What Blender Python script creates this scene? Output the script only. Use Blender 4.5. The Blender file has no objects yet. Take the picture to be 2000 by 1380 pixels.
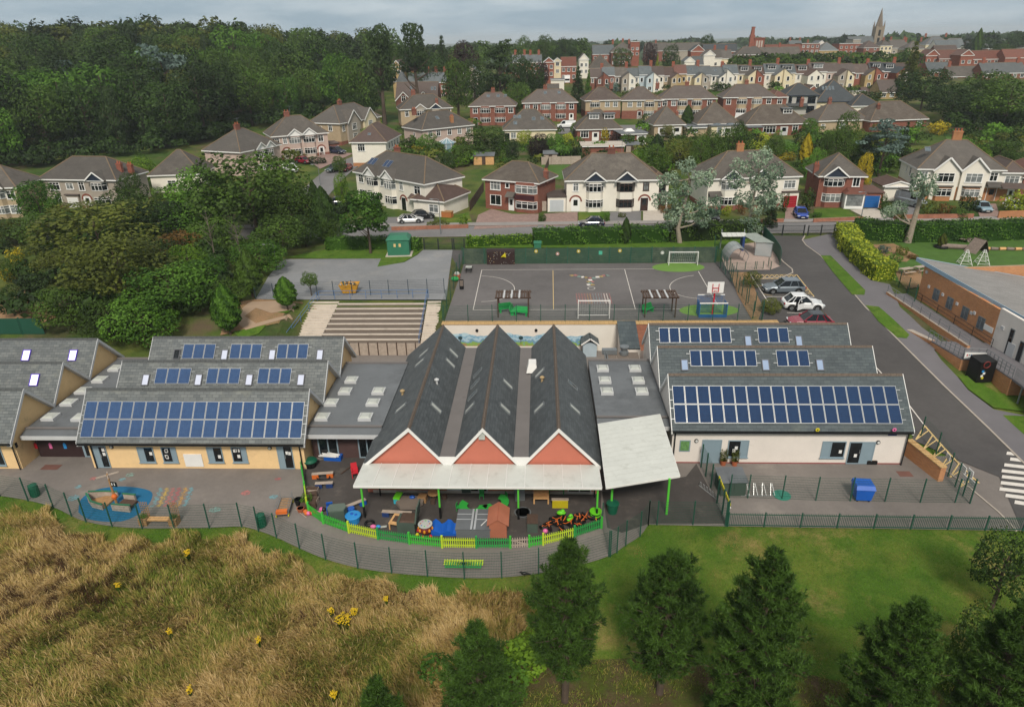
import bpy,bmesh,math,random
import numpy as np
from mathutils import Vector,Matrix
R_=math.radians
SC=bpy.context.scene
COL=SC.collection
random.seed(7)
RNG=np.random.default_rng(7)
# -- camera, sky, sun, exposure
CAM_H,FPX=30.0,1340.0
TH,PSI,RHO=math.atan2(612.0,FPX),R_(2.56),R_(1.1)
def _basis():
 ct,st,cp,sp=math.cos(TH),math.sin(TH),math.cos(PSI),math.sin(PSI)
 r0=Vector((cp,sp,0));fw=Vector((-sp*ct,cp*ct,-st));u0=Vector((-sp*st,cp*st,ct))
 c,s=math.cos(RHO),math.sin(RHO)
 return r0*c-u0*s,r0*s+u0*c,fw
CR,CU,CF=_basis()
cam=bpy.data.cameras.new('camera');cam_o=bpy.data.objects.new('camera',cam);COL.objects.link(cam_o)
cam.sensor_fit='HORIZONTAL';cam.sensor_width=36.0;cam.lens=36.0*FPX/2000.0
cam.clip_start=0.5;cam.clip_end=20000
cam_o.matrix_world=Matrix(((CR.x,CU.x,-CF.x,0),(CR.y,CU.y,-CF.y,0),(CR.z,CU.z,-CF.z,CAM_H),(0,0,0,1)))
SC.camera=cam_o
SUN_EL,SUN_AZ=46.0,176.0
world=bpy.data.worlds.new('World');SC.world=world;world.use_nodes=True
def build_sky():
 nt=world.node_tree;N=nt.nodes;L=nt.links;N.clear()
 out=N.new('ShaderNodeOutputWorld');bg=N.new('ShaderNodeBackground')
 sky=N.new('ShaderNodeTexSky');sky.sky_type='NISHITA';sky.sun_disc=False
 sky.sun_elevation=R_(SUN_EL);sky.sun_rotation=R_(SUN_AZ);sky.air_density=1.0;sky.dust_density=1.2
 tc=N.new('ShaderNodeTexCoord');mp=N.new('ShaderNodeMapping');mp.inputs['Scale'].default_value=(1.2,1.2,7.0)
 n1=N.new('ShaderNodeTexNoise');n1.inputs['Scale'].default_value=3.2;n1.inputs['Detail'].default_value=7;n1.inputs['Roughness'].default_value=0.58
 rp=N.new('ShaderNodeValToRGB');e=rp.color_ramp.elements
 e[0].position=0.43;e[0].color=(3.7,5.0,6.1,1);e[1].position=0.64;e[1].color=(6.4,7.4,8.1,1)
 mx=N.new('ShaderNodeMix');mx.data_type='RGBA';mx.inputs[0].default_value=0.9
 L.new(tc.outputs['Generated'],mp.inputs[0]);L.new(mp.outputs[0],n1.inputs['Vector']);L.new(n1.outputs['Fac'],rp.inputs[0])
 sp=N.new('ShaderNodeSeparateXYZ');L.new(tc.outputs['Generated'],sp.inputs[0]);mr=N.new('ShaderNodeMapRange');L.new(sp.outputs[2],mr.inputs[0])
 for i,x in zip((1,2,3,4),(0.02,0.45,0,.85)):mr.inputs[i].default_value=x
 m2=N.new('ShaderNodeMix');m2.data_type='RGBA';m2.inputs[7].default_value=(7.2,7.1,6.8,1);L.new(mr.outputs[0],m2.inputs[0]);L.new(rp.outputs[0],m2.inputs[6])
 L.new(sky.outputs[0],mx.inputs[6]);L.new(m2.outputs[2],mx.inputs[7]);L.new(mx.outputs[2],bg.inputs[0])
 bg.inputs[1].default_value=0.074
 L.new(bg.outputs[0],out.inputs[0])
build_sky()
sun=bpy.data.lights.new('sun','SUN');sun.energy=2.9;sun.angle=R_(13);sun.color=(1.0,0.92,0.8)
sun_o=bpy.data.objects.new('sun',sun);COL.objects.link(sun_o)
_az=R_(SUN_AZ)
sun_o.rotation_euler=Vector((-math.sin(_az)*math.cos(R_(SUN_EL)),-math.cos(_az)*math.cos(R_(SUN_EL)),-math.sin(R_(SUN_EL)))).to_track_quat('-Z','Y').to_euler()
SC.view_settings.view_transform='Standard';SC.view_settings.look='None'
SC.view_settings.exposure=0.22;SC.view_settings.gamma=1.0
SC.cycles.max_bounces=6;SC.cycles.transparent_max_bounces=8
# -- survey: from a sight line to a place in the world
def ray(u,v):
 return CF+CR*((u-1000.0)/FPX)+CU*((690.0-v)/FPX)
def P(u,v,z=0.0):
 d=ray(u,v);t=(z-CAM_H)/d.z
 return Vector((d.x*t,d.y*t,z))
def Py(u,v,y):
 d=ray(u,v);t=y/d.y
 return Vector((d.x*t,y,CAM_H+d.z*t))
def sm(a,b,t):
 t=min(1.0,max(0.0,(t-a)/(b-a)));return t*t*(3-2*t)
def lin(a,b,t):return min(1.0,max(0.0,(t-a)/(b-a)))
def T(x,y):
 if y>125:
  z=3+(min(y,320)-125)*0.054
  if y>320:z+=1.6*sm(320,460,y)
  if y>800:z-=14*sm(800,1900,y)
  z+=6.5*sm(-40,-130,x)*sm(150,300,y)*(1-sm(420,700,y))
  return z
 if y<40:return 0.0
 if x<-27.2:a=3*sm(57,73,y)
 elif x<-10.6:a=3*lin(68.3,73.9,y)
 elif x<24:a=3*lin(66.35,66.6,y)
 else:a=None
 if x>22:
  r=3*sm(44,73,y)
  if a is None:
   k=sm(26,29.0,x);a=(3*lin(66.35,66.6,y))*(1-k)+r*k if x<29.0 else r
 return a
def at(u,v):
 d=ray(u,v);y=12.0;py=12.0;step=0.25
 while y<8000:
  t=y/d.y
  if CAM_H+d.z*t<=T(d.x*t,y):
   lo,hi=py,y
   for _ in range(24):
    m=(lo+hi)/2;t=m/d.y
    if CAM_H+d.z*t<=T(d.x*t,m):hi=m
    else:lo=m
   t=hi/d.y;return Vector((d.x*t,hi,T(d.x*t,hi)))
  py=y;y+=step;step*=1.01
 return P(u,v,0)
def ontop(p,v):
 lo,hi=p.z,p.z+60
 for _ in range(40):
  m=(lo+hi)/2;q=Vector((p.x,p.y,m-CAM_H));w=q.dot(CF)
  if 690-FPX*q.dot(CU)/w>v:lo=m
  else:hi=m
 return lo-p.z
# -- objects
def link(o,parent=None):
 COL.objects.link(o)
 if parent is not None:o.parent=parent
 return o
def tag(o,label=None,cat=None,group=None,kind=None):
 if label:o['label']=label
 if cat:o['category']=cat
 if group:o['group']=group
 if kind:o['kind']=kind
 return o
def thing(name,label,cat,loc=(0,0,0),rz=0.0,group=None):
 o=bpy.data.objects.new(name,None);o.empty_display_size=0.2
 o.location=loc;o.rotation_euler=(0,0,rz);link(o)
 return tag(o,label,cat,group)
def ob(name,mesh,parent=None,loc=(0,0,0),rz=0.0,rot=None,sc=None):
 o=bpy.data.objects.new(name,mesh);o.location=loc
 o.rotation_euler=rot if rot else(0,0,rz)
 if sc:o.scale=sc
 return link(o,parent)
def dup(root,loc,rz=0.0,label=None,sc=None):
 def cp(o,par):
  c=o.copy();COL.objects.link(c)
  if par is not None:c.parent=par
  for ch in o.children:cp(ch,c)
  return c
 c=cp(root,None);c.location=loc;c.rotation_euler=(0,0,rz)
 if sc:c.scale=sc
 if label:c['label']=label
 return c
class MB:
 def __init__(s):s.v=[];s.f=[];s.m=[]
 def poly(s,pts,m):
  n=len(s.v);s.v+=[tuple(p)for p in pts];s.f.append(tuple(range(n,n+len(pts))));s.m.append(m);return s
 def hexa(s,p,m,mtop=None):
  n=len(s.v);s.v+=[tuple(q)for q in p]
  for k,f in enumerate(((3,2,1,0),(4,5,6,7),(0,1,5,4),(1,2,6,5),(2,3,7,6),(3,0,4,7))):
   s.f.append(tuple(n+i for i in f));s.m.append(mtop if(k==1 and mtop)else m)
  return s
 def box(s,x0,x1,y0,y1,z0,z1,m,mtop=None):
  return s.hexa([(x0,y0,z0),(x1,y0,z0),(x1,y1,z0),(x0,y1,z0),(x0,y0,z1),(x1,y0,z1),(x1,y1,z1),(x0,y1,z1)],m,mtop)
 def prism(s,pts,z0,z1,m,mtop=None):
  n=len(s.v);k=len(pts)
  area=sum(pts[i][0]*pts[(i+1)%k][1]-pts[(i+1)%k][0]*pts[i][1]for i in range(k))
  if area<0:pts=pts[::-1]
  s.v+=[(p[0],p[1],z0)for p in pts]+[(p[0],p[1],z1)for p in pts]
  s.f.append(tuple(n+i for i in range(k))[::-1]);s.m.append(m)
  s.f.append(tuple(n+k+i for i in range(k)));s.m.append(mtop or m)
  for i in range(k):
   j=(i+1)%k;s.f.append((n+i,n+j,n+k+j,n+k+i));s.m.append(m)
  return s
 def slab(s,pts,t,m,ms=None):
  a,b,c=(Vector(p)for p in pts[:3]);nn=(b-a).cross(c-a).normalized()
  n=len(s.v);k=len(pts)
  s.v+=[tuple(p)for p in pts]+[tuple(Vector(p)-nn*t)for p in pts]
  s.f.append(tuple(n+i for i in range(k)));s.m.append(m)
  s.f.append(tuple(n+k+i for i in range(k))[::-1]);s.m.append(ms or m)
  for i in range(k):
   j=(i+1)%k;s.f.append((n+j,n+i,n+k+i,n+k+j));s.m.append(ms or m)
  return s
 def bar(s,a,b,w,h,m):
  a=Vector(a);b=Vector(b);d=(b-a).normalized()
  sd=d.cross(Vector((0,0,1)))
  if sd.length<1e-3:sd=Vector((1,0,0))
  sd=sd.normalized();up=sd.cross(d).normalized();sd=sd*(w/2);up=up*(h/2)
  return s.hexa([a-sd-up,a+sd-up,b+sd-up,b-sd-up,a-sd+up,a+sd+up,b+sd+up,b-sd+up],m)
 def tube(s,pts,r,n,m,cap=True):
  pts=[Vector(p)for p in pts];k=len(pts)
  rr=r if isinstance(r,(list,tuple))else[r]*k
  base=len(s.v);ref=None
  for i,p in enumerate(pts):
   d=(pts[min(i+1,k-1)]-pts[max(i-1,0)]).normalized()
   if ref is None:ref=d.orthogonal().normalized()
   ref=(ref-d*ref.dot(d)).normalized();q=d.cross(ref)
   for j in range(n):
    a=2*math.pi*j/n;s.v.append(tuple(p+ref*(math.cos(a)*rr[i])+q*(math.sin(a)*rr[i])))
  for i in range(k-1):
   for j in range(n):
    j2=(j+1)%n
    s.f.append((base+i*n+j,base+i*n+j2,base+(i+1)*n+j2,base+(i+1)*n+j));s.m.append(m)
  if cap:
   s.f.append(tuple(base+j for j in range(n))[::-1]);s.m.append(m)
   s.f.append(tuple(base+(k-1)*n+j for j in range(n)));s.m.append(m)
  return s
 def cyl(s,x,y,z0,z1,r0,m,r1=None,n=12):
  return s.tube([(x,y,z0),(x,y,z1)],[r0,r0 if r1 is None else r1],n,m)
 def lathe(s,x,y,prof,n,m):
  return s.tube([(x,y,z)for r,z in prof],[r for r,z in prof],n,m)
 def ell(s,c,r,m,nu=10,nv=6):
  base=len(s.v)
  for i in range(nv+1):
   a=math.pi*i/nv
   for j in range(nu):
    b=2*math.pi*j/nu
    s.v.append((c[0]+r[0]*math.sin(a)*math.cos(b),c[1]+r[1]*math.sin(a)*math.sin(b),c[2]-r[2]*math.cos(a)))
  for i in range(nv):
   for j in range(nu):
    j2=(j+1)%nu;s.f.append((base+i*nu+j,base+i*nu+j2,base+(i+1)*nu+j2,base+(i+1)*nu+j));s.m.append(m)
  return s
 def mesh(s,name,smooth=False):
  me=bpy.data.meshes.new(name);me.from_pydata(s.v,[],s.f)
  mats=[];idx=[]
  for m in s.m:
   if m not in mats:mats.append(m)
   idx.append(mats.index(m))
  for m in mats:me.materials.append(m)
  me.polygons.foreach_set('material_index',idx)
  if smooth:me.polygons.foreach_set('use_smooth',[True]*len(idx))
  me.update();return me
 def ob(s,name,parent=None,loc=(0,0,0),rz=0.0,smooth=False):
  return ob(name,s.mesh(name,smooth),parent,loc,rz)
# -- materials
def C(h):
 h=h.lstrip('#');c=[int(h[i:i+2],16)/255 for i in(0,2,4)]
 return tuple((x/12.92 if x<=0.04045 else((x+0.055)/1.055)**2.4)for x in c)
MATS={}
def _base(name):
 m=bpy.data.materials.new(name);m.use_nodes=True
 return m,m.node_tree.nodes,m.node_tree.links,m.node_tree.nodes['Principled BSDF']
def nmap(N,L,vec,scale,detail=4,rough=0.6):
 n=N.new('ShaderNodeTexNoise');n.inputs['Scale'].default_value=scale;n.inputs['Detail'].default_value=detail
 n.inputs['Roughness'].default_value=rough;L.new(vec,n.inputs['Vector']);return n.outputs['Fac']
def rng_(N,L,val,a,b,c,d):
 r=N.new('ShaderNodeMapRange');L.new(val,r.inputs[0])
 for i,x in zip((1,2,3,4),(a,b,c,d)):r.inputs[i].default_value=x
 return r.outputs[0]
def mulc(N,L,col,fac):
 v=N.new('ShaderNodeVectorMath');v.operation='SCALE'
 if isinstance(col,tuple):v.inputs[0].default_value=col[:3]
 else:L.new(col,v.inputs[0])
 L.new(fac,v.inputs['Scale']);return v.outputs[0]
def mixc(N,L,f,a,b):
 m=N.new('ShaderNodeMix');m.data_type='RGBA'
 if isinstance(f,(int,float)):m.inputs[0].default_value=f
 else:L.new(f,m.inputs[0])
 for i,x in((6,a),(7,b)):
  if isinstance(x,tuple):m.inputs[i].default_value=(*x[:3],1)
  else:L.new(x,m.inputs[i])
 return m.outputs[2]
def vec_of(N,L,world_space=False):
 tc=N.new('ShaderNodeTexCoord')
 if world_space:
  g=N.new('ShaderNodeNewGeometry');return g.outputs['Position']
 oi=N.new('ShaderNodeObjectInfo');sc=N.new('ShaderNodeMath');sc.operation='MULTIPLY';sc.inputs[1].default_value=37.0
 L.new(oi.outputs['Random'],sc.inputs[0])
 ad=N.new('ShaderNodeVectorMath');ad.operation='ADD';L.new(tc.outputs['Object'],ad.inputs[0]);L.new(sc.outputs[0],ad.inputs[1])
 return ad.outputs[0]
def bump(N,L,b,h,strength,dist=0.02):
 bp=N.new('ShaderNodeBump');bp.inputs['Strength'].default_value=strength;bp.inputs['Distance'].default_value=dist
 L.new(h,bp.inputs['Height']);L.new(bp.outputs[0],b.inputs['Normal'])
def M(name,col,rough=0.8,var=0.14,scale=1.2,bmp=0.0,bscale=30,metal=0.0,spec=0.4,dirt=None,ws=False,emit=0.0,worn=0.0):
 if name in MATS:return MATS[name]
 m,N,L,b=_base(name);col=C(col)if isinstance(col,str)else col
 v=vec_of(N,L,ws)
 f=rng_(N,L,nmap(N,L,v,scale),0.25,0.75,1-var,1+var)
 c=mulc(N,L,col,f)
 if dirt:
  c=mixc(N,L,rng_(N,L,nmap(N,L,v,dirt[1],6,0.7),dirt[2],dirt[3],0,1),c,C(dirt[0]))
 if worn:
  c=mulc(N,L,c,rng_(N,L,nmap(N,L,v,.09,3),.35,.65,1-worn,1+worn));c=mulc(N,L,c,rng_(N,L,nmap(N,L,v,2.6,8,.8),.3,.7,1-worn*.8,1+worn*.8))
 L.new(c,b.inputs['Base Color'])
 b.inputs['Roughness'].default_value=rough;b.inputs['Metallic'].default_value=metal;b.inputs['Specular IOR Level'].default_value=spec
 if bmp:bump(N,L,b,nmap(N,L,v,bscale),bmp)
 if emit:b.inputs['Emission Color'].default_value=(*col,1);b.inputs['Emission Strength'].default_value=emit
 MATS[name]=m;return m
def Mbrick(name,c1,c2,mortar,w,h,msize=0.012,rough=0.85,var=0.2,axis='wall',zs=1.0,bmp=0.4,off=0.5,dirt=None,spec=0.3):
 """courses: 'wall' runs along x+y and up z; 'x' along x and z/zs up a slope; 'flat' in x, y"""
 if name in MATS:return MATS[name]
 m,N,L,b=_base(name)
 tc=N.new('ShaderNodeTexCoord');sp=N.new('ShaderNodeSeparateXYZ');L.new(tc.outputs['Object'],sp.inputs[0])
 cb=N.new('ShaderNodeCombineXYZ')
 if axis=='flat':L.new(sp.outputs[0],cb.inputs[0]);L.new(sp.outputs[1],cb.inputs[1])
 else:
  if axis=='wall':
   a=N.new('ShaderNodeMath');a.operation='ADD';L.new(sp.outputs[0],a.inputs[0]);L.new(sp.outputs[1],a.inputs[1]);L.new(a.outputs[0],cb.inputs[0])
  else:L.new(sp.outputs[0 if axis=='x' else 1],cb.inputs[0])
  mz=N.new('ShaderNodeMath');mz.operation='MULTIPLY';mz.inputs[1].default_value=zs;L.new(sp.outputs[2],mz.inputs[0]);L.new(mz.outputs[0],cb.inputs[1])
 t=N.new('ShaderNodeTexBrick');L.new(cb.outputs[0],t.inputs['Vector']);t.offset=off
 t.inputs['Scale'].default_value=1.0;t.inputs['Brick Width'].default_value=w;t.inputs['Row Height'].default_value=h
 t.inputs['Mortar Size'].default_value=msize;t.inputs['Mortar Smooth'].default_value=0.3
 t.inputs['Color1'].default_value=(*C(c1),1);t.inputs['Color2'].default_value=(*C(c2),1);t.inputs['Mortar'].default_value=(*C(mortar),1)
 v=vec_of(N,L)
 f=rng_(N,L,nmap(N,L,v,0.7,5),0.25,0.75,1-var,1+var)
 c=mulc(N,L,t.outputs['Color'],f)
 if dirt:c=mixc(N,L,rng_(N,L,nmap(N,L,v,dirt[1],6,0.7),dirt[2],dirt[3],0,1),c,C(dirt[0]))
 L.new(c,b.inputs['Base Color']);b.inputs['Roughness'].default_value=rough;b.inputs['Specular IOR Level'].default_value=spec
 if bmp:
  iv=N.new('ShaderNodeMath');iv.operation='SUBTRACT';iv.inputs[0].default_value=1.0;L.new(t.outputs['Fac'],iv.inputs[1])
  bump(N,L,b,iv.outputs[0],bmp)
 MATS[name]=m;return m
def Mleaf(name,dark,light,spread=0.5,hue=None,trans=0.25):
 if name in MATS:return MATS[name]
 m,N,L,b=_base(name)
 a=N.new('ShaderNodeAttribute');a.attribute_name='tone'
 oi=N.new('ShaderNodeObjectInfo')
 r=N.new('ShaderNodeMath');r.operation='MULTIPLY_ADD';L.new(oi.outputs['Random'],r.inputs[0]);r.inputs[1].default_value=spread;r.inputs[2].default_value=-spread/2
 s=N.new('ShaderNodeMath');s.operation='ADD';s.use_clamp=True;L.new(a.outputs['Fac'],s.inputs[0]);L.new(r.outputs[0],s.inputs[1])
 c=mixc(N,L,s.outputs[0],C(dark),C(light))
 L.new(c,b.inputs['Base Color']);b.inputs['Roughness'].default_value=0.62;b.inputs['Specular IOR Level'].default_value=0.22
 if trans:
  tr=N.new('ShaderNodeBsdfTranslucent');L.new(c,tr.inputs[0]);mx=N.new('ShaderNodeMixShader');mx.inputs[0].default_value=trans
  L.new(b.outputs[0],mx.inputs[1]);L.new(tr.outputs[0],mx.inputs[2]);L.new(mx.outputs[0],N['Material Output'].inputs[0])
 MATS[name]=m;return m
def Mglass(name,col='#10161a',rough=0.06,var=0.5):
 if name in MATS:return MATS[name]
 m,N,L,b=_base(name);v=vec_of(N,L)
 L.new(mulc(N,L,C(col),rng_(N,L,nmap(N,L,v,1.6,2),0.3,0.7,1-var,1+var)),b.inputs['Base Color'])
 b.inputs['Roughness'].default_value=rough;b.inputs['Specular IOR Level'].default_value=0.6
 MATS[name]=m;return m
def Mclear(name,col,alpha=0.35,rough=0.15):
 if name in MATS:return MATS[name]
 m,N,L,b=_base(name);b.inputs['Base Color'].default_value=(*C(col),1);b.inputs['Roughness'].default_value=rough
 b.inputs['Alpha'].default_value=alpha;MATS[name]=m;return m
def Mpaint(name,col,rough=0.25,coat=0.6,metal=0.0):
 if name in MATS:return MATS[name]
 m,N,L,b=_base(name);b.inputs['Base Color'].default_value=(*C(col),1);b.inputs['Roughness'].default_value=rough
 b.inputs['Coat Weight'].default_value=coat;b.inputs['Coat Roughness'].default_value=0.05;b.inputs['Metallic'].default_value=metal
 MATS[name]=m;return m
# -- shared materials
WHITE=M('white_paint','#dcdcda',.45,.05);CREAM=M('cream_render','#e0bf8e',.9,.07,1.5,.15,60,dirt=('#9c8666',.9,.58,.85))
WREND=M('white_render','#d8d1ca',.9,.06,.8,.15,60,dirt=('#9a948c',.6,.6,.9))
PINKW=M('terracotta_render','#bb6f5c',.9,.08,.5,.1,60)
BLACK=M('black_plastic','#101112',.5,.1);DARK=M('dark_void','#0b0b0c',.9,.1)
GUT=M('black_gutter','#17181a',.4,.1)
DOORG=M('blue_grey_door','#7f929d',.5,.05);GREYM=M('grey_metal','#80868a',.45,.1,metal=.5)
ALU=M('aluminium','#b9bcbe',.35,.05,metal=.6)
SLATE=Mbrick('school_slate','#595e60','#6e7272','#404446',.5,.25,.012,.62,.16,'x',1.41,.6,dirt=('#7d7f78',.5,.55,.8))
SLATE2=Mbrick('dark_school_slate','#414a4f','#4f585b','#32393d',.5,.25,.01,.6,.14,'x',1.41,.6,dirt=('#5d645f',.4,.58,.85))
SLATE3=Mbrick('central_slate','#484d50','#565b5e','#373c3f',.5,.25,.01,.6,.14,'y',1.36,.6,dirt=('#565a58',.35,.6,.95))
RIDGE=M('ridge_tile','#5e534a',.8,.25,6)
RIDGEG=M('grey_ridge_tile','#4a4d4e',.8,.2,6)
FELT=M('flat_roof_felt','#63676b',.55,.13,.25,.2,30,dirt=('#474a4d',.22,.52,.75),worn=.1)
FELTB=M('brown_gutter_felt','#6c6867',.7,.1,.5,.2,30,dirt=('#524f4e',.8,.6,.85))
FASC=M('grey_white_fascia','#b9bbbd',.5,.06)
GLASS=Mglass('window_glass');GLASSL=Mglass('pale_glass','#59646b',.08)
SKYG=M('glow_tinted_skylight_glass','#c4cbe0',.15,.05,spec=.8)  # bright look of the panes put into the pale base colour
DOME=M('skylight_dome','#aeb2ad',.3,.1,3)
GREEN=M('picket_green','#3fae3a',.5,.1);GREEN2=M('picket_dark_green','#2c8f45',.5,.1);LIME=M('picket_lime','#b0c832',.5,.1)
GREYW=M('weathered_timber','#a3968a',.85,.2,3)
FENCEG=M('fence_green','#1f4d3f',.5,.1)
POSTG=M('canopy_green','#52b83a',.4,.05)
CANOPY=M('canopy_sheet','#c3c6c1',.4,.06,.8,dirt=('#96988f',1.1,.54,.95))
BLUE=M('blue_plastic','#1656b0',.4,.1);BLUEB=M('light_blue_plastic','#2a86c8',.45,.1);REDP=M('red_plastic','#b52330',.45,.1)
YELL=M('yellow_plastic','#c9bd22',.5,.1);LGREEN=M('lime_plastic','#62c422',.5,.08);BENCHG=M('bench_green','#1f9a4c',.45,.1)
WOOD=M('timber','#9a7750',.8,.25,4);WOODD=M('dark_timber','#4b3a30',.85,.25,4);WOODL=M('pale_timber','#c79c6a',.8,.2,4)
ORNG=M('orange_plastic','#c9662a',.5,.15);PINKP=M('pink_plastic','#d0689a',.5,.1);SHEDG=M('shed_green','#44524a',.7,.12);SHEDR=M('shed_terracotta','#a6664e',.7,.1)
BINB=M('bin_green','#12553f',.45,.1);RUST=M('terracotta_pot','#a05a3c',.85,.15)
CONC=M('concrete','#b3aba1',.9,.12,1.5,.2,30,dirt=('#77716a',1.2,.58,.85))
CONCP=M('pale_concrete_step','#c0b6aa',.9,.1,1.0,.2,30,dirt=('#8b8075',.8,.55,.85))
TAN=M('brown_tread','#71675f',.9,.12,1.0,.15,30)
BRICKH=Mbrick('hall_brick','#c98c5a','#b5774e','#9c8873',.225,.075,.01,.9,.1,'wall',1,.3)
BRICKW=Mbrick('garden_brick','#a5654c','#8a523f','#8a7768',.225,.075,.01,.9,.2,'wall',1,.3)
BRICKY=Mbrick('yellow_coping','#c2a272','#a88658','#7d6a50',.45,.22,.012,.9,.15,'flat',1,.4)
ROADM=M('asphalt_road','#4b4949',.9,.08,.5,.25,90,dirt=('#413f40',.12,.5,.7),ws=True,worn=.13)
ROADR=M('residential_asphalt','#6f6e6f',.9,.08,.4,.2,60,ws=True,worn=.13)
YARD=M('yard_asphalt','#746e6a',.9,.08,.6,.25,90,dirt=('#8d867f',.16,.55,.8),ws=True,worn=.13)
DRKY=M('nursery_asphalt','#45413f',.92,.14,.9,.3,70,dirt=('#676059',.7,.56,.8),ws=True,worn=.13)
COURT=M('court_asphalt','#625f5f',.9,.05,.4,.2,80,dirt=('#514e4f',.2,.5,.75),ws=True,worn=.13)
CPARK=M('grey_car_park','#7b7d80',.9,.07,.4,.2,60,dirt=('#8d8c8a',.14,.55,.75),ws=True,worn=.13)
KERB=M('kerb_concrete','#a39a90',.9,.12,2)
PATHM=M('beaten_path','#9a8570',.95,.1,.6,.2,40,ws=True)
PAVB=Mbrick('block_paving','#9a827a','#86706a','#6f5d57',.4,.2,.012,.9,.12,'flat',1,.3)
SAFE=M('blue_safety_rubber','#155f86',.9,.1,1.2,.3,80,ws=True)
LINEW=M('white_line','#cfcac4',.8,.1,4);LINEY=M('yellow_line','#cdb27c',.8,.12,4)
TURFG=M('green_rubber','#62863a',.9,.1,.6,.2,60,ws=True)
def Mground(name,cols,scales,bmp=.5):
 """turf: patches of several plant colours mixed by noise at several scales"""
 m,N,L,b=_base(name);v=vec_of(N,L,True)
 c=C(cols[0])
 for(col,sc_,lo,hi)in[(cols[i+1],*scales[i])for i in range(len(scales))]:
  c=mixc(N,L,rng_(N,L,nmap(N,L,v,sc_,6,.65),lo,hi,0,1),c,C(col))
 c=mulc(N,L,c,rng_(N,L,nmap(N,L,v,9,5,.75),.3,.7,.7,1.3))
 L.new(c,b.inputs['Base Color']);b.inputs['Roughness'].default_value=.95;b.inputs['Specular IOR Level'].default_value=.1
 bump(N,L,b,nmap(N,L,v,14,5,.8),bmp,.08)
 MATS[name]=m;return m
LAWN=Mground('mown_lawn',['#486422','#677030','#8d7b4d','#37521b'],[(.22,.44,.66),(.2,.53,.7),(.5,.5,.75)])
VERGE=Mground('verge_grass',['#4b6a22','#5f7230','#3a561c'],[(.5,.45,.7),(.8,.5,.7)])
ROUGH=Mground('rough_meadow_floor',['#6a6a34','#8f7c4c','#52642a','#5a4a32'],[(.35,.45,.65),(.25,.5,.7),(.3,.6,.75)],1.0)
LITTER=Mground('pine_litter',['#50442f','#625340','#47521f','#3c3426'],[(.6,.4,.7),(.45,.42,.6),(1.2,.5,.8)],.6)
GARDEN=Mground('garden_ground',['#3f5524','#5b6330','#5c5140','#2f4020'],[(.08,.45,.6),(.12,.5,.65),(.2,.5,.7)])
FIELD=Mground('far_fields',['#34472e','#414f36','#2d3d2b','#4f5642'],[(.004,.45,.55),(.006,.5,.6),(.01,.55,.65)],.1)
DIRT=Mground('bare_earth',['#94765a','#7f6a50','#5f6636'],[(.5,.4,.7),(.3,.55,.72)])
# -- ground
def grid_land():
 xs=sorted(set(list(np.arange(-5200,-400,300))+list(np.arange(-400,-60,10))+list(np.arange(-60,60,2))+list(np.arange(60,400,10))+list(np.arange(400,5300,300))))
 ys=[-60,0,10]+list(np.arange(20,66,2))+[66.35,66.6,68,70,72,73.6]+list(np.arange(75,130,2.5))+list(np.arange(130,480,10))+list(np.arange(480,2000,60))+list(np.arange(2000,9001,1000))
 V=[(x,y,T(x,y)-0.06)for y in ys for x in xs]
 n=len(xs);F=[(j*n+i,j*n+i+1,(j+1)*n+i+1,(j+1)*n+i)for j in range(len(ys)-1)for i in range(n-1)]
 me=bpy.data.meshes.new('ground');me.from_pydata(V,[],F)
 for m in(LAWN,GARDEN,FIELD):me.materials.append(m)
 mi=[]
 for f in F:
  y=V[f[0]][1];mi.append(0 if y<58 else(1 if y<520 else 2))
 me.polygons.foreach_set('material_index',mi)
 tag(ob('ground',me),kind='structure')
grid_land()
def clip(poly,a,b,c):
 out=[]
 for i in range(len(poly)):
  p,q=poly[i-1],poly[i];dp,dq=a*p[0]+b*p[1]+c,a*q[0]+b*q[1]+c
  if(dp>=0)!=(dq>=0):
   t=dp/(dp-dq);out.append((p[0]+(q[0]-p[0])*t,p[1]+(q[1]-p[1])*t))
  if dq>=0:out.append(q)
 return out
def sheet(name,pts,m,dz=0.004,cell=None,kind='structure',parent=None,z=None):
 """a ground covering: pts in the plan; draped over the land in cells when it slopes"""
 pts=[(p[0],p[1])for p in pts];mb=MB()
 if sum(pts[i-1][0]*pts[i][1]-pts[i][0]*pts[i-1][1]for i in range(len(pts)))<0:pts=pts[::-1]
 if not cell:mb.poly([(x,y,(T(x,y)if z is None else z)+dz)for x,y in pts],m)
 else:
  x0,x1=min(p[0]for p in pts),max(p[0]for p in pts);y0,y1=min(p[1]for p in pts),max(p[1]for p in pts)
  i0,i1,j0,j1=math.floor(x0/cell),math.ceil(x1/cell),math.floor(y0/cell),math.ceil(y1/cell)
  for j in range(j0,j1):
   row=clip(clip(pts,0,1,-j*cell),0,-1,(j+1)*cell)
   if len(row)<3:continue
   for i in range(i0,i1):
    q=clip(clip(row,1,0,-i*cell),-1,0,(i+1)*cell)
    if len(q)>=3:mb.poly([(x,y,T(x,y)+dz)for x,y in q],m)
 o=mb.ob(name,parent);return tag(o,kind=kind)if kind else o
def pxs(l,z=None):return[(at(u,v)if z is None else P(u,v,z))for u,v in l]
def smooth_line(pts,n=4):
 pts=[Vector(p)for p in pts];out=[]
 for i in range(len(pts)-1):
  a,b,c,d=pts[max(i-1,0)],pts[i],pts[i+1],pts[min(i+2,len(pts)-1)]
  for k in range(n):
   t=k/n;out.append(0.5*((2*b)+(c-a)*t+(2*a-5*b+4*c-d)*t*t+(3*b-a-3*c+d)*t**3))
 return out+[pts[-1]]
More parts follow.
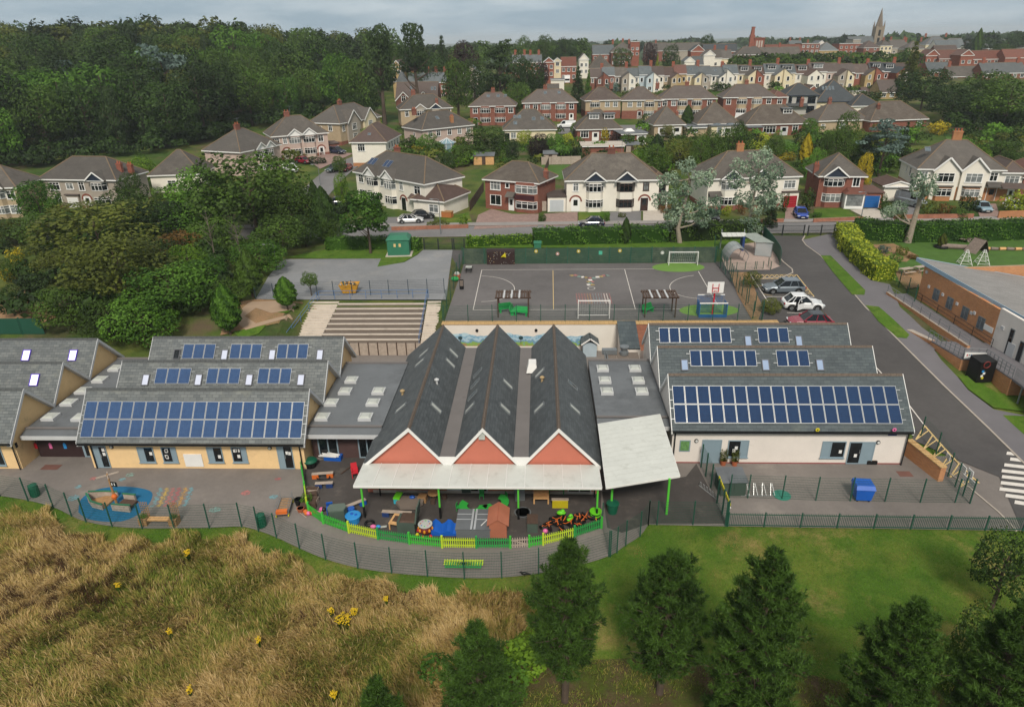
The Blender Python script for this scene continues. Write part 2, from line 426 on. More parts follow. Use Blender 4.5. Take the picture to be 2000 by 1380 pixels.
def strip(name,line,w,m,dz=0.01,kind='structure',parent=None,h=0.0):
 """a band of width w along a line on the land; h > 0 makes it a kerb"""
 mb=MB();L=[Vector((p[0],p[1],0))for p in line];q=[]
 for i,p in enumerate(L):
  d=(L[min(i+1,len(L)-1)]-L[max(i-1,0)]).normalized();s=Vector((-d.y,d.x,0))*(w/2)
  q.append((p+s,p-s))
 for i in range(len(q)-1):
  a,b=q[i];c,d=q[i+1]
  pp=[(p.x,p.y,T(p.x,p.y))for p in(b,d,c,a)]
  if h:mb.hexa([(x,y,z-.1)for x,y,z in pp]+[(x,y,z+h)for x,y,z in pp],m)
  else:mb.poly([(x,y,z+dz)for x,y,z in pp],m)
 o=mb.ob(name,parent);return tag(o,kind=kind)if kind else o
FENCE_PX=[(-60,962),(0,968),(55,977),(104,990),(140,1007),(168,1018),(219,1027),(278,1031),(340,1031),(409,1030),(472,1028),(505,1036),(540,1049),(585,1070),(636,1091),(699,1108),(765,1118),(835,1124),(907,1128),(980,1127),(1052,1119),(1123,1105),(1189,1085),(1222,1064),(1250,1046),(1266,1024)]
FENCE=smooth_line(pxs(FENCE_PX,0),3)
yl=list(FENCE)+pxs([(1420,1027),(1997,1036)],0)+[Vector((34.6,44.0,0)),Vector((29.6,49,0)),Vector((29.0,66.3,0)),Vector((-27.5,66.3,0)),Vector((-27.5,60,0)),Vector((-52,60,0)),Vector((-52,43,0))]
sheet('yard',yl,YARD,.004,z=0)
sheet('nursery_yard',pxs([(596,905),(700,880),(1172,930),(1176,1030),(1120,1042),(1040,1058),(930,1066),(800,1052),(690,1028),(600,1000),(592,960)],0),DRKY,.008)
sheet('covered_passage',pxs([(1176,960),(1340,930),(1360,905),(1420,1022),(1268,1022),(1215,1040),(1186,1030)],0),DRKY,.008)
MEADOW_PX=[(-90,985),(0,1000),(40,998),(100,1010),(150,1040),(200,1056),(260,1062),(330,1057),(400,1052),(490,1056),(500,1080),(560,1078),(610,1105),(625,1128),(700,1140),(800,1160),(900,1165),(1000,1165),(1045,1172),(1035,1200),(1010,1230),(985,1265),(960,1300),(930,1340),(900,1420),(-240,1420)]
MEADOW=[(p.x,p.y)for p in pxs(MEADOW_PX,0)]
sheet('meadow_floor',MEADOW,ROUGH,.0)
sheet('pine_litter',[(p.x,p.y)for p in pxs([(930,1345),(1010,1300),(1100,1290),(1260,1282),(1400,1300),(1560,1310),(1700,1345),(1880,1345),(2060,1330),(2100,1480),(900,1480)],0)],LITTER,-.02)
sheet('court',[(-10.1,67.2),(23.1,67.2),(22.9,87.6),(-10.1,87.6)],COURT,.004)
sheet('car_park_apron',[(22.9,66.7),(29.5,66.7),(31.5,70),(34,88),(22.9,88)],ROADM,.03,2.0)
sheet('left_car_park',pxs([(499,584),(524,540),(552,506),(744,505),(737,521),(790,512),(815,498),(826,488),(884,488),(876,545),(872,585),(620,585)],3),CPARK,.006)
sheet('left_footpath',pxs([(884,488),(908,488),(900,515),(884,560),(872,590),(868,574),(876,545)],3),ROADM,.008)
DRIVE_L=pxs([(1487,460),(1494,470),(1510,490),(1530,512),(1547,526),(1548,533),(1530,541),(1468,546)],3)
dk=[at(u,v)for u,v in[(1572,461),(1567,469),(1574,479),(1603,500),(1650,553),(1690,600),(1740,650),(1783,693),(1845,755),(1929,835),(2000,905),(2080,980)]]
sheet('driveway',[Vector((28.6,67,0)),Vector((30.5,80,0))]+[Vector((p.x,p.y,0))for p in DRIVE_L[:6][::-1]]+[Vector((p.x,p.y,0))for p in dk]+[at(2100,1040),at(1997,1037),Vector((33.9,43.6,0)),Vector((29.3,49.2,0)),Vector((28.6,60,0))],ROADM,.035,2.0)
sheet('drive_margin',pxs([(1440,548),(1425,529),(1505,528),(1525,520),(1515,490),(1490,466),(1487,460)],3)+DRIVE_L,ROADM,.02,2.0)
rl=[at(u,v)for u,v in[(520,500),(640,482),(800,470),(900,462),(1100,452),(1300,447),(1480,448),(1600,443),(1760,437),(2000,431),(2200,427)]]
RY=lambda x:105.2+(x-20)*.012
xs=[-75,-45,-15,15,45,80]
def band(name,y0,y1,m,dz,x0=-80,x1=110):sheet(name,[(x0,RY(x0)+y0),(x1,RY(x1)+y0),(x1,RY(x1)+y1),(x0,RY(x0)+y1)],m,dz)
band('residential_road',-3.2,3.2,ROADR,.01)
band('pavement',3.35,5.4,M('paving','#8a8684',.9,.08,.6,ws=True),.06)
band('kerb',3.2,3.35,KERB,.09);band('kerb',-3.35,-3.2,KERB,.07)
SS=smooth_line(pxs([(560,440),(600,395),(640,352),(672,326),(700,312),(760,290)]),5)
strip('side_street',SS,6.2,ROADR,.05)
def haze():
 m=bpy.data.materials.new('haze');m.use_nodes=True;nt=m.node_tree;nt.nodes.remove(nt.nodes['Principled BSDF']);v=nt.nodes.new('ShaderNodeVolumePrincipled')
 v.inputs['Color'].default_value=(.82,.9,.96,1);v.inputs['Density'].default_value=HAZE;nt.links.new(v.outputs[0],nt.nodes['Material Output'].inputs['Volume'])
 tag(MB().box(-5400,5500,-80,9100,-2.2,66,m).ob('haze'),kind='stuff')
HAZE=.00018
haze()
# -- foliage
def leafmesh(name,c,n,size,tone,mats,aspect=.62,mi=None):
 c=np.asarray(c,float);n=np.asarray(n,float);k=len(c)
 n=n/np.maximum(np.linalg.norm(n,axis=1,keepdims=True),1e-6)
 r=RNG.normal(size=(k,3));t=np.cross(n,r);t/=np.maximum(np.linalg.norm(t,axis=1,keepdims=True),1e-6);b=np.cross(n,t)
 s=np.asarray(size).reshape(-1,1)*np.ones((k,1))
 bend=n*s*.25
 v=np.stack([c+t*s,c+b*s*aspect+bend*.4,c-t*s,c-b*s*aspect+bend*.4],1).reshape(-1,3)
 me=bpy.data.meshes.new(name);me.vertices.add(4*k);me.vertices.foreach_set('co',v.ravel())
 me.loops.add(4*k);me.loops.foreach_set('vertex_index',np.arange(4*k,dtype=np.int32))
 me.polygons.add(k);me.polygons.foreach_set('loop_start',np.arange(0,4*k,4,dtype=np.int32));me.polygons.foreach_set('loop_total',np.full(k,4,np.int32))
 for m in mats:me.materials.append(m)
 if mi is not None:me.polygons.foreach_set('material_index',np.asarray(mi,np.int32))
 me.update(calc_edges=True)
 a=me.attributes.new('tone','FLOAT','POINT');a.data.foreach_set('value',np.repeat(np.clip(tone,0,1),4).astype(np.float32))
 return me
def sphere_pts(k):
 p=RNG.normal(size=(k,3));return p/np.linalg.norm(p,axis=1,keepdims=True)
def clumps_to_leaves(cl,dens,lsize,up=.55,flat=.35):
 """cl: (x, y, z, rx, rz, tone); leaves on and just under each clump's skin, thinned where clumps overlap"""
 A=[];B=[];Tn=[];cl=np.asarray(cl,float)
 for i,(x,y,z,rx,rz,tn)in enumerate(cl):
  k=max(8,int(dens*rx*max(rx,rz)))
  d=sphere_pts(k);rad=1-np.abs(RNG.normal(size=(k,1)))*.22
  rad*=1+.16*np.sin(d[:,:1]*5+i)*np.sin(d[:,1:2]*6+2*i)
  p=np.array([x,y,z])+d*rad*np.array([rx,rx,rz])
  q=(p[:,None,:]-cl[None,:,:3])/np.stack([cl[:,3],cl[:,3],cl[:,4]],1)[None]
  inside=(np.sum(q*q,2)<.5).sum(1)
  keep=inside<1+0*k
  p,d=p[keep],d[keep]
  A.append(p);B.append(d+RNG.normal(size=d.shape)*.55+np.array([0,0,up]))
  Tn.append(np.clip(tn+RNG.normal(size=len(p))*.13+.1*d[:,2]*0,0,1))
 A=np.concatenate(A);B=np.concatenate(B);Tn=np.concatenate(Tn)
 return A,B,lsize*RNG.uniform(.7,1.3,len(A)),Tn
def crown_broad(seed,n=26,dens=900,leaf=.05,shape='dome'):
 """unit crown: x, y in -1..1, z in 0..1.6"""
 rg=np.random.default_rng(seed);cl=[]
 for i in range(n):
  a=rg.uniform(0,2*math.pi);h=rg.uniform(.12,1.0)
  if shape=='dome':w=math.sqrt(max(.05,1-(abs(h-.38)/.72)**2))
  elif shape=='tall':w=math.sqrt(max(.05,1-(abs(h-.45)/.62)**2))*.9
  else:w=max(.12,1.05-h)
  r=rg.uniform(.45,.78)*w;s=rg.uniform(.22,.4)
  cl.append((r*math.cos(a),r*math.sin(a),.2+h*1.12,s,s*.78,rg.uniform(.2,.8)))
 cl+=[(0,0,.7,.5,.55,.4),(0,0,1.15,.36,.3,.6)]
 return leafmesh('crown',*clumps_to_leaves(cl,dens,leaf),[None])
def crown_cone(seed,tiers=13,dens=1,leaf=.045,slim=1.0,droop=.18):
 rg=np.random.default_rng(seed);A=[];B=[];Tn=[]
 for i in range(tiers):
  h=i/(tiers-1);R=(1-h)**.8*slim+.04;nb=int(6+10*(1-h))
  for j in range(nb):
   a=rg.uniform(0,6.283);L=R*rg.uniform(.75,1.1);k=int(70*dens*(.3+R))
   t=rg.uniform(0.1,1,k)**.7;w=rg.normal(size=k)*.1*(1.15-t*.6)
   x=math.cos(a)*L*t-math.sin(a)*w;y=math.sin(a)*L*t+math.cos(a)*w
   z=.03+h*1.55-droop*L*t+rg.normal(size=k)*.03
   A.append(np.stack([x,y,z],1));B.append(np.stack([rg.normal(size=k)*.4,rg.normal(size=k)*.4,np.ones(k)],1));Tn.append(np.clip(rg.uniform(.25,.75)+rg.normal(size=k)*.12,0,1))
 A=np.concatenate(A);B=np.concatenate(B)
 return leafmesh('crown',A,B,leaf*RNG.uniform(.7,1.3,len(A)),np.concatenate(Tn),[None])
def crown_column(seed,k=7000,leaf=.07):
 rg=np.random.default_rng(seed);d=sphere_pts(k);z=(d[:,2]+1)/2
 prof=np.sin(np.pi*np.clip(z,.02,.99)**.75)**.7
 a=np.arctan2(d[:,1],d[:,0]);rad=prof*(1-np.abs(rg.normal(size=k))*.16)*(1+.1*np.sin(7*a+9*z)+.08*np.sin(13*z*3+3*a))
 p=np.stack([np.cos(a)*rad,np.sin(a)*rad,z*1.6],1)
 nn=np.stack([np.cos(a),np.sin(a),np.full(k,.6)],1)+rg.normal(size=(k,3))*.45
 return leafmesh('crown',p,nn,leaf*rg.uniform(.7,1.3,k),np.clip(.5+.25*np.sin(5*a+11*z)+rg.normal(size=k)*.16,0,1),[None])
def crown_cedar(seed,dens=900,leaf=.05):
 rg=np.random.default_rng(seed);cl=[]
 for i in range(34):
  h=rg.uniform(0,1);a=rg.uniform(0,6.283);R=(1.0-.55*h)*rg.uniform(.25,.95);s=rg.uniform(.2,.36)*(1.1-.4*h)
  cl.append((R*math.cos(a),R*math.sin(a),.12+h*1.4,s,s*.3,rg.uniform(.25,.75)))
 return leafmesh('crown',*clumps_to_leaves(cl,dens*1.5,leaf,.8),[None])
def crown_pinetop(seed,dens=2200,leaf=.05):
 rg=np.random.default_rng(seed);cl=[]
 for i in range(26):
  h=rg.uniform(0,1)**.7;a=rg.uniform(0,6.283);R=(.95-.45*h)*rg.uniform(.2,.9);s=rg.uniform(.26,.42)
  cl.append((R*math.cos(a),R*math.sin(a),.1+h*1.4,s,s*.55,rg.uniform(.2,.8)))
 return leafmesh('crown',*clumps_to_leaves(cl,dens,leaf,.3),[None])
def crown_shrub(seed,k=3200,leaf=.085):
 rg=np.random.default_rng(seed);cl=[(0,0,.62,.62,.56,.5)]
 for i in range(12):
  a=rg.uniform(0,6.283);R=rg.uniform(.4,.72);s=rg.uniform(.26,.42);cl.append((R*math.cos(a),R*math.sin(a),rg.uniform(.25,1.1),s,s,rg.uniform(.25,.75)))
 return leafmesh('crown',*clumps_to_leaves(cl,650,leaf),[None])
PROTO={'broad':[crown_broad(s,n,2600,.037)for s,n in((1,34),(2,40),(3,30))],'tall':[crown_broad(s,36,2200,.04,'tall')for s in(11,12)],'fine':[crown_broad(s,46,2000,.038)for s in(15,16)],'cone':[crown_cone(s)for s in(21,22)],'column':[crown_column(31),crown_column(32)],'cedar':[crown_cedar(41),crown_cedar(42)],'pinetop':[crown_pinetop(51),crown_pinetop(52)],'shrub':[crown_shrub(61),crown_shrub(62),crown_shrub(63)]}
LV={'mid':Mleaf('leaf_mid','#1e2e0e','#58752a'),'dark':Mleaf('leaf_dark','#13200e','#3d5722'),'olive':Mleaf('leaf_olive','#323c12','#70792f'),'bright':Mleaf('leaf_bright','#30500f','#7da02c'),'lime':Mleaf('leaf_lime','#5a7016','#b2ba3a'),'gold':Mleaf('leaf_gold','#75690f','#c4b02c'),'blue':Mleaf('leaf_blue','#2c3e38','#6f857c'),'copper':Mleaf('leaf_copper','#1c1315','#43302e'),'conif':Mleaf('leaf_conifer','#182814','#465c2e'),'silver':Mleaf('leaf_silver','#46624c','#a0b398'),'rust':Mleaf('leaf_rust','#4a3718','#8a6a34'),'fresh':Mleaf('leaf_fresh','#26460f','#669030'),'bare':Mleaf('leaf_bare','#4b4030','#857458')}
BARK=M('bark','#4e4238',.95,.3,3,.6,25);BARKP=M('pale_bark','#8d8375',.95,.25,3,.5,25)
_CR={}
def crown_mesh(kind,var,leaf):
 key=(kind,var%len(PROTO[kind]),leaf)
 if key not in _CR:
  me=PROTO[kind][key[1]].copy();me.materials.clear();me.materials.append(LV[leaf]);_CR[key]=me
 return _CR[key]
_TR={}
def trunk_mesh(kind,bark):
 key=(kind,bark.name)
 if key not in _TR:
  mb=MB();mb.tube([(0,0,-.03),(0.01,0,.3),(-.015,.01,.62),(0,0,.95)],[.035,.026,.02,.006],8,bark)
  rg=random.Random(5)
  for i in range(9 if kind not in('column','shrub')else 3):
   a=rg.uniform(0,6.28);z=rg.uniform(.3,.72);L=rg.uniform(.16,.3)
   mb.tube([(0,0,z),(math.cos(a)*L*.5,math.sin(a)*L*.5,z+.07),(math.cos(a)*L,math.sin(a)*L,z+.16)],[.013,.009,.003],5,bark)
  _TR[key]=mb.mesh('trunk')
 return _TR[key]
def plant_tree(name,label,cat,base,h,r,kind,leaf,var=0,group=None,cb=.22,bark=None,fat=1.0):
 """trunk and crown of one tree: h total height, r crown radius, cb share of the height below the crown"""
 t=thing(name,label,cat,base,random.uniform(0,6.28),group)
 zc=h*cb;ch=(h-zc)/(1.6 if kind in('column','cone')else 1.5)
 if cb>.02 or kind!='shrub':
  ob('trunk',trunk_mesh(kind,bark or BARK),t,sc=(h*.75*fat,h*.75*fat,h*.88))
 ob('crown',crown_mesh(kind,var,leaf),t,(0,0,zc),sc=(r,r,ch))
 return t
def tree_px(name,label,cat,u,vtop,y,wpx,kind,leaf,var=0,group=None,cb=.2,z=None,bark=None,fat=1.0):
 """a tree whose top is seen at (u, vtop) and which stands y metres off; wpx its crown's width in the photograph"""
 p=Py(u,vtop,y);g=T(p.x,y)if z is None else z
 dist=(Vector((p.x,y,p.z))-Vector((0,0,CAM_H))).dot(CF)
 r=wpx/2*dist/FPX
 return plant_tree(name,label,cat,Vector((p.x,y,g)),max(1.0,p.z-g),r,kind,leaf,var,group,cb,bark,fat)
def shrub(u,v,wpx,hm,leaf,label,var=0,group=None,name='shrub',z=None):
 b=at(u,v)if z is None else P(u,v,z);d=(b-Vector((0,0,CAM_H))).dot(CF)
 t=thing(name,label,name.replace('_',' '),b,random.uniform(0,6.28),group)
 r=wpx/2*d/FPX
 ob('crown',crown_mesh('shrub',var,leaf),t,(0,0,-.1),sc=(r,r,hm/1.2));return t
def hedge(label,line,w,h,leaf,name='hedge',lump=.12,group=None):
 """a clipped hedge along a line on the land: a leafy skin over a dense core"""
 L=[Vector((p[0],p[1],T(p[0],p[1])))for p in line];A=[];B=[];core=MB();lv=LV[leaf]
 t=thing(name,label,'hedge',L[0],0,group);o=L[0]
 for a,b in zip(L[:-1],L[1:]):
  d=b-a;ln=d.length;d.normalize();s=Vector((-d.y,d.x,0)).normalized()
  k=int(ln*(w+2*h)*(26 if ln*h<400 else 14))
  per=RNG.uniform(-h,w+h,k);along=RNG.uniform(-.1,ln+.1,k)
  side=np.where(per<0,-w/2,np.where(per>w,w/2,per-w/2));zz=np.where(per<0,h+per,np.where(per>w,h-(per-w),h))
  nx=np.where(per<0,-1,np.where(per>w,1,0));nz=np.where((per>=0)&(per<=w),1,.25)
  lum=lump*(np.sin(along*1.7+zz*2)+np.sin(along*.63+side*3))+RNG.normal(size=k)*.09
  side=side+nx*lum;zz=np.maximum(.05,zz+(nz>.5)*lum)
  p=np.array(a-o)[None]+along[:,None]*np.array(d)[None]+side[:,None]*np.array(s)[None]+np.stack([0*zz,0*zz,zz],1)
  A.append(p);B.append(nx[:,None]*np.array(s)[None]+np.stack([0*nz,0*nz,nz],1)+RNG.normal(size=(k,3))*.5)
  for e,sg in((a,-1),(b,1)):
   ke=int(w*h*34);A.append(np.array(e-o)[None]+np.array(d)[None]*sg*(.02+RNG.normal(size=(ke,1))*.07)+RNG.uniform(-w/2,w/2,(ke,1))*np.array(s)[None]+np.stack([np.zeros(ke),np.zeros(ke),RNG.uniform(.05,h,ke)],1));B.append(np.array(d)[None]*sg+RNG.normal(size=(ke,3))*.5)
  i=w/2-.12;q=[a-o-s*i,a-o+s*i,b-o+s*i,b-o-s*i]
  q=[q[0],q[3],q[2],q[1]]
  core.hexa([(p_.x,p_.y,p_.z-.2)for p_ in q]+[(p_.x,p_.y,p_.z+h-.12)for p_ in q],lv)
 A=np.concatenate(A);B=np.concatenate(B);ph=A[:,0]*.9+A[:,1]*.7
 tone=.5+.2*np.sin(ph*1.3)+.15*np.sin(ph*3.1+A[:,2]*4)+RNG.normal(size=len(A))*.15
 ob('crown',leafmesh('crown',A,B,.15*RNG.uniform(.7,1.3,len(A)),tone,[lv]),t)
 core.ob('core',t)
 return t
# -- school buildings
class Plane:
 def __init__(s,o,ex,ey):
  s.o=Vector(o);s.ex=Vector(ex).normalized();s.ey=Vector(ey).normalized();s.n=s.ex.cross(s.ey).normalized()
 def hit(s,u,v):
  d=ray(u,v);c=Vector((0,0,CAM_H));t=(s.o-c).dot(s.n)/d.dot(s.n);p=c+d*t-s.o
  return p.dot(s.ex),p.dot(s.ey)
 def pt(s,a,b,h=0):return s.o+s.ex*a+s.ey*b+s.n*h
 def seat(s,ob_,a,b,h=0):
  m=Matrix((s.ex,s.ey,s.n)).transposed().to_4x4();m.translation=s.pt(a,b,h)
  ob_.matrix_local=m;return ob_
CELLD=Mbrick('dark_solar_cell','#0c2a4e','#0e3056','#16345a',.165,.165,.006,.08,.1,'flat',1,0,0,spec=.7)
CELLL=Mbrick('pale_solar_cell','#28436b','#304b72','#3c587c',.165,.165,.004,.08,.12,'flat',1,0,0,spec=.7)
_PV={}
def pv_mesh(w,l,cell):
 k=(round(w,2),round(l,2),cell.name)
 if k not in _PV:
  mb=MB();f=.035;mb.box(0,w,0,l,0,.03,ALU);mb.box(f,w-f,f,l-f,.03,.036,cell)
  _PV[k]=mb.mesh('solar_panel')
 return _PV[k]
def pv_group(pl,parent,u0,v0,u1,v1,n,rows,cell):
 """an array whose corners are seen at (u0, v0) top left and (u1, v1) bottom right"""
 a0,b1=pl.hit(u0,v0);a1,b0=pl.hit(u1,v1);w=(a1-a0)/n;l=(b1-b0)/rows
 for r in range(rows):
  for i in range(n):
   pl.seat(ob('solar_panel',pv_mesh(w-.03,l-.03,cell),parent),a0+i*w,b0+r*l,.09)
  for k in(.22,.78):
   mb=MB();mb.box(a0-.28,a1+.28,b0+(r+k)*l-.02,b0+(r+k)*l+.02,.03,.075,ALU);pl.seat(mb.ob('mounting_rail',parent),0,0)
_VX={}
def velux(pl,parent,u,v,w,l,glass,frame,turn=False):
 k=(w,l,glass.name,frame.name)
 if k not in _VX:
  a=MB();f=.07
  a.box(-w/2,w/2,-l/2,-l/2+f,0,.1,frame);a.box(-w/2,w/2,l/2-f,l/2,0,.1,frame);a.box(-w/2,-w/2+f,-l/2+f,l/2-f,0,.1,frame);a.box(w/2-f,w/2,-l/2+f,l/2-f,0,.1,frame)
  b=MB();b.box(-w/2+f,w/2-f,-l/2+f,l/2-f,0,.07,glass);_VX[k]=(a.mesh('skylight'),b.mesh('pane'))
 a,b=pl.hit(u,v);o=pl.seat(ob('skylight',_VX[k][0],parent),a,b,.01)
 ob('pane',_VX[k][1],o);return o
def opening(parent,kind,y,u0,v0,u1,v1,panel=None,glassw=.6,door_col=None,posters=0):
 """a door or window in a wall facing the camera at distance y, seen at u0..u1, v0..v1; panel 'l'/'r': the side its solid leaf is on"""
 a=Py(u0,v0,y);b=Py(u1,v1,y);x0,x1,z1,z0=a.x,b.x,a.z,b.z
 if kind=='door':z0=0.03
 f=.07;mb=MB();col=door_col or DOORG
 mb.box(x0,x0+f,y-.06,y+.1,z0,z1,col);mb.box(x1-f,x1,y-.06,y+.1,z0,z1,col);mb.box(x0+f,x1-f,y-.06,y+.1,z1-f,z1,col);mb.box(x0+f,x1-f,y-.06,y+.1,z0,z0+f,col)
 xs=x1-f-(x1-x0-2*f)*(1-glassw)if panel=='r' else x0+f+(x1-x0-2*f)*(1-glassw)
 if panel:mb.box(xs-.03,xs+.03,y-.058,y+.1,z0+f,z1-f,col)
 o=mb.ob(kind,parent)
 gx0,gx1=(x0+f,x1-f)if not panel else((x0+f,xs-.03)if panel=='r' else(xs+.03,x1-f))
 g=MB();g.box(gx0,gx1,y-.012,y+.02,z0+f,z1-f,GLASS if glassw>0 else col);g.ob('pane' if glassw>0 else 'leaf',o)
 if panel:
  q=MB();px0,px1=(xs+.03,x1-f)if panel=='r' else(x0+f,xs-.03);q.box(px0,px1,y-.04,y+.02,z0+f,z1-f,col);q.ob('side_panel',o)
 if kind=='window':
  s=MB();s.box(x0-.05,x1+.05,y-.14,y-.061,z0-.05,z0+.01,col);s.ob('sill',o)
 else:
  s=MB();hx=gx0+.08 if panel!='r' else gx1-.1;s.tube([(hx,y-.09,z0+.95),(hx,y-.09,z0+1.3)],.02,6,ALU);s.ob('handle',o)
 rg=random.Random(int(u0))
 for i in range(posters):
  px,pz=rg.uniform(gx0+.05,gx1-.3),rg.uniform(z0+.3,z1-.45);s=MB();s.box(px,px+.22,y-.02,y-.0125,pz,pz+.28,WHITE);s.ob('notice',o)
 return o
LAMPB=M('bulkhead_lamp_rim','#1c1d1f',.4,.05);LAMPW=M('bulkhead_lamp_lens','#c9cbc8',.3,.05)
def bulkhead(parent,u,v,y,r=.16):
 p=Py(u,v,y);mb=MB();mb.tube([(p.x,y,p.z),(p.x,y-.09,p.z)],[r,r*.9],14,LAMPB);o=mb.ob('wall_lamp',parent)
 mb=MB();mb.tube([(p.x,y-.09,p.z),(p.x,y-.13,p.z)],[r*.68,r*.5],12,LAMPW);mb.ob('lens',o)
def downpipe(parent,x,y,z0,z1):MB().tube([(x,y,z0),(x,y,z1-.25),(x,y-.25,z1-.05)],.05,8,GUT).ob('downpipe',parent)
def saw_range(name,label,x0,x1,yw,ye,ze,yr,zr,zv,wall,slate,over=.35,ridge_m=RIDGEG,cap=FASC):
 """a range of parallel ridges one behind the other: wall line yw, front eave (ye, ze), ridge lines yr at zr, valleys at zv"""
 t=thing(name,label,'school building',(0,0,0));hb=zr-zv
 yb=yr[-1]+(zr-ze)*.95
 prof=[(yw,0),(yw,ze+(yw-ye)*.98-.12)]
 for i,y in enumerate(yr):
  prof.append((y,zr-.12))
  if i+1<len(yr):prof.append(((y+yr[i+1])/2,zv-.1))
 prof+=[(yb-.4,ze+.1),(yb-.4,0)]
 w=MB();n=len(prof)
 for x,rev in((x0+over,False),(x1-over,True)):
  q=[(x,y,z)for y,z in prof];w.poly(q if rev is False else q[::-1],wall)
 for i in range(n-1):
  (ya,za),(yb_,zb_)=prof[i],prof[i+1]
  w.poly([(x0+over,ya,za),(x1-over,ya,za),(x1-over,yb_,zb_),(x0+over,yb_,zb_)],wall)
 w.ob('wall',t)
 planes=[]
 for i,y in enumerate(yr):
  ya,za=(ye,ze)if i==0 else((yr[i-1]+y)/2,zv);yz,zz=((y+yr[i+1])/2,zv)if i+1<len(yr)else(yb,ze)
  MB().slab([(x0,ya,za),(x1,ya,za),(x1,y,zr),(x0,y,zr)],.1,slate).ob('roof_slope',t)
  MB().slab([(x0,y,zr),(x1,y,zr),(x1,yz,zz),(x0,yz,zz)],.1,slate).ob('roof_slope',t)
  mb=MB();k=int((x1-x0)/.45)
  for j in range(k):
   xa=x0+(x1-x0)*j/k;xb=x0+(x1-x0)*(j+1)/k-.015
   mb.hexa([(xa,y-.14,zr-.1),(xb,y-.14,zr-.1),(xb,y+.14,zr-.1),(xa,y+.14,zr-.1),(xa,y-.03,zr+.06),(xb,y-.03,zr+.06),(xb,y+.03,zr+.06),(xa,y+.03,zr+.06)],ridge_m)
  tag(mb.ob('ridge_tiles',t),kind='stuff')
  for x,s in((x0,-1),(x1,1)):
   for(p,q)in(((ya,za),(y,zr)),((y,zr),(yz,zz))):
    b=MB();xx=x+s*.022;h=.3
    lo,hi=(x-.0 if s>0 else xx),(xx if s>0 else x);lo,hi=(x+.003,x+.05)if s>0 else(x-.05,x-.003)
    b.hexa([(lo,p[0],p[1]-h),(hi,p[0],p[1]-h),(hi,q[0],q[1]-h),(lo,q[0],q[1]-h),(lo,p[0],p[1]+.03),(hi,p[0],p[1]+.03),(hi,q[0],q[1]+.03),(lo,q[0],q[1]+.03)],cap)
    xi0,xi1=(x1-over,x1)if s>0 else(x0,x0+over)
    b.hexa([(xi0,p[0],p[1]-h),(xi1,p[0],p[1]-h),(xi1,q[0],q[1]-h),(xi0,q[0],q[1]-h),(xi0,p[0],p[1]-h+.03),(xi1,p[0],p[1]-h+.03),(xi1,q[0],q[1]-h+.03),(xi0,q[0],q[1]-h+.03)],cap)
    b.ob('bargeboard',t)
  L_=math.hypot(y-ya,zr-za);planes.append(Plane((0,ya,za),(1,0,0),(0,(y-ya)/L_,(zr-za)/L_)))
  if i+1<len(yr):
   mb=MB();mb.box(x0,x1,yz-.16,yz+.16,zv-.02,zv+.07,FELTB);mb.ob('valley_gutter',t)
 mb=MB();mb.box(x0+.05,x1-.05,ye-.13,ye-.002,ze-.16,ze-.03,GUT);mb.ob('gutter',t)
 return t,planes
LR,LP=saw_range('classroom_range','cream rendered school range with three slate ridges and pale blue solar panels',-35.35,-17.75,44.1,43.5,2.62,(46.3,51.4,56.5),5.85,3.25,CREAM,SLATE)
pv_group(LP[0],LR,171,783,590,856,18,2,CELLL)
for u0,u1 in((308,373),(408,470),(507,570)):pv_group(LP[1],LR,u0,719,u1-2,750,3,1,CELLL)
for u0,u1 in((361,420),(453,511),(544,602)):pv_group(LP[2],LR,u0,672,u1-1,701,3,1,CELLL)
VFR=M('skylight_frame','#54565c',.5,.1)
for u in(285,388,487,588):velux(LP[1],LR,u,742,.62,1.0,SKYG,VFR)
for u in(439,532,625):velux(LP[2],LR,u,693,.62,1.0,SKYG,VFR)
o=velux(LP[2],LR,346,692,.6,.95,GLASS,VFR)
for c,d in(((178,870,218,911,'l',.55),'door'),((539,870,577,914,'l',.6),'door'),((266,872,306,902,'l',.6),'window'),((313,872,350,902,'r',.68),'window'),((402,872,439,902,'l',.6),'window'),((450,872,486,902,'r',.68),'window')):
 opening(LR,d,44.1,*c[:4],panel=c[4],glassw=c[5],posters=(2 if d=='door' else(4 if c[4]=='r' else 1)))
a,b=Py(358,886,44.1),Py(399,910,44.1);MB().box(a.x,b.x,44.03,44.098,b.z,a.z,WHITE).ob('white_board',LR)
bulkhead(LR,218,872,44.1);bulkhead(LR,527,874,44.1)
downpipe(LR,-34.7,43.98,0,2.5);downpipe(LR,-18.35,43.98,0,2.5)
FR,FP=saw_range('classroom_range','cream school range cut by the picture edge with three slate ridges and violet glowing skylights',-66,-40.3,43.9,43.2,2.75,(46.1,51.0,56.0),5.9,3.2,CREAM,SLATE)
VIOL=M('violet_skylight_glow_frame','#5a45b4',.4,.1)  # violet glow put into the frame colour
LITG=M('glowing_skylight','#e6e2ff',.2,.03,emit=.75)  # pane glow put in as emission, no lamp behind it
for p,u,v in((2,52,694),(2,143,694),(1,68,742)):velux(FP[p],FR,u,v,.75,1.05,LITG,VIOL)
opening(FR,'window',43.9,-24,868,14,908,panel='l',glassw=.6)
downpipe(FR,-40.75,43.75,0,2.6)
mb=MB();mb.box(-40.62,-40.56,43.92,44.1,1.9,2.3,GUT);mb.ob('bracket_lamp',FR)
RR,RP=saw_range('classroom_range','white rendered school range with dark slate ridges and navy solar panels',9.95,27.75,45.25,44.95,3.05,(48.2,53.5,58.6),6.2,3.55,WREND,SLATE2,.12,RIDGE,WHITE)
pv_group(RP[0],RR,1312,753,1763,828,18,2,CELLD)
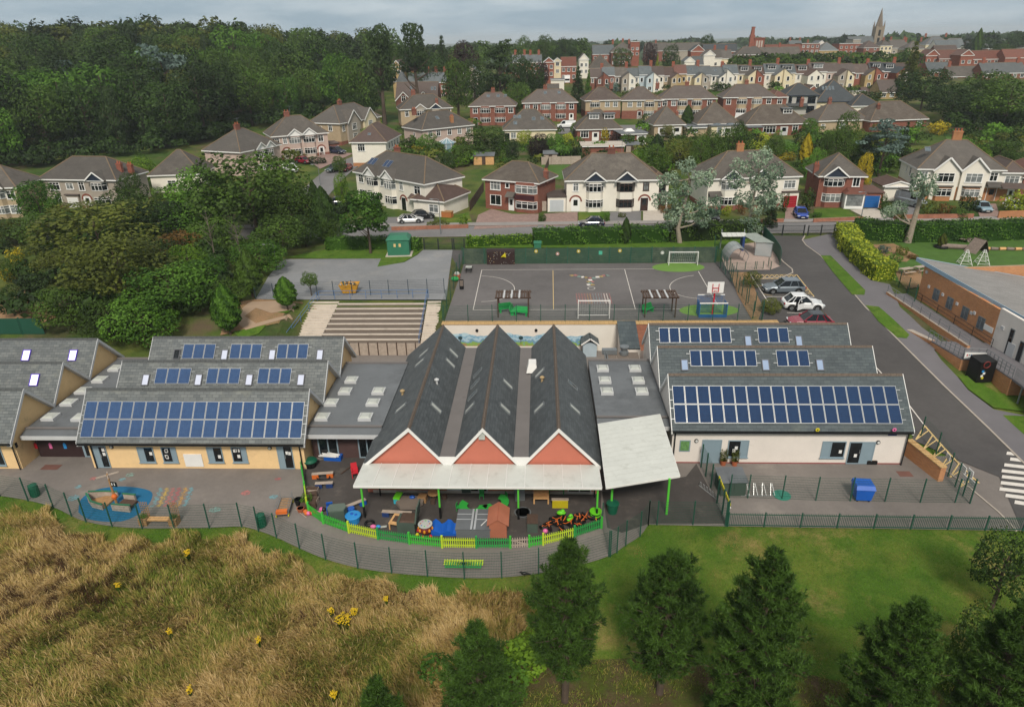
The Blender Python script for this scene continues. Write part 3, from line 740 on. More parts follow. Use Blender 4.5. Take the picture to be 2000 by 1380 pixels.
pv_group(RP[1],RR,1346,684,1479,716,6,1,CELLD);pv_group(RP[1],RR,1514,684,1582,716,3,1,CELLD)
pv_group(RP[2],RR,1286,640,1429,670,7,1,CELLD);pv_group(RP[2],RR,1478,640,1542,670,3,1,CELLD)
SKYB=M('sky_blue_skylight_glass','#8fa2bf',.12,.05,spec=.8)
for u in(1337,1495,1601):velux(RP[1],RR,u,713,.62,1.0,SKYB,VFR)
for u in(1461,1560):velux(RP[2],RR,u,666,.62,1.0,SKYB,VFR)
opening(RR,'door',45.25,1372,858,1405,902,panel='r',glassw=0)
opening(RR,'window',45.25,1423,859,1459,892,panel='r',glassw=.62,posters=2)
opening(RR,'window',45.25,1607,861,1647,893,panel='l',glassw=.62,posters=1)
opening(RR,'door',45.25,1660,862,1701,905,panel='r',glassw=.5,posters=1)
bulkhead(RR,1360,860,45.25);bulkhead(RR,1715,863,45.25)
downpipe(RR,10.25,45.1,0,3.0);downpipe(RR,27.5,45.1,0,3.0)
POSTER=M('leafy_poster','#5f8a52',.6,.5,6)
def flat_on(parent,name,y,u0,v0,u1,v1,m,d=.03):
 a,b=Py(u0,v0,y),Py(u1,v1,y);return MB().box(a.x,b.x,y-d,y-.002,b.z,a.z,m).ob(name,parent)
o=flat_on(RR,'notice_board',45.25,1328,859,1347,881,DOORG);flat_on(o,'poster',45.22,1330,861,1345,879,POSTER)
flat_on(RR,'name_sign',45.25,1735,846,1751,850,M('navy_sign','#2b3a72',.5,.05));flat_on(RR,'name_sign',45.25,1737,841,1749,845,WHITE)
for u,v,m in((1597,839,YELL),(1747,839,PINKP)):
 p=Py(u,v,44.8);mb=MB()
 for k in range(6):mb.ell((p.x+.1*math.cos(k*1.047),44.8,p.z+.1*math.sin(k*1.047)),(.07,.03,.07),m,8,5)
 mb.ell((p.x,44.78,p.z),(.05,.04,.05),DARK,8,5);mb.ob('flower_ornament',RR)
mb=MB();mb.box(10.1,27.6,45.235,45.249,0,.1,M('red_plinth_line','#8d4a48',.8,.1));mb.ob('plinth',RR)
CB=thing('central_hall','terracotta gabled school hall with three parallel dark slate roofs','school building')
YF,YBK=40.9,59.9
XA=(-9.15,-3.98,1.3);ZA,ZG=5.6,3.25
XL=(-12.75,-6.03,-.8);XR=(-7.1,-1.85,4.4);ZO=2.42
edges=[]
for i,xa in enumerate(XA):
 xl,zl=(XL[0],ZO)if i==0 else(XL[i],ZG);xr,zr=(XR[2],ZO)if i==2 else(XR[i],ZG)
 MB().slab([(xl,YBK,zl),(xl,YF,zl),(xa,YF,ZA),(xa,YBK,ZA)],.1,SLATE3).ob('roof_slope',CB)
 MB().slab([(xr,YF,zr),(xr,YBK,zr),(xa,YBK,ZA),(xa,YF,ZA)],.1,SLATE3).ob('roof_slope',CB)
 mb=MB();k=42
 for j in range(k):
  ya=YF+(YBK-YF)*j/k;yb=YF+(YBK-YF)*(j+1)/k-.015
  mb.hexa([(xa-.14,ya,ZA-.1),(xa+.14,ya,ZA-.1),(xa+.14,yb,ZA-.1),(xa-.14,yb,ZA-.1),(xa-.03,ya,ZA+.06),(xa+.03,ya,ZA+.06),(xa+.03,yb,ZA+.06),(xa-.03,yb,ZA+.06)],RIDGE)
 tag(mb.ob('ridge_tiles',CB),kind='stuff')
 zb=2.55;lx=xa-(ZA-zb)*(xa-xl)/(ZA-zl);rx=xa+(ZA-zb)*(xr-xa)/(ZA-zr)
 if i>0:lx=(XA[i-1]+XA[i])/2
 if i<2:rx=(XA[i]+XA[i+1])/2
 g=MB();yw=YF+.28
 g.poly([(lx,yw,0),(rx,yw,0),(rx,yw,zb),(xa,yw,ZA-.1),(lx,yw,zb)],PINKW)
 MB().poly([(rx,YBK-.1,0),(lx,YBK-.1,0),(lx,YBK-.1,zb),(xa,YBK-.1,ZA-.1),(rx,YBK-.1,zb)],PINKW).ob('rear_wall',CB)
 if i==0:g.poly([(lx,YBK-.1,0),(lx,yw,0),(lx,yw,zb),(lx,YBK-.1,zb)],PINKW)
 if i==2:g.poly([(rx,yw,0),(rx,YBK-.1,0),(rx,YBK-.1,zb),(rx,yw,zb)],PINKW)
 g.ob('gable_wall',CB)
 for(ex,ez)in((lx,zb),(rx,zb)):
  b=MB();b.hexa([(ex,YF-.06,ez-.26),(xa,YF-.06,ZA-.26),(xa,YF-.005,ZA-.26),(ex,YF-.005,ez-.26),(ex,YF-.06,ez+.02),(xa,YF-.06,ZA+.05),(xa,YF-.005,ZA+.05),(ex,YF-.005,ez+.02)],WHITE)
  b.hexa([(ex,YF,ez-.26),(xa,YF,ZA-.26),(xa,yw,ZA-.26),(ex,yw,ez-.26),(ex,YF,ez-.22),(xa,YF,ZA-.22),(xa,yw,ZA-.22),(ex,yw,ez-.22)],WHITE);b.ob('bargeboard',CB)
for i in(0,1):
 MB().box(XR[i]-.15,XL[i+1]+.15,YF+.02,YBK,ZG-.12,ZG-.02,FELTB).ob('gutter_floor',CB)
 xm=(XA[i]+XA[i+1])/2;mb=MB()
 mb.poly([(xm,YF-.004,2.5),(XL[i+1]+.1,YF-.004,ZG+.03),(XR[i]-.1,YF-.004,ZG+.03)][::1],WHITE);mb.poly([(xm,YF+.02,2.5),(XR[i]-.1,YF+.02,ZG+.03),(XL[i+1]+.1,YF+.02,ZG+.03)],WHITE);mb.ob('valley_panel',CB)
W_=lambda i:Plane((XL[i]if i else XL[0],YF,ZG if i else ZO),(0,-1,0),Vector((XA[i],0,ZA))-Vector((XL[i],0,ZG if i else ZO)))
E_=lambda i:Plane((XR[i],YF,ZG if i<2 else ZO),(0,1,0),Vector((XA[i],0,ZA))-Vector((XR[i],0,ZG if i<2 else ZO)))
z2=lambda a,b:(560+.35*a,600+.35*b)
for pl,l in((W_(0),[(768,257),(745,310),(640,563)]),(E_(0),[(928,257),(910,313),(830,563)]),(W_(1),[(1068,368),(1054,427),(1040,492),(1025,562)]),(E_(1),[(1230,430),(1215,567)]),(W_(2),[(1415,368),(1412,562)]),(E_(2),[(1592,435),(1605,570)])):
 for a,b in l:velux(pl,CB,*z2(a,b),.55,1.15,(GLASSL if(a in(1592,1054,1068,1040))else DOME),GREYM)
for pl,a,b,m in((E_(0),838,425,FASC),(W_(0),647,487,M('tan_vent','#a08a66',.6,.1)),(W_(2),1425,412,M('tan_vent','#a08a66',.6,.1))):
 h=pl.hit(*z2(a,b));p=pl.pt(*h);mb=MB();mb.lathe(p.x,p.y,[(.1,p.z-.1),(.1,p.z+.3),(.2,p.z+.32),(.2,p.z+.4),(.05,p.z+.5)],10,m);mb.ob('roof_vent',CB)
h=W_(2).hit(*z2(1385,330));p=W_(2).pt(*h);mb=MB();mb.hexa([(p.x-.75,p.y-.75,p.z-.3),(p.x+.25,p.y-.75,p.z-.3),(p.x+.25,p.y+.75,p.z-.3),(p.x-.75,p.y+.75,p.z-.3),(p.x-.55,p.y-.5,p.z+.5),(p.x+.1,p.y-.5,p.z+.5),(p.x+.1,p.y+.5,p.z+.5),(p.x-.55,p.y+.5,p.z+.5)],WHITE);mb.ob('roof_cowl',CB)
p=Py(941,849,41.1);MB().box(p.x-.22,p.x+.22,40.98,41.17,p.z-.32,p.z+.32,DOME).ob('gable_vent',CB)
MB().box(-12.2,4.0,41.10,41.176,0,.22,CONC).ob('plinth',CB)
def low_open(kind,x0,x1,z0,z1,mullions,col=WHITE,glass=GLASS):
 mb=MB();f=.08;y=41.18
 mb.box(x0,x1,y-.09,y-.005,z0,z0+f,col);mb.box(x0,x1,y-.09,y-.005,z1-f,z1,col)
 for i in range(mullions+1):
  x=x0+(x1-x0-f)*i/mullions;mb.box(x,x+f,y-.088,y-.006,z0+f,z1-f,col)
 o=mb.ob(kind,CB);MB().box(x0+f,x1-f,y-.04,y-.01,z0+f,z1-f,glass).ob('pane',o)
low_open('window',-10.4,-7.9,.9,2.1,3);low_open('door',-5.1,-3.8,.1,2.15,2,FASC);low_open('window',-2.6,-.2,.9,2.1,3);low_open('door',2.0,3.7,.1,2.15,2,FASC,DARK);low_open('window',-7.4,-6.2,.9,2.1,2)
VE=thing('veranda','long white sheet roofed veranda on green posts in front of the terracotta gables','canopy',(-4.2,38.3,0))
o_=VE.location
def vb():return MB()
x0,x1,ya,yb,za,zb=-12.6,4.12,38.0,41.0,2.78,2.62
for i in range(13):
 a,b=x0+(x1-x0)*i/13+.02,x0+(x1-x0)*(i+1)/13-.02
 mb=MB();mb.slab([(a-o_.x,ya-o_.y,za),(b-o_.x,ya-o_.y,za),(b-o_.x,yb-o_.y,zb),(a-o_.x,yb-o_.y,zb)],.03,CANOPY);mb.ob('roof_sheet',VE)
mb=MB()
for i in range(14):
 a=x0+(x1-x0)*i/13;mb.bar((a-o_.x,ya-o_.y,za+.01),(a-o_.x,yb-o_.y,zb+.01),.036,.06,WHITE)
mb.box(x0-o_.x,x1-o_.x,ya-.06-o_.y,ya-o_.y,za-.1,za+.04,WHITE);mb.ob('glazing_bars',VE)
MB().box(x0+.3-o_.x,x1-.1-o_.x,ya+.18-o_.y,ya+.28-o_.y,za-.3,za-.1,POSTG).ob('beam',VE)
for u,v in((713,1010),(861,1010),(1013,1011),(1165,1013)):
 p=P(u,v,0);mb=MB();mb.box(p.x-.06-o_.x,p.x+.06-o_.x,38.18-o_.y,38.3-o_.y,.02,za-.3,POSTG);q=mb.ob('post',VE)
 MB().box(p.x-.07-o_.x,p.x+.07-o_.x,38.17-o_.y,38.31-o_.y,0,.95,BLACK).ob('sleeve',q)
for x in(-11.6,3.9):MB().box(x-.05-o_.x,x+.05-o_.x,40.7-o_.y,40.8-o_.y,0,2.5,BLACK).ob('rear_post',VE)
PC=thing('passage_canopy','large tilted white sheet canopy on two tall green posts beside the hall','canopy',(7,42,0))
o_=PC.location;q=[P(1184,951,3.0),P(1328,928,3.0),P(1289,808,3.35),P(1168,827,3.35)]
nb=14;mb=MB()
for i in range(nb):
 s,e=i/nb,(i+1)/nb-.0025
 c=[q[0].lerp(q[3],s),q[1].lerp(q[2],s),q[1].lerp(q[2],e),q[0].lerp(q[3],e)]
 o=MB().slab([p-o_ for p in c],.03,CANOPY).ob('roof_sheet',PC)
mb.bar(q[0]-o_+Vector((0,0,-.08)),q[1]-o_+Vector((0,0,-.08)),.05,.14,WHITE);mb.bar(q[1]-o_+Vector((0,0,-.08)),q[2]-o_+Vector((0,0,-.08)),.05,.14,WHITE);mb.bar(q[2]-o_+Vector((0,0,-.08)),q[3]-o_+Vector((0,0,-.08)),.05,.14,WHITE);mb.bar(q[3]-o_+Vector((0,0,-.08)),q[0]-o_+Vector((0,0,-.08)),.05,.14,WHITE);mb.ob('edge_trim',PC)
for u,v in((1306,1021),(1196,1013)):
 p=P(u,v,0);MB().box(p.x-.07-o_.x,p.x+.07-o_.x,p.y+.95-o_.y-.07,p.y+.95-o_.y+.07,0,2.95,POSTG).ob('post',PC)
for x,y in((9.2,46.5),(5.0,45.5)):MB().box(x-.05-o_.x,x+.05-o_.x,y-.05-o_.y,y+.05-o_.y,0,3.2,POSTG).ob('post',PC)
def flat_link(label,x0,x1,y0,y1,z,yfas,ywall,domes,wallm,xs=()):
 t=thing('flat_roofed_link',label,'school building',((x0+x1)/2,y0,0));o_=t.location
 B=lambda mb,n:mb.ob(n,t,(-o_.x,-o_.y,0))
 B(MB().box(x0,x1,y0,y1,z-.25,z,FELT),'roof')
 B(MB().box(x0,x1,y0-.14,y0+.06,z+.003,z+.1,FELTB),'roof_kerb');B(MB().box(x0,x1,y1-.2,y1,z+.003,z+.12,FELTB),'roof_kerb')
 mb=MB();mb.hexa([(x0,yfas,z-.45),(x1,yfas,z-.45),(x1,y0-.141,z-.45),(x0,y0-.141,z-.45),(x0,yfas,z-.25),(x1,yfas,z-.25),(x1,y0-.141,z-.03),(x0,y0-.141,z-.03)],FELT);B(mb,'lower_roof')
 B(MB().box(x0+.02,x1-.02,yfas-.06,yfas-.003,z-.55,z-.22,FASC),'fascia')
 B(MB().box(x0+.02,x1-.02,ywall,y1-.1,0,z-.26,wallm),'wall')
 for u,v in domes:
  p=P(u,v,z+.2);dm=MB();dm.box(-.52,.52,-.52,.52,-.2,.02,FASC);o=dm.ob('skylight',t,(p.x-o_.x,p.y-o_.y,z+.2))
  dm=MB();dm.hexa([(-.45,-.45,.021),(.45,-.45,.021),(.45,.45,.021),(-.45,.45,.021),(-.3,-.3,.14),(.3,-.3,.14),(.3,.3,.14),(-.3,.3,.14)],DOME);dm.ob('dome',o)
 return t,o_
z1=lambda a,b:(.35*a,600+.35*b)
LK,o_=flat_link('grey flat roofed link with seven skylights between the cream range and the hall',-18.0,-12.2,45.5,57.0,3.0,44.6,45.7,[z2(*q)for q in((362,400),(327,462),(513,462),(250,525),(482,525),(200,605),(440,605))],M('dark_link_wall','#4c3836',.8,.1))
for x0,x1 in((-17.5,-15.9),(-14.3,-12.9)):
 mb=MB();mb.box(x0,x1,45.6,45.69,.05,.15,DOORG);mb.box(x0,x1,45.6,45.69,2.1,2.2,DOORG)
 for x in(x0,(x0+x1)/2-.05,x1-.1):mb.box(x,x+.1,45.6,45.69,.15,2.1,DOORG)
 o=mb.ob('door',LK,(-o_.x,-o_.y,0));MB().box(x0+.1,x1-.1,45.63,45.67,.15,2.1,GLASS).ob('pane',o)
FL,o_=flat_link('grey flat roofed link with skylights between the two cream ranges',-40.4,-35.25,45.2,58.2,2.9,44.4,45.6,[z1(*q)for q in((645,335),(557,398),(463,460),(385,525),(282,605),(448,608))],M('dark_red_cladding','#2e1c1d',.7,.1))
for u,m in((69,REDP),(98,PINKP),(126,BLUEB)):
 p=Py(u,870,45.55);mb=MB();mb.prism([(-.12,0),(.12,0),(.12,.42),(0,.56),(-.12,.42)],0,.03,m)
 o=mb.ob('wall_ornament',FL,(p.x-o_.x,45.59-o_.y,p.z-.28));o.rotation_euler=(R_(90),0,0)
mb=MB();mb.box(-36.6,-35.3,45.5,45.59,.05,2.2,DOORG);o=mb.ob('door',FL,(-o_.x,-o_.y,0));MB().box(-36.4,-35.5,45.47,45.495,.2,2.05,GLASS).ob('pane',o)
z5=lambda a,b:(1120+.1594*a,620+.1594*b)
KL,o_=flat_link('grey flat roofed link with six skylights between the hall and the white range',4.45,10.0,47.1,57.6,3.0,46.0,47.3,[z5(*q)for q in((358,612),(752,612),(385,755),(793,757),(410,890),(835,890))],M('link_wall','#8d8580',.9,.1))
LB=thing('kitchen_block','low block with a dark slate lean-to roof behind the flat roofed link','school building',(9.3,61.5,0))
MB().box(-1.2,.55,.2,4.2,0,2.3,WREND).ob('wall',LB);MB().slab([(-1.4,.1,2.35),(.5,.1,2.35),(.5,4.3,3.6),(-1.4,4.3,3.6)],.1,SLATE2).ob('roof',LB)
PD=thing('plant_deck','grey slabbed plant deck with ducts and a round cowl behind the flat roof','roof plant',(7.9,59.4,0))
MB().box(-1.6,1.6,-1.6,1.6,0,2.2,CONC).ob('base',PD)
for i in range(3):
 for j in range(3):MB().box(-1.58+i*1.06,-.56+i*1.06,-1.58+j*1.06,-.56+j*1.06,2.203,2.26,TAN).ob('paving_slab',PD)
MB().box(-1.9,-.5,.9,1.5,2.3,2.75,GREYM).ob('air_unit',PD);MB().lathe(.2,1.0,[(.42,2.3),(.42,2.6),(.3,2.62),(.3,3.0),(.45,3.02),(.45,3.15),(.05,3.2)],16,GREYM).ob('cowl',PD)
mb=MB()
for x in(-1.7,-1.5):mb.tube([(x,-1.7,.4),(x,-1.7,2.5),(x,1.2,2.5)],.05,6,GREYM)
mb.ob('pipes',PD)
ph=thing('playhouse','small white timber playhouse with a grey pitched roof behind the flat roof','playhouse',P(1151,692,.0)+Vector((0,0,0)))
MB().box(-.7,.7,-.6,.6,0,1.5,M('pale_blue_board','#a3b3bd',.7,.1)).ob('wall',ph);mb=MB();mb.slab([(-.9,-.8,1.45),(.0,-.8,2.1),(0,.8,2.1),(-.9,.8,1.45)][::-1],.06,SLATE2);mb.slab([(.9,.8,1.45),(0,.8,2.1),(0,-.8,2.1),(.9,-.8,1.45)][::-1],.06,SLATE2);mb.ob('roof',ph)
MB().bar((-.92,-.82,1.43),(0,-.82,2.1),.05,.14,WHITE).bar((.92,-.82,1.43),(0,-.82,2.1),.05,.14,WHITE).ob('bargeboard',ph)
RW=thing('retaining_wall','pale concrete retaining wall with a painted landscape mural behind the hall','wall',(0,66.3,0))
MB().box(-10.2,8.4,0,.25,-.2,3.0,M('retaining_render','#d8d3ca',.9,.06,.5,.1,40,dirt=('#8e8375',.5,.6,.9))).ob('wall',RW)
MB().box(8.402,24.5,0,.25,-.2,3.0,BRICKW).ob('brick_length',RW)
def mural():
 m,N,L,b=_base('mural_paint');tc=N.new('ShaderNodeTexCoord');sp=N.new('ShaderNodeSeparateXYZ');L.new(tc.outputs['Object'],sp.inputs[0])
 n=nmap(N,L,tc.outputs['Object'],1.6,5);a=N.new('ShaderNodeMath');a.operation='MULTIPLY_ADD';L.new(n,a.inputs[0]);a.inputs[1].default_value=1.9;L.new(sp.outputs[2],a.inputs[2])
 r=N.new('ShaderNodeValToRGB');e=r.color_ramp.elements;L.new(rng_(N,L,a.outputs[0],.9,3.2,0,1),r.inputs[0]);r.color_ramp.interpolation='CONSTANT'
 e[0].color=(*C('#6b8258'),1);e[1].position=.2;e[1].color=(*C('#97805c'),1)
 for p,c in((.3,'#7fa24e'),(.42,'#6a93ab'),(.55,'#9fbccb'),(.68,'#7ba4bd'),(.8,'#a9c6d2')):q=e.new(p);q.color=(*C(c),1)
 L.new(r.outputs[0],b.inputs['Base Color']);b.inputs['Roughness'].default_value=.85;return m
MU=mural()
mb=MB();pts=[(-9.6,.55),(4.9,.55),(4.9,1.8)];rg=random.Random(3)
pts+=[(x,1.75+.2*math.sin(x*1.3)+.2*rg.random())for x in np.arange(4.6,-9.6,-.35)]
mb.poly([(x,-.01,z)for x,z in pts],MU);mb.ob('mural',RW)
for x in(-8.4,-5.2,-2.0,1.3,4.5):
 mb=MB();mb.box(x-.03,x+.03,-.035,-.012,.8,1.3,WOODD);mb.ell((x,-.03,1.5),(.24,.02,.22),M('painted_tree','#243f46',.8,.2),10,6);mb.ob('painted_tree',RW)
for x in(-6.6,-.4):
 mb=MB();mb.tube([(x,-.002,2.35),(x,-.1,2.35)],[.17,.15],12,LAMPB);mb.ob('wall_lamp',RW)
for x0,x1,n in((-10.3,24.6,78),):
 for i in range(n):
  a=x0+(x1-x0)*i/n;c=MB();w=(x1-x0)/n-.012
  if i==0:cm=c.box(0,w,-.06,.84,3.003,3.1,BRICKY).mesh('coping_stone')
  ob('coping_stone',cm,RW,(a,0,random.uniform(0,.012)))
BL=thing('stepped_seating','broad concrete amphitheatre steps with brown treads climbing to the car park','amphitheatre',(-19,67,0))
o_=BL.location;NR=9
for i in range(NR):
 y0,z0=66.9+i*.78,.4+i*.3
 xl,xr=-26.0+i*.12+1.9,-13.0
 mb=MB();mb.box(xl-o_.x,xr-o_.x,y0-o_.y,y0+.25-o_.y,z0-.09,z0,CONCP);mb.ob('seat_edge',BL);MB().box(xl-o_.x,xr-o_.x,y0+.03-o_.y,y0+.25-o_.y,z0-.6,z0-.093,TAN).ob('riser',BL)
 mb=MB();mb.box(xl-o_.x,xr-o_.x,y0+.253-o_.y,y0+.777-o_.y,z0-.6,z0-.03,TAN);mb.ob('tread',BL)
for sx0,sx1,sh in((-27.6,-25.9,.12),(-12.9,-11.3,0)):
 for j in range(NR*2):
  y0,z0=66.9+j*.39,.2+j*.155;mb=MB();mb.box(sx0+sh*j/2+.0-o_.x,sx1+sh*j/2+1.7*(sh>0)-o_.x,y0-o_.y,y0+.388-o_.y,z0-.6,z0,CONCP);mb.ob('step',BL)
MB().box(-24.2-o_.x,-13-o_.x,66.7-o_.y,66.88-o_.y,-.1,.05,CONC).ob('kerb',BL)
RAILB=M('blue_rail','#4d6f9c',.5,.1)
def railing(label,pts,m,h=1.0,step=1.6,bars=2,name='railing',r=.025):
 pts=[Vector(p)for p in pts];t=thing(name,label,name.replace('_',' '),pts[0]);o=pts[0];mb=MB()
 for k in range(bars):mb.tube([p-o+Vector((0,0,h*(1-k/(bars+.3))))for p in pts],r,6,m)
 mb.ob('rails',t)
 for a,b in zip(pts[:-1],pts[1:]):
  n=max(1,int((b-a).length/step))
  for i in range(n+1):
   q=a.lerp(b,i/n)-o;MB().tube([q,q+Vector((0,0,h))],r*1.2,6,m).ob('post',t)
 return t
railing('blue railing down the stair beside the grass bank',[(-27.7,67.0,.3),(-25.7,73.8,3.0)],RAILB)
railing('blue railing along the top of the stepped seating',[(-25.6,74.2,3.0),(-12.9,74.6,3.0)],RAILB)
railing('blue handrail between the steps and the seating beside the court',[(-12.95,67.0,.4),(-12.95,74.2,3.1)],RAILB)
tw=thing('timber_wall','weathered timber panel wall below the stepped seating','fence',(-24,65.2,0))
for i in range(13):
 mb=MB();mb.box(.05,.93,0,.06,0,1.35,GREYW);mb.ob('panel',tw,(i*1.0,0,0));MB().box(-.05,.045,-.04,.08,0,1.45,WOODD).ob('post',tw,(i*1.0,0,0))
# -- fences
def mesh_panel(parent,a,b,h,m,dv=.1,dh=.2,wire=.007):
 mb=MB();d=b-a;L=Vector((d.x,d.y,0)).length
 if L<.05:return
 ux=d/L;n=Vector((-ux.y,ux.x,0)).normalized()*(wire/2)
 k=int(h/dh)
 for i in range(k+1):
  z=.05+(h-.1)*i/k;w2=Vector((0,0,wire))
  p,q=a+Vector((0,0,z)),b+Vector((0,0,z));mb.hexa([p-n-w2,q-n-w2,q+n-w2,p+n-w2,p-n+w2,q-n+w2,q+n+w2,p+n+w2],m)
 for i in range(1,int(L/dv)):
  p=a+ux*(dv*i);e=ux*(wire/2)
  mb.poly([p-e+Vector((0,0,.05)),p+e+Vector((0,0,.05)),p+e+Vector((0,0,h-.05)),p-e+Vector((0,0,h-.05))],m)
 tag(mb.ob('mesh_panel',parent),kind='stuff')
def mesh_fence(label,pts,h,m=None,dv=.1,r=.035,name='mesh_fence',group=None,cat='fence',skip=()):
 m=m or FENCEG;pts=[Vector(p)for p in pts];t=thing(name,label,cat,pts[0],0,group);o=pts[0]
 for i,p in enumerate(pts):
  q=p-o;MB().box(q.x-r,q.x+r,q.y-r,q.y+r,q.z-.2,q.z+h+.06,m).ob('post',t)
  if i+1<len(pts)and i not in skip:mesh_panel(t,q,pts[i+1]-o,h,m,dv)
 return t
mesh_fence('long dark green mesh fence curving along the grass edge',pxs(FENCE_PX,0),1.95)
mesh_fence('green mesh fence closing the covered passage beside the lawn',pxs([(1266,1024),(1283,1024),(1353,1024),(1416,1026)],0),1.9)
mesh_fence('green mesh gate between picket fence and curved fence',pxs([(1176,1030),(1192,1086),(1205,1078)],0),2.0,dv=.06,name='mesh_gate',cat='gate')
mesh_fence('dense green mesh fence running from the white range to the lawn',pxs([(1369,912),(1378,930),(1388,952),(1400,982),(1410,1003),(1419,1026)],0),2.0,dv=.035,r=.045)
mesh_fence('green mesh fence across the yard behind the blue bin',pxs([(1424,972),(1460,972),(1527,974),(1593,977),(1660,978),(1728,979),(1797,981),(1865,981),(1894,982)],0),1.95)
FR6=mesh_fence('green mesh fence with white notices beside the yellow hatching',pxs([(1797,856),(1827,888),(1851,930),(1865,950),(1880,968),(1894,983)],0),2.0)
for u,v,w,h in((1846,893,.5,.45),(1874,918,.75,.55),(1878,936,.55,.45),(1889,926,.6,.5),(1893,945,.7,.4)):
 p=P(u,v+24,0);MB().box(-.02,.02,-w/2,w/2,0,h,WHITE).ob('notice',FR6,(p.x-FR6.location.x-.06,p.y-FR6.location.y,.95))
def bar_fence(label,a,b,h,step,n_post,m):
 t=thing('bar_railing',label,'railing',a);d=b-a;L=d.length;u=d/L;k=int(L/step)
 for j in range(n_post):
  s0,s1=L*j/n_post,L*(j+1)/n_post;mb=MB()
  for z in(.12,h-.12):mb.bar(u*s0+Vector((0,0,z)),u*s1+Vector((0,0,z)),.03,.05,m)
  for i in range(1,int((s1-s0)/step)):p=u*(s0+i*step);mb.box(p.x-.012,p.x+.012,p.y-.012,p.y+.012,.05,h+.02*(i%2),m)
  tag(mb.ob('bar_panel',t),kind='stuff');p=u*s0;MB().box(p.x-.04,p.x+.04,p.y-.04,p.y+.04,0,h+.08,m).ob('post',t)
 p=u*L;MB().box(p.x-.04,p.x+.04,p.y-.04,p.y+.04,0,h+.08,m).ob('post',t)
bar_fence('low green bow topped railing between the yard and the lawn',P(1421,1027,0),P(1997,1036,0),1.1,.115,8,FENCEG)
gw=thing('garden_wall','brick garden wall with pale coping stones beside the white range','wall',P(1831,940,0));o_=gw.location
a,b=Vector((0,0,0)),Vector((28.35,46.6,0))-o_;d=(b-a).normalized();s=Vector((d.y,-d.x,0))*.45;L=(b-a).length
mb=MB();mb.hexa([a,a+s,b+s,b,a+Vector((0,0,1.15)),a+s+Vector((0,0,1.15)),b+s+Vector((0,0,1.3)),b+Vector((0,0,1.3))],BRICKH);mb.ob('wall',gw)
for i in range(12):
 p,q=a.lerp(b,i/12),a.lerp(b,(i+.94)/12);z=1.153+.15*i/12;e=s*.08
 mb=MB();mb.hexa([p-e+Vector((0,0,z)),p+s+e+Vector((0,0,z)),q+s+e+Vector((0,0,z+.012)),q-e+Vector((0,0,z+.012)),p-e+Vector((0,0,z+.08)),p+s+e+Vector((0,0,z+.08)),q+s+e+Vector((0,0,z+.092)),q-e+Vector((0,0,z+.092))],BRICKY);mb.ob('coping_stone',gw)
PK=[((604,1002),GREEN),((632,1022),GREEN),((682,1040),LIME),((739,1053),GREEN2),((800,1062),GREEN),((864,1069),LIME),((931,1070),GREEN2),((997,1070),GREYW),((1034,1068),GREEN),((1061,1064),LIME),((1122,1049),GREEN2),((1175,1031),None)]
def picket(t,a,b,m,h=.85,gate=False):
 L=(b-a).length;u=(b-a)/L;n=Vector((-u.y,u.x,0));mb=MB()
 for z in(.2,.62):mb.bar(a+u*.05+n*.03+Vector((0,0,z)),b-u*.05+n*.03+Vector((0,0,z)),.04,.08,m)
 k=int(L/.14)
 for i in range(1,k):
  p=a+u*(L*i/k)-n*.02;e=u*.04;f=n*.012
  mb.hexa([p-e-f+Vector((0,0,.06)),p+e-f+Vector((0,0,.06)),p+e+f+Vector((0,0,.06)),p-e+f+Vector((0,0,.06)),p-e*.7-f+Vector((0,0,h)),p+e*.7-f+Vector((0,0,h)),p+e*.7+f+Vector((0,0,h)),p-e*.7+f+Vector((0,0,h))],m)
 if gate:mb.bar(a+u*.1+n*.03+Vector((0,0,.6)),b-u*.1+n*.03+Vector((0,0,.22)),.04,.08,m)
 tag(mb.ob('gate' if gate else 'picket_panel',t),kind='stuff')
pf=thing('picket_fence','curving picket fence in alternating greens with a bare timber gate','picket fence',P(604,1002,0));o_=Vector(pf.location)
for i,(q,m)in enumerate(PK):
 p=P(*q,0)-o_;MB().box(p.x-.065,p.x+.065,p.y-.065,p.y+.065,0,.98,m if m and m is not GREYW else GREEN).ob('post',pf)
 if m:picket(pf,p,P(*PK[i+1][0],0)-o_,m,gate=m is GREYW)
pf=thing('picket_fence','lime and green picket fence running back to the cream wall','picket fence',P(601,990,0));o_=Vector(pf.location)
ql=[((601,992),LIME),((597,962),GREEN),((592,930),GREEN2),((587,903),None)]
for i,(q,m)in enumerate(ql):
 p=P(*q,0)-o_;MB().box(p.x-.06,p.x+.06,p.y-.06,p.y+.06,0,.98,m or GREEN).ob('post',pf)
 if m:picket(pf,p,P(*ql[i+1][0],0)-o_,m)
sp=thing('fallen_fence','loose green picket panel lying flat on the path by the outer fence','picket fence',P(870,1112,0)+Vector((0,0,.1)))
for a,b,m,y in(((0,0),(2.2,0),GREEN2,0),((-.1,.25),(2.3,.3),LIME,0)):
 mb=MB()
 for z in(.1,.4):mb.bar((a[0],a[1]+z,.04),(b[0],b[1]+z,.04),.08,.04,m)
 for i in range(16):x=a[0]+(b[0]-a[0])*i/15;mb.box(x-.035,x+.035,a[1],a[1]+.5,.061,.09,m)
 mb.ob('panel',sp)
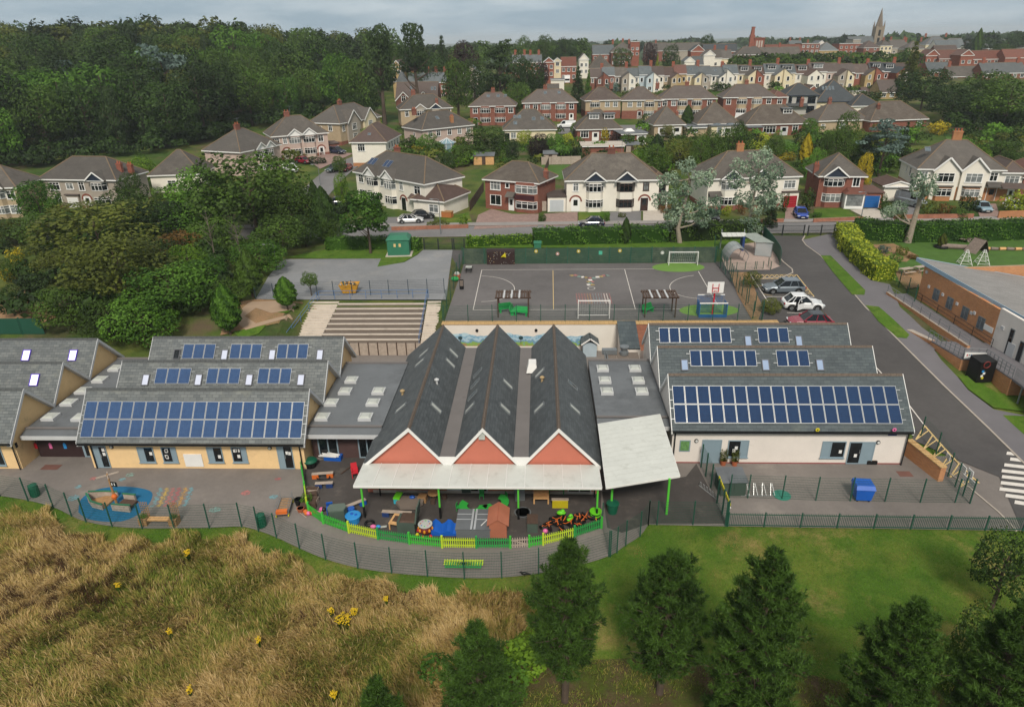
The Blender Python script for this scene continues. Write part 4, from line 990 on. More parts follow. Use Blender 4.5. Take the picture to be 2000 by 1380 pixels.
# -- left yard: boat, markings, planter seat, bins
bx=[P(u,v,0)for u,v in[(153,1000),(158,975),(185,957),(225,950),(262,951),(290,957),(298,966),(290,985),(268,1005),(240,1017),(205,1018),(170,1012)]]
sheet('safety_surface',smooth_line(bx+[bx[0]],4)[:-1],SAFE,.01)
bt=thing('play_boat','wooden play boat with a crossed mast on the blue rubber surface','play equipment',P(222,983,0),R_(-8));BTG=M('boat_green_trim','#2c6a4c',.6,.12)
def boat_side(y0,sgn):
 mb=MB();pts=[(-1.95,.1*sgn,.75),(-1.2,.62*sgn,.5),(-.2,.78*sgn,.45)]
 for p,q in zip(pts[:-1],pts[1:]):mb.hexa([(p[0],p[1]-.04,.02),(p[0],p[1]+.04,.02),(q[0],q[1]+.04,.02),(q[0],q[1]-.04,.02),(p[0],p[1]-.04,p[2]),(p[0],p[1]+.04,p[2]),(q[0],q[1]+.04,q[2]),(q[0],q[1]-.04,q[2])],GREYW)
 for p,q in zip(pts[:-1],pts[1:]):mb.bar((p[0],p[1],p[2]+.04),(q[0],q[1],q[2]+.04),.13,.06,BTG)
 return mb
boat_side(0,1).ob('hull_side',bt);boat_side(0,-1).ob('hull_side',bt)
MB().prism([(-1.8,0),(-1.1,-.55),(-.2,-.7),(-.2,.7),(-1.1,.55)],.02,.16,WOOD).ob('deck',bt)
mb=MB();mb.box(.5,1.9,-.75,-.6,.02,.5,GREYW);mb.bar((.5,-.67,.53),(2.0,-.67,.6),.13,.06,BTG);mb.ob('stern_side',bt)
mb=MB();mb.box(.5,1.4,.5,.65,.02,.5,GREYW);mb.bar((.4,.57,.53),(1.5,.57,.56),.13,.06,BTG);mb.ob('stern_side',bt);MB().box(.55,1.7,-.5,.4,.05,.2,WOODD).ob('stern_deck',bt)
mb=MB();mb.tube([(.25,0,0),(.22,0,2.6)],[.09,.06],8,WOOD);mb.ob('mast',bt)
mb=MB();mb.bar((-.5,-.3,2.35),(.95,.3,2.65),.07,.09,GREYW);mb.bar((-.25,.5,2.35),(.7,-.5,2.6),.06,.08,GREYW);mb.ob('yard_arm',bt)
mb=MB();mb.box(.22,.78,-.02,.0,1.55,1.95,BLACK);mb.box(.35,.42,-.03,-.021,1.65,1.85,WHITE);mb.box(.55,.62,-.03,-.021,1.65,1.85,WHITE);mb.ob('pennant',bt)
MB().lathe(.25,0,[(.16,.5),(.2,.7),(.1,.9)],10,ORNG).ob('wheel_hub',bt)
LBL=[M('mark_'+n,c,.9,.1,3,dirt=('#6a6461',7,.42,.62))for n,c in(('blue','#6a959e'),('yellow','#b39850'),('pink','#ac6a67'),('red','#a05a5d'),('gold','#b38c4c'),('teal','#779a94'))]
pa,pb,pd=P(308,953,0),P(380,952,0),P(290,990,0);ex=(pb-pa)/6;ey=(pd-pa)/9
for i in range(6):
 for j in range(9):
  c=pa+ex*(i+.5+.25*(j%2))+ey*(j+.4);r=.17;mb=MB();k=random.uniform(0,1)
  mb.poly([(r*math.cos(k+a*1.2566),r*math.sin(k+a*1.2566),0)for a in range(5)],LBL[[0,1,2,3,4,0][i]])
  tag(mb.ob('painted_marking',None,(c.x,c.y,.0125)),kind='structure')
for u,v,i,r in((255,927,5,.35),(182,934,2,.3),(240,936,0,.3),(480,962,2,.4),(535,970,0,.35),(543,935,3,.25),(143,972,0,.5),(420,995,5,.4),(153,950,0,.3)):
 c=P(u,v,0);mb=MB();k=random.uniform(0,6);mb.poly([(r*math.cos(k+a*1.047)*random.uniform(.8,1.2),r*.8*math.sin(k+a*1.047),0)for a in range(6)],LBL[i]);tag(mb.ob('painted_marking',None,(c.x,c.y,.0125)),kind='structure')
ps=thing('garden_bench','timber seat between two lattice planters against the curved fence','bench',P(313,1022,0));MB().box(-.75,.75,-.22,.22,.38,.45,WOODL).ob('seat',ps)
for s in(-1,1):
 mb=MB();mb.box(s*1.05-.28,s*1.05+.28,-.3,.3,0,.55,WOOD);q=mb.ob('planter',ps);mb=MB()
 for k in range(5):x=s*1.05-.26+k*.13;mb.box(x-.015,x+.015,.3,.33,.3,1.6,WOOD)
 for k in range(7):mb.box(s*1.05-.28,s*1.05+.28,.331,.35,.4+k*.18,.43+k*.18,WOOD)
 mb.ob('lattice',q);ob('plant',crown_mesh('shrub',0,'fresh'),q,(s*1.05,0,.5),sc=(.28,.28,.25))
def bin_(u,v,label):
 t=thing('litter_bin',label,'bin',P(u,v,0));MB().lathe(0,0,[(.27,0),(.3,.1),(.31,.8),(.27,.92)],14,BINB).ob('body',t);MB().lathe(0,0,[(.3,.92),(.31,.97),(.12,1.06)],14,BINB).ob('lid',t)
 mb=MB()
 for k in range(14):a=k*.4488;mb.box(.31*math.cos(a)-.015,.31*math.cos(a)+.015,.31*math.sin(a)-.015,.31*math.sin(a)+.015,.08,.8,BINB)
 mb.ob('ribs',t)
bin_(70,968,'round green litter bin near the play boat');bin_(512,1027,'round green litter bin by the curved fence near the trolley')
tr=thing('trolley','grey mesh trolley with yellow wheels standing on the playground','trolley',P(557,995,0),R_(8))
mb=MB()
for x in(-.42,.42):mb.bar((x,-1.0,.35),(x,1.0,.35),.05,.05,GREYM)
for k in range(11):mb.bar((-.42,-1+k*.2,.35),(.42,-1+k*.2,.35),.03,.03,GREYM)
for x in(-.42,.42):
 for z in(.6,.85):mb.bar((x,-1.0,z),(x,1.0,z),.025,.025,GREYM)
mb.ob('cage',tr);MB().box(-.4,.4,-.95,.95,.3,.33,WOOD).ob('deck',tr);MB().box(-.38,.38,-1.0,-.7,.36,.6,ORNG).ob('load',tr)
for x in(-.42,.42):
 for y in(-.8,.8):MB().tube([(x-.03,y,.14),(x+.03,y,.14)],.14,10,YELL).ob('wheel',tr)
def pot(u,v,r,h,m,label,plant=None,name='pot'):
 t=thing(name,label,'pot',P(u,v,0));MB().lathe(0,0,[(r*.75,0),(r,h),(r*.8,h),(r*.75,h*.85)],12,m).ob('tub',t)
 if plant:ob('plant',crown_mesh('shrub',1,plant),t,(0,0,h*.8),sc=(r*1.4,r*1.4,plant=='olive' and.8 or.4))
pot(584,985,.3,.5,BLACK,'black tub beside the trolley');pot(588,998,.28,.3,RUST,'small terracotta pot beside the picket fence');pot(601,985,.36,.42,WOODD,'brown tub by the end of the picket fence','fresh')
pot(1412,907,.25,.4,RUST,'terracotta pot with a thin shrub by the white wall nearest the grey door','olive');pot(1434,908,.25,.4,RUST,'terracotta pot with a thin shrub under the small window','olive')
st=thing('stick','pale stick lying across the tarmac by the picket fence','stick',P(588,1003,0),R_(-40));MB().tube([(-.7,0,.03),(.7,0,.03)],.025,6,GREYW).ob('shaft',st)
# -- nursery yard clutter
def box_thing(name,label,cat,u,v,rz,parts,z=0):
 t=thing(name,label,cat,P(u,v,z),R_(rz))
 for nm,mb in parts:mb.ob(nm,t)
 return t
box_thing('water_butt','squat black tub with a dark green lid against the cream wall','tub',608,910,0,[('tub',MB().lathe(0,0,[(.42,0),(.5,.5)],16,BLACK)),('lid',MB().lathe(0,0,[(.53,.5),(.53,.56),(.35,.7),(.05,.72)],16,BINB))])
t=thing('plastic_pipes','pile of white plastic gutters on a blue crate','pipes',P(648,898,0),R_(-12))
for i in range(7):MB().box(-.95+i*.08,.95-random.uniform(0,.5),-.25+i*.08,-.19+i*.08,.42+.03*(i%3),.49+.03*(i%3),WHITE).ob('pipe',t,(0,0,0),R_(random.uniform(-8,8)))
box_thing('crate','blue crate under the white gutters','crate',652,896,-5,[('body',MB().box(-.7,.7,-.3,.3,0,.4,BLUE))])
box_thing('storage_trolley','blue trolley piled with pale cloths by the glazed link','trolley',668,884,0,[('body',MB().box(-.5,.5,-.3,.3,.1,.7,BLUE)),('load',MB().ell((0,0,.85),(.4,.25,.22),DOME,10,6).ell((-.35,.05,.9),(.12,.12,.25),BINB,8,5))])
def bench_blocks(label,u,v,rz,L,m,top):
 box_thing('low_bench',label,'bench',u,v,rz,[('plank',MB().box(-L/2,L/2,-.14,.14,.36,.42,top)),('block',MB().box(-L/2+.02,-L/2+.5,-.15,.15,0,.355,m)),('block',MB().box(L/2-.5,L/2-.02,-.15,.15,0,.355,m))])
bench_blocks('plank on orange blocks with a coil of pipe beneath',631,932,8,1.6,ORNG,GREYW)
box_thing('hose_coil','black hose coil lying under the orange bench','hose',632,935,0,[('coil',MB().tube([(.5*math.cos(a*.35),.25*math.sin(a*.35),.04+.004*a)for a in range(40)],.03,6,BLACK))])
bench_blocks('short plank bench on dark blue blocks near the picket fence',634,951,6,1.3,M('navy_block','#20386b',.5,.1),GREYW)
bench_blocks('slanting plank bench on a blue block beside the veranda post',696,990,38,1.5,BLUE,GREYW)
bench_blocks('long plank bench on navy blocks in the middle of the nursery yard',776,1008,-4,2.1,MATS['navy_block'],GREYW)
box_thing('timber_sleeper','dark timber post lying on the nursery tarmac','timber',680,916,62,[('log',MB().tube([(-.8,0,.07),(.8,0,.07)],.05,6,WOODD))])
t=thing('plastic_chairs','red plastic garden chair by the veranda corner','chair',P(694,930,0),R_(20));t.name='plastic_chair'
MB().box(-.25,.25,-.25,.25,.4,.45,REDP).ob('seat',t);MB().hexa([(-.25,.22,.45),(.25,.22,.45),(.25,.27,.45),(-.25,.27,.45),(-.22,.38,1.0),(.22,.38,1.0),(.22,.42,1.0),(-.22,.42,1.0)],REDP).ob('backrest',t)
for x in(-.22,.22):
 for y in(-.22,.22):MB().box(x-.03,x+.03,y-.03,y+.03,0,.4,REDP).ob('leg',t)
 MB().box(x-.04,x+.04,-.25,.3,.62,.66,REDP).ob('armrest',t)
for i,(u,v,rz,s)in enumerate(((612,962,0,.5),(608,972,20,.55),(611,982,0,.5),(605,990,10,.6))):
 box_thing('planting_box',('grey','brown','weathered','dark')[i]+' wooden box in the row inside the picket fence, '+('topmost of four','second of four','third of four','lowest of four')[i],'box',u,v,rz,[('body',MB().box(-s,s*.8,-.25,.25,0,.4,GREYW if i%2==0 else WOODD)),('soil',MB().box(-s+.05,s*.75,-.2,.2,.403,.43,WOODD))])
t=thing('toy_heap','heap of pink, red and orange toys inside the picket corner','toys',P(614,1002,0));rg=random.Random(4)
for i in range(9):MB().ell((rg.uniform(-.7,.7),rg.uniform(-.25,.4),.15),(.2,.16,.16),(PINKP,REDP,ORNG,BLACK)[i%4],8,5).ob('toy',t)
def gable_shed(name,label,u,v,rz,W,D,H,rise,wall,roof,extra=None,ridge='y'):
 t=thing(name,label,'shed',P(u,v,0),R_(rz));mb=MB();w,d=W/2,D
 mb.box(-w,w,0,d,0,H,wall)
 mb.poly([(-w,0,H),(w,0,H),(0,0,H+rise)],wall).poly([(w,d,H),(-w,d,H),(0,d,H+rise)],wall)
 for i in range(int(W/.14)):mb.box(-w+i*.14,-w+i*.14+.115,-.02,-.002,.03,H-.02,wall)
 mb.ob('wall',t);e=.12
 MB().slab([(-w-e,-e,H-.1),(0,-e,H+rise+.03),(0,d+e,H+rise+.03),(-w-e,d+e,H-.1)][::-1],.05,roof).ob('roof_slope',t)
 MB().slab([(w+e,d+e,H-.1),(0,d+e,H+rise+.03),(0,-e,H+rise+.03),(w+e,-e,H-.1)][::-1],.05,roof).ob('roof_slope',t)
 return t
gable_shed('plastic_shed','terracotta plastic shed with a pitched roof behind the picket fence',973,1050,0,1.15,1.7,1.15,.35,SHEDR,SHEDR)
sh=thing('storage_shed','wide grey shed with a taped flat roof beside the terracotta shed','shed',P(925,1050,0));MB().box(-1.15,1.1,0,2.0,0,.66,GREYM).ob('wall',sh)
MB().box(-1.2,-.12,-.05,2.1,.663,.76,FELT).ob('roof_panel',sh);MB().box(.0,1.15,-.05,2.1,.663,.76,FELT).ob('roof_panel',sh)
mb=MB();TAPE=M('silver_tape','#a4a8ac',.35,.1)
for x in(-.2,.02):mb.box(x,x+.13,-.06,2.1,.763,.772,TAPE)
for y in(.95,1.5):mb.box(-1.2,-.22,y,y+.07,.7635,.771,TAPE);mb.box(.16,1.15,y,y+.07,.7635,.771,TAPE)
mb.ob('tape',sh);mb=MB();mb.bar((.5,.3,.79),(.85,.9,.79),.05,.03,WHITE);mb.ob('strip',sh)
t=thing('storage_box','dark green plastic storage shed with its lid raised near the sand tray','storage box',P(798,1043,0),R_(-3));MB().box(-.75,.45,0,1.0,0,.95,SHEDG).ob('body',t);MB().hexa([(-.6,0,.955),(.5,0,.955),(.5,1.0,.955),(-.6,1.0,.955),(-.5,.1,1.05),(.5,.1,1.05),(.5,.95,1.05),(-.5,.95,1.05)],WOODD).ob('top',t);MB().hexa([(.46,-.05,.9),(.56,-.05,.9),(.56,1.3,.9),(.46,1.3,.9),(.6,.2,2.0),(.68,.2,2.0),(.68,1.3,2.0),(.6,1.3,2.0)],SHEDG).ob('lid',t)
t=thing('sand_table','pale timber table with a dark tray top beside the green storage box','table',P(770,1036,0),R_(-12));MB().box(-.38,.38,0,1.1,.5,.58,WOODL).ob('tabletop',t);MB().box(-.22,.22,.25,.85,.583,.6,WOODD).ob('tray',t)
for x in(-.33,.33):
 for y in(.06,1.04):MB().box(x-.04,x+.04,y-.04,y+.04,0,.5,WOODL).ob('leg',t)
t=thing('storage_box','grey green hexagonal compost box behind the picket fence','storage box',P(661,1014,0),R_(10));MB().prism([(-.5,-.4),(.5,-.4),(.65,0),(.5,.4),(-.5,.4),(-.65,0)],0,.95,SHEDG).ob('body',t);MB().prism([(-.5,-.4),(.5,-.4),(.65,0),(.5,.4),(-.5,.4),(-.65,0)],.953,1.05,M('shed_green_lid','#59665d',.7,.1)).ob('lid',t)
t=thing('stacked_chairs','stack of blue plastic nursery chairs by the compost box','chairs',P(646,1005,0),R_(15));t.name='chair_stack'
for i in range(5):MB().box(-.22,.22,-.2,.2,.15+i*.12,.2+i*.12,BLUE).box(-.22,.22,.16,.22,.2+i*.12,.55+i*.1,BLUE).ob('chair',t)
t=thing('barrel_table','bright blue round water table with bowls','table',P(691,1018,0));MB().lathe(0,0,[(.42,0),(.5,.5),(.55,.55),(.5,.58)],16,BLUEB).ob('tub',t);MB().ell((-.1,.1,.6),(.12,.12,.06),BLUE,8,5).ell((.2,0,.6),(.1,.1,.06),BLUE,8,5).ob('bowl',t)
box_thing('bucket','small blue barrel behind the water table','barrel',687,1004,0,[('body',MB().lathe(0,0,[(.25,0),(.28,.3),(.25,.55)],12,BLUE))])
box_thing('tyre','black tyre lying near the picket fence','tyre',722,1023,0,[('ring',MB().tube([(.28*math.cos(a*.5236),.28*math.sin(a*.5236),.09)for a in range(13)],.09,8,BLACK,False))])
t=thing('toy_car','pink and blue ride on toy lying by the lime pickets','toy',P(735,1031,0));MB().ell((-.2,0,.15),(.22,.15,.14),PINKP,8,5).ob('body',t);MB().ell((.15,0,.15),(.18,.12,.12),BLUEB,8,5).ob('seat',t);MB().bar((.3,0,.1),(.7,.1,.1),.15,.05,DOME).ob('ramp',t)
t=thing('mud_drum','round white topped toy drum in maroon and yellow by the picket fence','toy',P(832,1042,0));MB().lathe(0,0,[(.4,.3),(.45,.55),(.38,.8)],16,M('maroon','#6e2622',.6,.15)).ob('drum',t);MB().lathe(0,0,[(.48,.803),(.48,.85),(.05,.86)],18,DOME).ob('top',t)
for k in range(8):a=k*.785;MB().ell((.44*math.cos(a),.44*math.sin(a),.5),(.09,.09,.14),M('amber','#d08a22',.5,.1),8,5).ob('lantern',t)
for k in range(7):a=k*.9;MB().ell((.6*math.cos(a),.5*math.sin(a),.12),(.12,.12,.12),(REDP,YELL,REDP)[k%3],8,5).ob('ball',t)
for k in range(8):a=k*.785;MB().cyl(.3*math.cos(a),.3*math.sin(a),.862,.868,.05,(REDP,BLUE,GREEN,PINKP)[k%4],n=8).ob('spot',t)
t=thing('sandpit_cover','blue wavy plastic sandpit cover behind the picket fence','sandpit',P(867,1046,0));mb=MB()
for i in range(8):
 x0,x1=-.85+i*.21,-.64+i*.21;za,zb=.3+.12*math.sin(i*1.5),.3+.12*math.sin((i+1)*1.5)
 mb.hexa([(x0,0,0),(x1,0,0),(x1,1.0,0),(x0,1.0,0),(x0,0,za),(x1,0,zb),(x1,.9+.12*math.sin(i*1.4+1.4),zb+.2),(x0,.9+.12*math.sin(i*1.4),za+.2)],BLUE)
mb.ob('cover',t)
t=thing('storage_box','low dark green box standing alone by the picket gate','storage box',P(1040,1040,0));MB().box(-.35,.35,0,.9,0,.75,SHEDG).ob('body',t);MB().box(-.37,.37,-.03,.95,.753,.82,WOODD).ob('top',t)
def kidney(t,m):
 pts=[]
 for i in range(13):a=R_(200-i*18.3);pts.append((1.0*math.cos(a),1.0*math.sin(a)))
 for i in range(13):a=R_(-20+i*18.3);pts.append((.42*math.cos(a),.42*math.sin(a)+.05))
 MB().prism([(x,-y)for x,y in pts],.5,.55,m).ob('tabletop',t)
 for x,y in((-.75,0),(.75,0),(0,-.75),(-.5,-.55),(.5,-.55)):MB().cyl(x,y,0,.5,.03,LIME,n=6).ob('leg',t)
def small_chair(u,v,rz,label):
 t=thing('nursery_chair',label,'chair',P(u,v,0),R_(rz),'green nursery chairs round the kidney tables');MB().box(-.17,.17,-.17,.17,.28,.32,GREEN2).ob('seat',t);MB().box(-.17,.17,.15,.19,.321,.62,GREEN2).ob('backrest',t)
 for x in(-.14,.14):
  for y in(-.14,.14):MB().box(x-.02,x+.02,y-.02,y+.02,0,.28,GREEN2).ob('leg',t)
GREENT=M('kidney_table_green','#2f9e3f',.4,.05)
kt=thing('kidney_table','green kidney shaped table under the veranda, open side towards the wall','table',P(925,998,0),R_(-15));kidney(kt,GREENT)
kt=thing('kidney_table','green kidney shaped table under the veranda, turned aside next to its twin','table',P(967,991,0),R_(48));kidney(kt,GREENT)
for i,(u,v,rz)in enumerate(((897,996,80),(918,1006,180),(944,1006,200),(960,1004,170),(988,990,-90),(985,976,-60),(941,972,0))):small_chair(u,v,rz,'small green nursery chair at the kidney tables')
t=thing('play_trough','lime topped turquoise box under the veranda','box',P(775,984,0),R_(-8));MB().box(-.22,.22,0,.75,0,.4,M('turquoise','#2f9fb4',.5,.1)).ob('body',t);MB().box(-.24,.24,-.02,.77,.403,.52,LGREEN).ob('lid',t)
t=thing('sandpit','low brown hexagonal sandpit on short legs under the veranda','sandpit',P(800,992,0));MB().prism([(-1.0,.2),(-.6,-.35),(.5,-.35),(.95,.2),(.95,.95),(-.7,.95)],.15,.38,TAN).ob('tray',t)
for x,y in((-.6,-.2),(.5,-.2),(.8,.8),(-.6,.8)):MB().box(x-.06,x+.06,y-.06,y+.06,0,.147,WOODD).ob('leg',t)
MB().ell((.1,.7,.45),(.22,.15,.12),BLUE,8,5).ob('bowl',t)
box_thing('crate','small timber crate beside the brown sandpit','crate',824,982,-8,[('body',MB().box(-.3,.3,0,.5,0,.5,WOOD))])
t=thing('cable_reel_table','timber reel table with stools near the veranda post','table',P(848,973,0));MB().lathe(0,0,[(.45,.5),(.45,.56)],16,WOODL).ob('tabletop',t);MB().cyl(0,0,0,.5,.18,WOODD).ob('drum',t)
for k in range(4):MB().cyl(.75*math.cos(k*1.57),.6*math.sin(k*1.57),0,.35,.18,WOODD,n=8).ob('stool',t)
box_thing('display_board','tall black chalkboard against the terracotta wall under the veranda','board',803,955,0,[('board',MB().box(-1.0,.9,0,.06,.1,1.5,BLACK))])
box_thing('white_cupboard','white cupboard against the wall under the veranda','cupboard',888,962,0,[('body',MB().box(-.55,.55,0,.4,0,1.15,FASC)),('door',MB().box(-.5,.0,-.03,-.003,.05,1.1,FASC)),('door',MB().box(.02,.52,-.03,-.003,.05,1.1,FASC))])
box_thing('green_cupboard','dark green cupboard beside the white cupboard under the veranda','cupboard',911,963,0,[('body',MB().box(-.35,.35,0,.4,0,1.2,SHEDG)),('door',MB().box(-.33,.33,-.03,-.003,.05,1.15,SHEDG))])
t=thing('play_kitchen','tall grey playhouse panel by the third veranda post','playhouse',P(1016,978,0),R_(10));MB().box(-.35,.35,0,.8,0,1.4,GREYM).ob('body',t);MB().slab([(-.45,-.1,1.35),(.45,-.1,1.35),(.45,.9,1.7),(-.45,.9,1.7)],.05,FELT).ob('roof',t)
t=thing('play_workbench','pale timber workbench with a hutch under the veranda','workbench',P(1057,984,0));MB().box(-.55,.55,0,.5,.42,.5,WOODL).ob('tabletop',t);MB().box(-.55,.55,.45,.5,.503,1.0,WOODL).ob('backrest',t);MB().box(-.55,.55,.1,.449,.9,.97,WOODL).ob('shelf',t)
for x in(-.5,.5):MB().box(x-.05,x+.05,0,.5,0,.418,WOODL).ob('leg',t)
t=thing('yellow_bench','yellow box bench with a grey plank top under the veranda','bench',P(1094,992,0));MB().box(-.55,.55,0,.35,0,.5,M('mustard_yellow','#b3a51c',.5,.1)).ob('body',t);MB().box(-.6,.6,.2,.45,.503,.56,GREYW).ob('plank',t)
box_thing('green_bench','dark green slatted bench against the wall under the veranda','bench',1087,966,0,[('seat',MB().box(-.6,.6,0,.35,.4,.45,GREEN2)),('backrest',MB().box(-.6,.6,.33,.38,.453,.8,GREEN2)),('leg',MB().box(-.55,-.48,.02,.33,0,.397,GREEN2)),('leg',MB().box(.48,.55,.02,.33,0,.397,GREEN2))])
box_thing('water_tray','grey oval tray on the ground by the third post','tray',1021,1002,0,[('tray',MB().lathe(0,0,[(.55,0),(.6,.12),(.5,.12),(.48,.06)],16,GREYM))])
t=thing('round_table','lime topped round table wrapped on a black drum by the last post','table',P(1163,1010,0));MB().lathe(0,0,[(.3,0),(.36,.25),(.3,.5)],14,BLACK).ob('drum',t);MB().lathe(0,0,[(.42,.503),(.42,.56),(.05,.57)],16,LGREEN).ob('tabletop',t);MB().lathe(0,0,[(.37,.22),(.38,.34)],14,LGREEN).ob('band',t)
t=thing('dark_bin','green bin behind the passage canopy post','bin',P(1196,1000,0));MB().lathe(0,0,[(.32,0),(.42,.75)],14,BINB).ob('body',t);MB().lathe(0,0,[(.45,.753),(.45,.8),(.1,.86)],14,BINB).ob('lid',t)
rg=random.Random(9);TRK=[(1068,1036),(1078,1030),(1088,1034),(1098,1028),(1106,1031),(1118,1022),(1126,1017),(1136,1022),(1146,1014),(1154,1017),(1132,1028),(1086,1022)]
DESC=['lying on its side','upside down','half hidden under another','leaning on the pickets','facing the yard','facing the fence','with its frame twisted up','nose down','on its back','propped upright','with handlebars down','standing clear of the heap']
for i,(u,v)in enumerate(TRK):
 t=thing('tricycle','orange framed tricycle %s in the heap by the lime pickets'%DESC[i],'tricycle',P(u,v,0)+Vector((0,0,.1)),rg.uniform(0,6.28),'tricycles heaped along the picket fence');t.rotation_euler=(rg.uniform(-.5,.7),rg.uniform(-.3,.3),rg.uniform(0,6.28))
 mb=MB();mb.tube([(-.35,0,.2),(-.1,0,.22),(.25,0,.5),(.3,0,.62)],.028,6,ORNG);mb.tube([(-.35,-.2,.14),(-.35,0,.2),(-.35,.2,.14)],.024,6,ORNG);mb.tube([(.25,0,.5),(.38,0,.16)],.026,6,ORNG);mb.tube([(.28,-.24,.64),(.28,.24,.64)],.02,6,BLACK if i%2 else ORNG);mb.ob('frame',t)
 for x,y,r in((-.35,-.22,.14),(-.35,.22,.14),(.38,0,.17)):MB().tube([(x,y-.025,r),(x,y+.025,r)],r,12,BLACK).ob('wheel',t)
 MB().box(-.25,0,-.1,.1,.33,.38,BLACK).ob('seat',t)
for i,(u,v,m,l)in enumerate(((1096,1012,LGREEN,'lime'),(1113,1023,LGREEN,'bright green'))):
 t=thing('ride_on_toy',l+' ride on toy on the tricycle heap'+(' nearest the veranda' if i==0 else ' against the pickets'),'toy',P(u,v,0)+Vector((0,0,.35)),1.0*i);MB().ell((0,0,.15),(.32,.2,.16),m,10,6).ob('body',t);MB().ell((.1,0,.3),(.15,.14,.12),m,8,5).ob('seat',t);MB().box(-.3,.3,-.25,.25,-.3,-.02,BLACK).ob('base',t)
t=thing('toy_ball','pink toy at the end of the tricycle heap','toy',P(1065,1040,0));MB().ell((0,0,.16),(.18,.15,.16),PINKP,10,6).ob('body',t)
# -- right yard
t=thing('wheeled_bin','bright blue four wheeled refuse bin in the fenced yard','bin',P(1681,972,0),R_(-4));MB().hexa([(-.5,-.5,.15),(.5,-.5,.15),(.5,.5,.15),(-.5,.5,.15),(-.62,-.55,1.05),(.62,-.55,1.05),(.62,.55,1.05),(-.62,.55,1.05)],BLUE).ob('body',t);MB().hexa([(-.66,-.6,1.053),(.66,-.6,1.053),(.66,.6,1.053),(-.66,.6,1.053),(-.6,-.4,1.3),(.6,-.4,1.3),(.6,.55,1.3),(-.6,.55,1.3)],BLUE).ob('lid',t)
for x in(-.4,.4):
 for y in(-.4,.4):MB().tube([(x-.04,y,.08),(x+.04,y,.08)],.08,10,BLACK).ob('wheel',t)
t=thing('storage_shed','dark green shed with a lidded top inside the yard fence','shed',P(1432,968,0),R_(2));MB().box(-.95,.85,0,1.5,0,1.15,SHEDG).ob('wall',t);MB().slab([(-1.05,-.1,1.2),(.95,-.1,1.2),(.95,1.6,1.4),(-1.05,1.6,1.4)],.06,FELT).ob('roof',t);MB().box(-.9,-.06,-.03,-.003,.05,1.1,SHEDG).ob('door',t);MB().box(-.02,.82,-.03,-.003,.05,1.1,SHEDG).ob('door',t)
t=thing('fence_ornament','yellow caterpillar shaped panel on the dense green fence','ornament',P(1411,1000,0)+Vector((0,0,1.4)),R_(0));mb=MB();a=P(1411,1000,0)
for i in range(9):mb.ell((-.04+.01*i,1.5-i*.33,.35-.02*i),(.06,.22,.22-.006*i),YELL,8,6)
for i in range(9):mb.ell((.0+.01*i,1.4-i*.33,.1-.02*i),(.05,.08,.07),WHITE,6,4)
mb.ob('panel',t)
box_thing('drain_cover','round teal cover on the yard tarmac','cover',1527,967,0,[('disc',MB().cyl(0,0,.006,.05,.62,M('teal_cover','#2d7a68',.5,.1),n=20))])
box_thing('planter_box','black planter tray by the glazed yard door','planter',1703,907,0,[('tray',MB().box(-.38,.38,0,.4,0,.3,BLACK)),('soil',MB().box(-.33,.33,.05,.35,.303,.33,WOODD))])
t=thing('cycle_rack','grey tubular scooter rack beside the dense green fence','rack',P(1383,962,0),R_(-62));mb=MB()
for k in range(6):mb.tube([(-.9+k*.32,0,.02),(-.9+k*.32,0,.4),(-.75+k*.32,0,.4),(-.75+k*.32,0,.02)],.02,6,ALU)
mb.ob('hoops',t);MB().bar((-1,0,.03),(1,0,.03),.04,.04,ALU).ob('base',t)
t=thing('cycle_rack','white painted scooter rack inside the yard fence','rack',P(1480,968,0),0);mb=MB()
for k in range(4):mb.tube([(-.9+k*.6,0,.02),(-.9+k*.6+.1,.6,.7),(-.75+k*.6,.5,.75),(-.6+k*.6,0,.02)],.02,6,ALU)
mb.ob('hoops',t);MB().bar((-1.2,0,.03),(1.2,0,.03),.04,.04,ALU).ob('base',t)
for u,v,w,l in((100,912,.7,'left'),(1767,925,.5,'right'),(285,1003,.0,'')):
 if w:c=P(u,v,0);tag(MB().box(-w,w,-.35,.35,0,.006,M('rusty_cover','#6b4a42',.8,.2)).ob('drain_cover',None,(c.x,c.y,.006)),kind='structure')
def paint_poly(name,pts,m,dz=.05):sheet(name,pts,m,dz,2.0)
def paint_line(name,pts,w,m,dz=.05):strip(name,pts,w,m,dz)
def between(a,b,n):return[Vector(a).lerp(Vector(b),i/n)for i in range(n+1)]
zb=[(1965,886,1984,897),(1961,897,2000,921),(1956,910,2000,936)]
za,zc=P(1966,884,0),P(1945,990,0)
for i in range(9):
 f0,f1=i/9,(i+.52)/9;a,b=za.lerp(zc,f0),za.lerp(zc,f1);ex=Vector((4.2,-.9,0))
 sx=(-.0,.35,.0,-.1,.0,0,0,.5,1.2)[i]
 paint_poly('zebra_stripe',[a+Vector((sx,0,0)),b+Vector((sx,0,0)),b+ex,a+ex],LINEW,.047)
hp=[P(1790,832,.3),P(1806,833,.3),P(1908,940,0),P(1900,944,0)]
l1=between(at(1806,832),at(1912,944),12);l0=between(at(1781,850),at(1884,962),12)
paint_line('yellow_line',l1,.14,LINEY,.05)
for i in range(12):
 paint_line('yellow_line',[l0[i],l1[i]]if i%2 else[l1[i],l0[min(i+1,12)]],.1,LINEY,.051)
paint_line('white_line',[at(u,v)for u,v in((1700,708),(1715,722),(1735,745),(1765,778),(1806,832))],.1,LINEW,.05)
strip('kerb',dk,.16,KERB,h=.07)
strip('kerb',DRIVE_L,.16,KERB,h=.07)
strip('kerb',[Vector((29.2,48.2,0)),P(1893,952,0),P(1950,1000,0),P(1985,1036,0)],.12,KERB,h=.06)
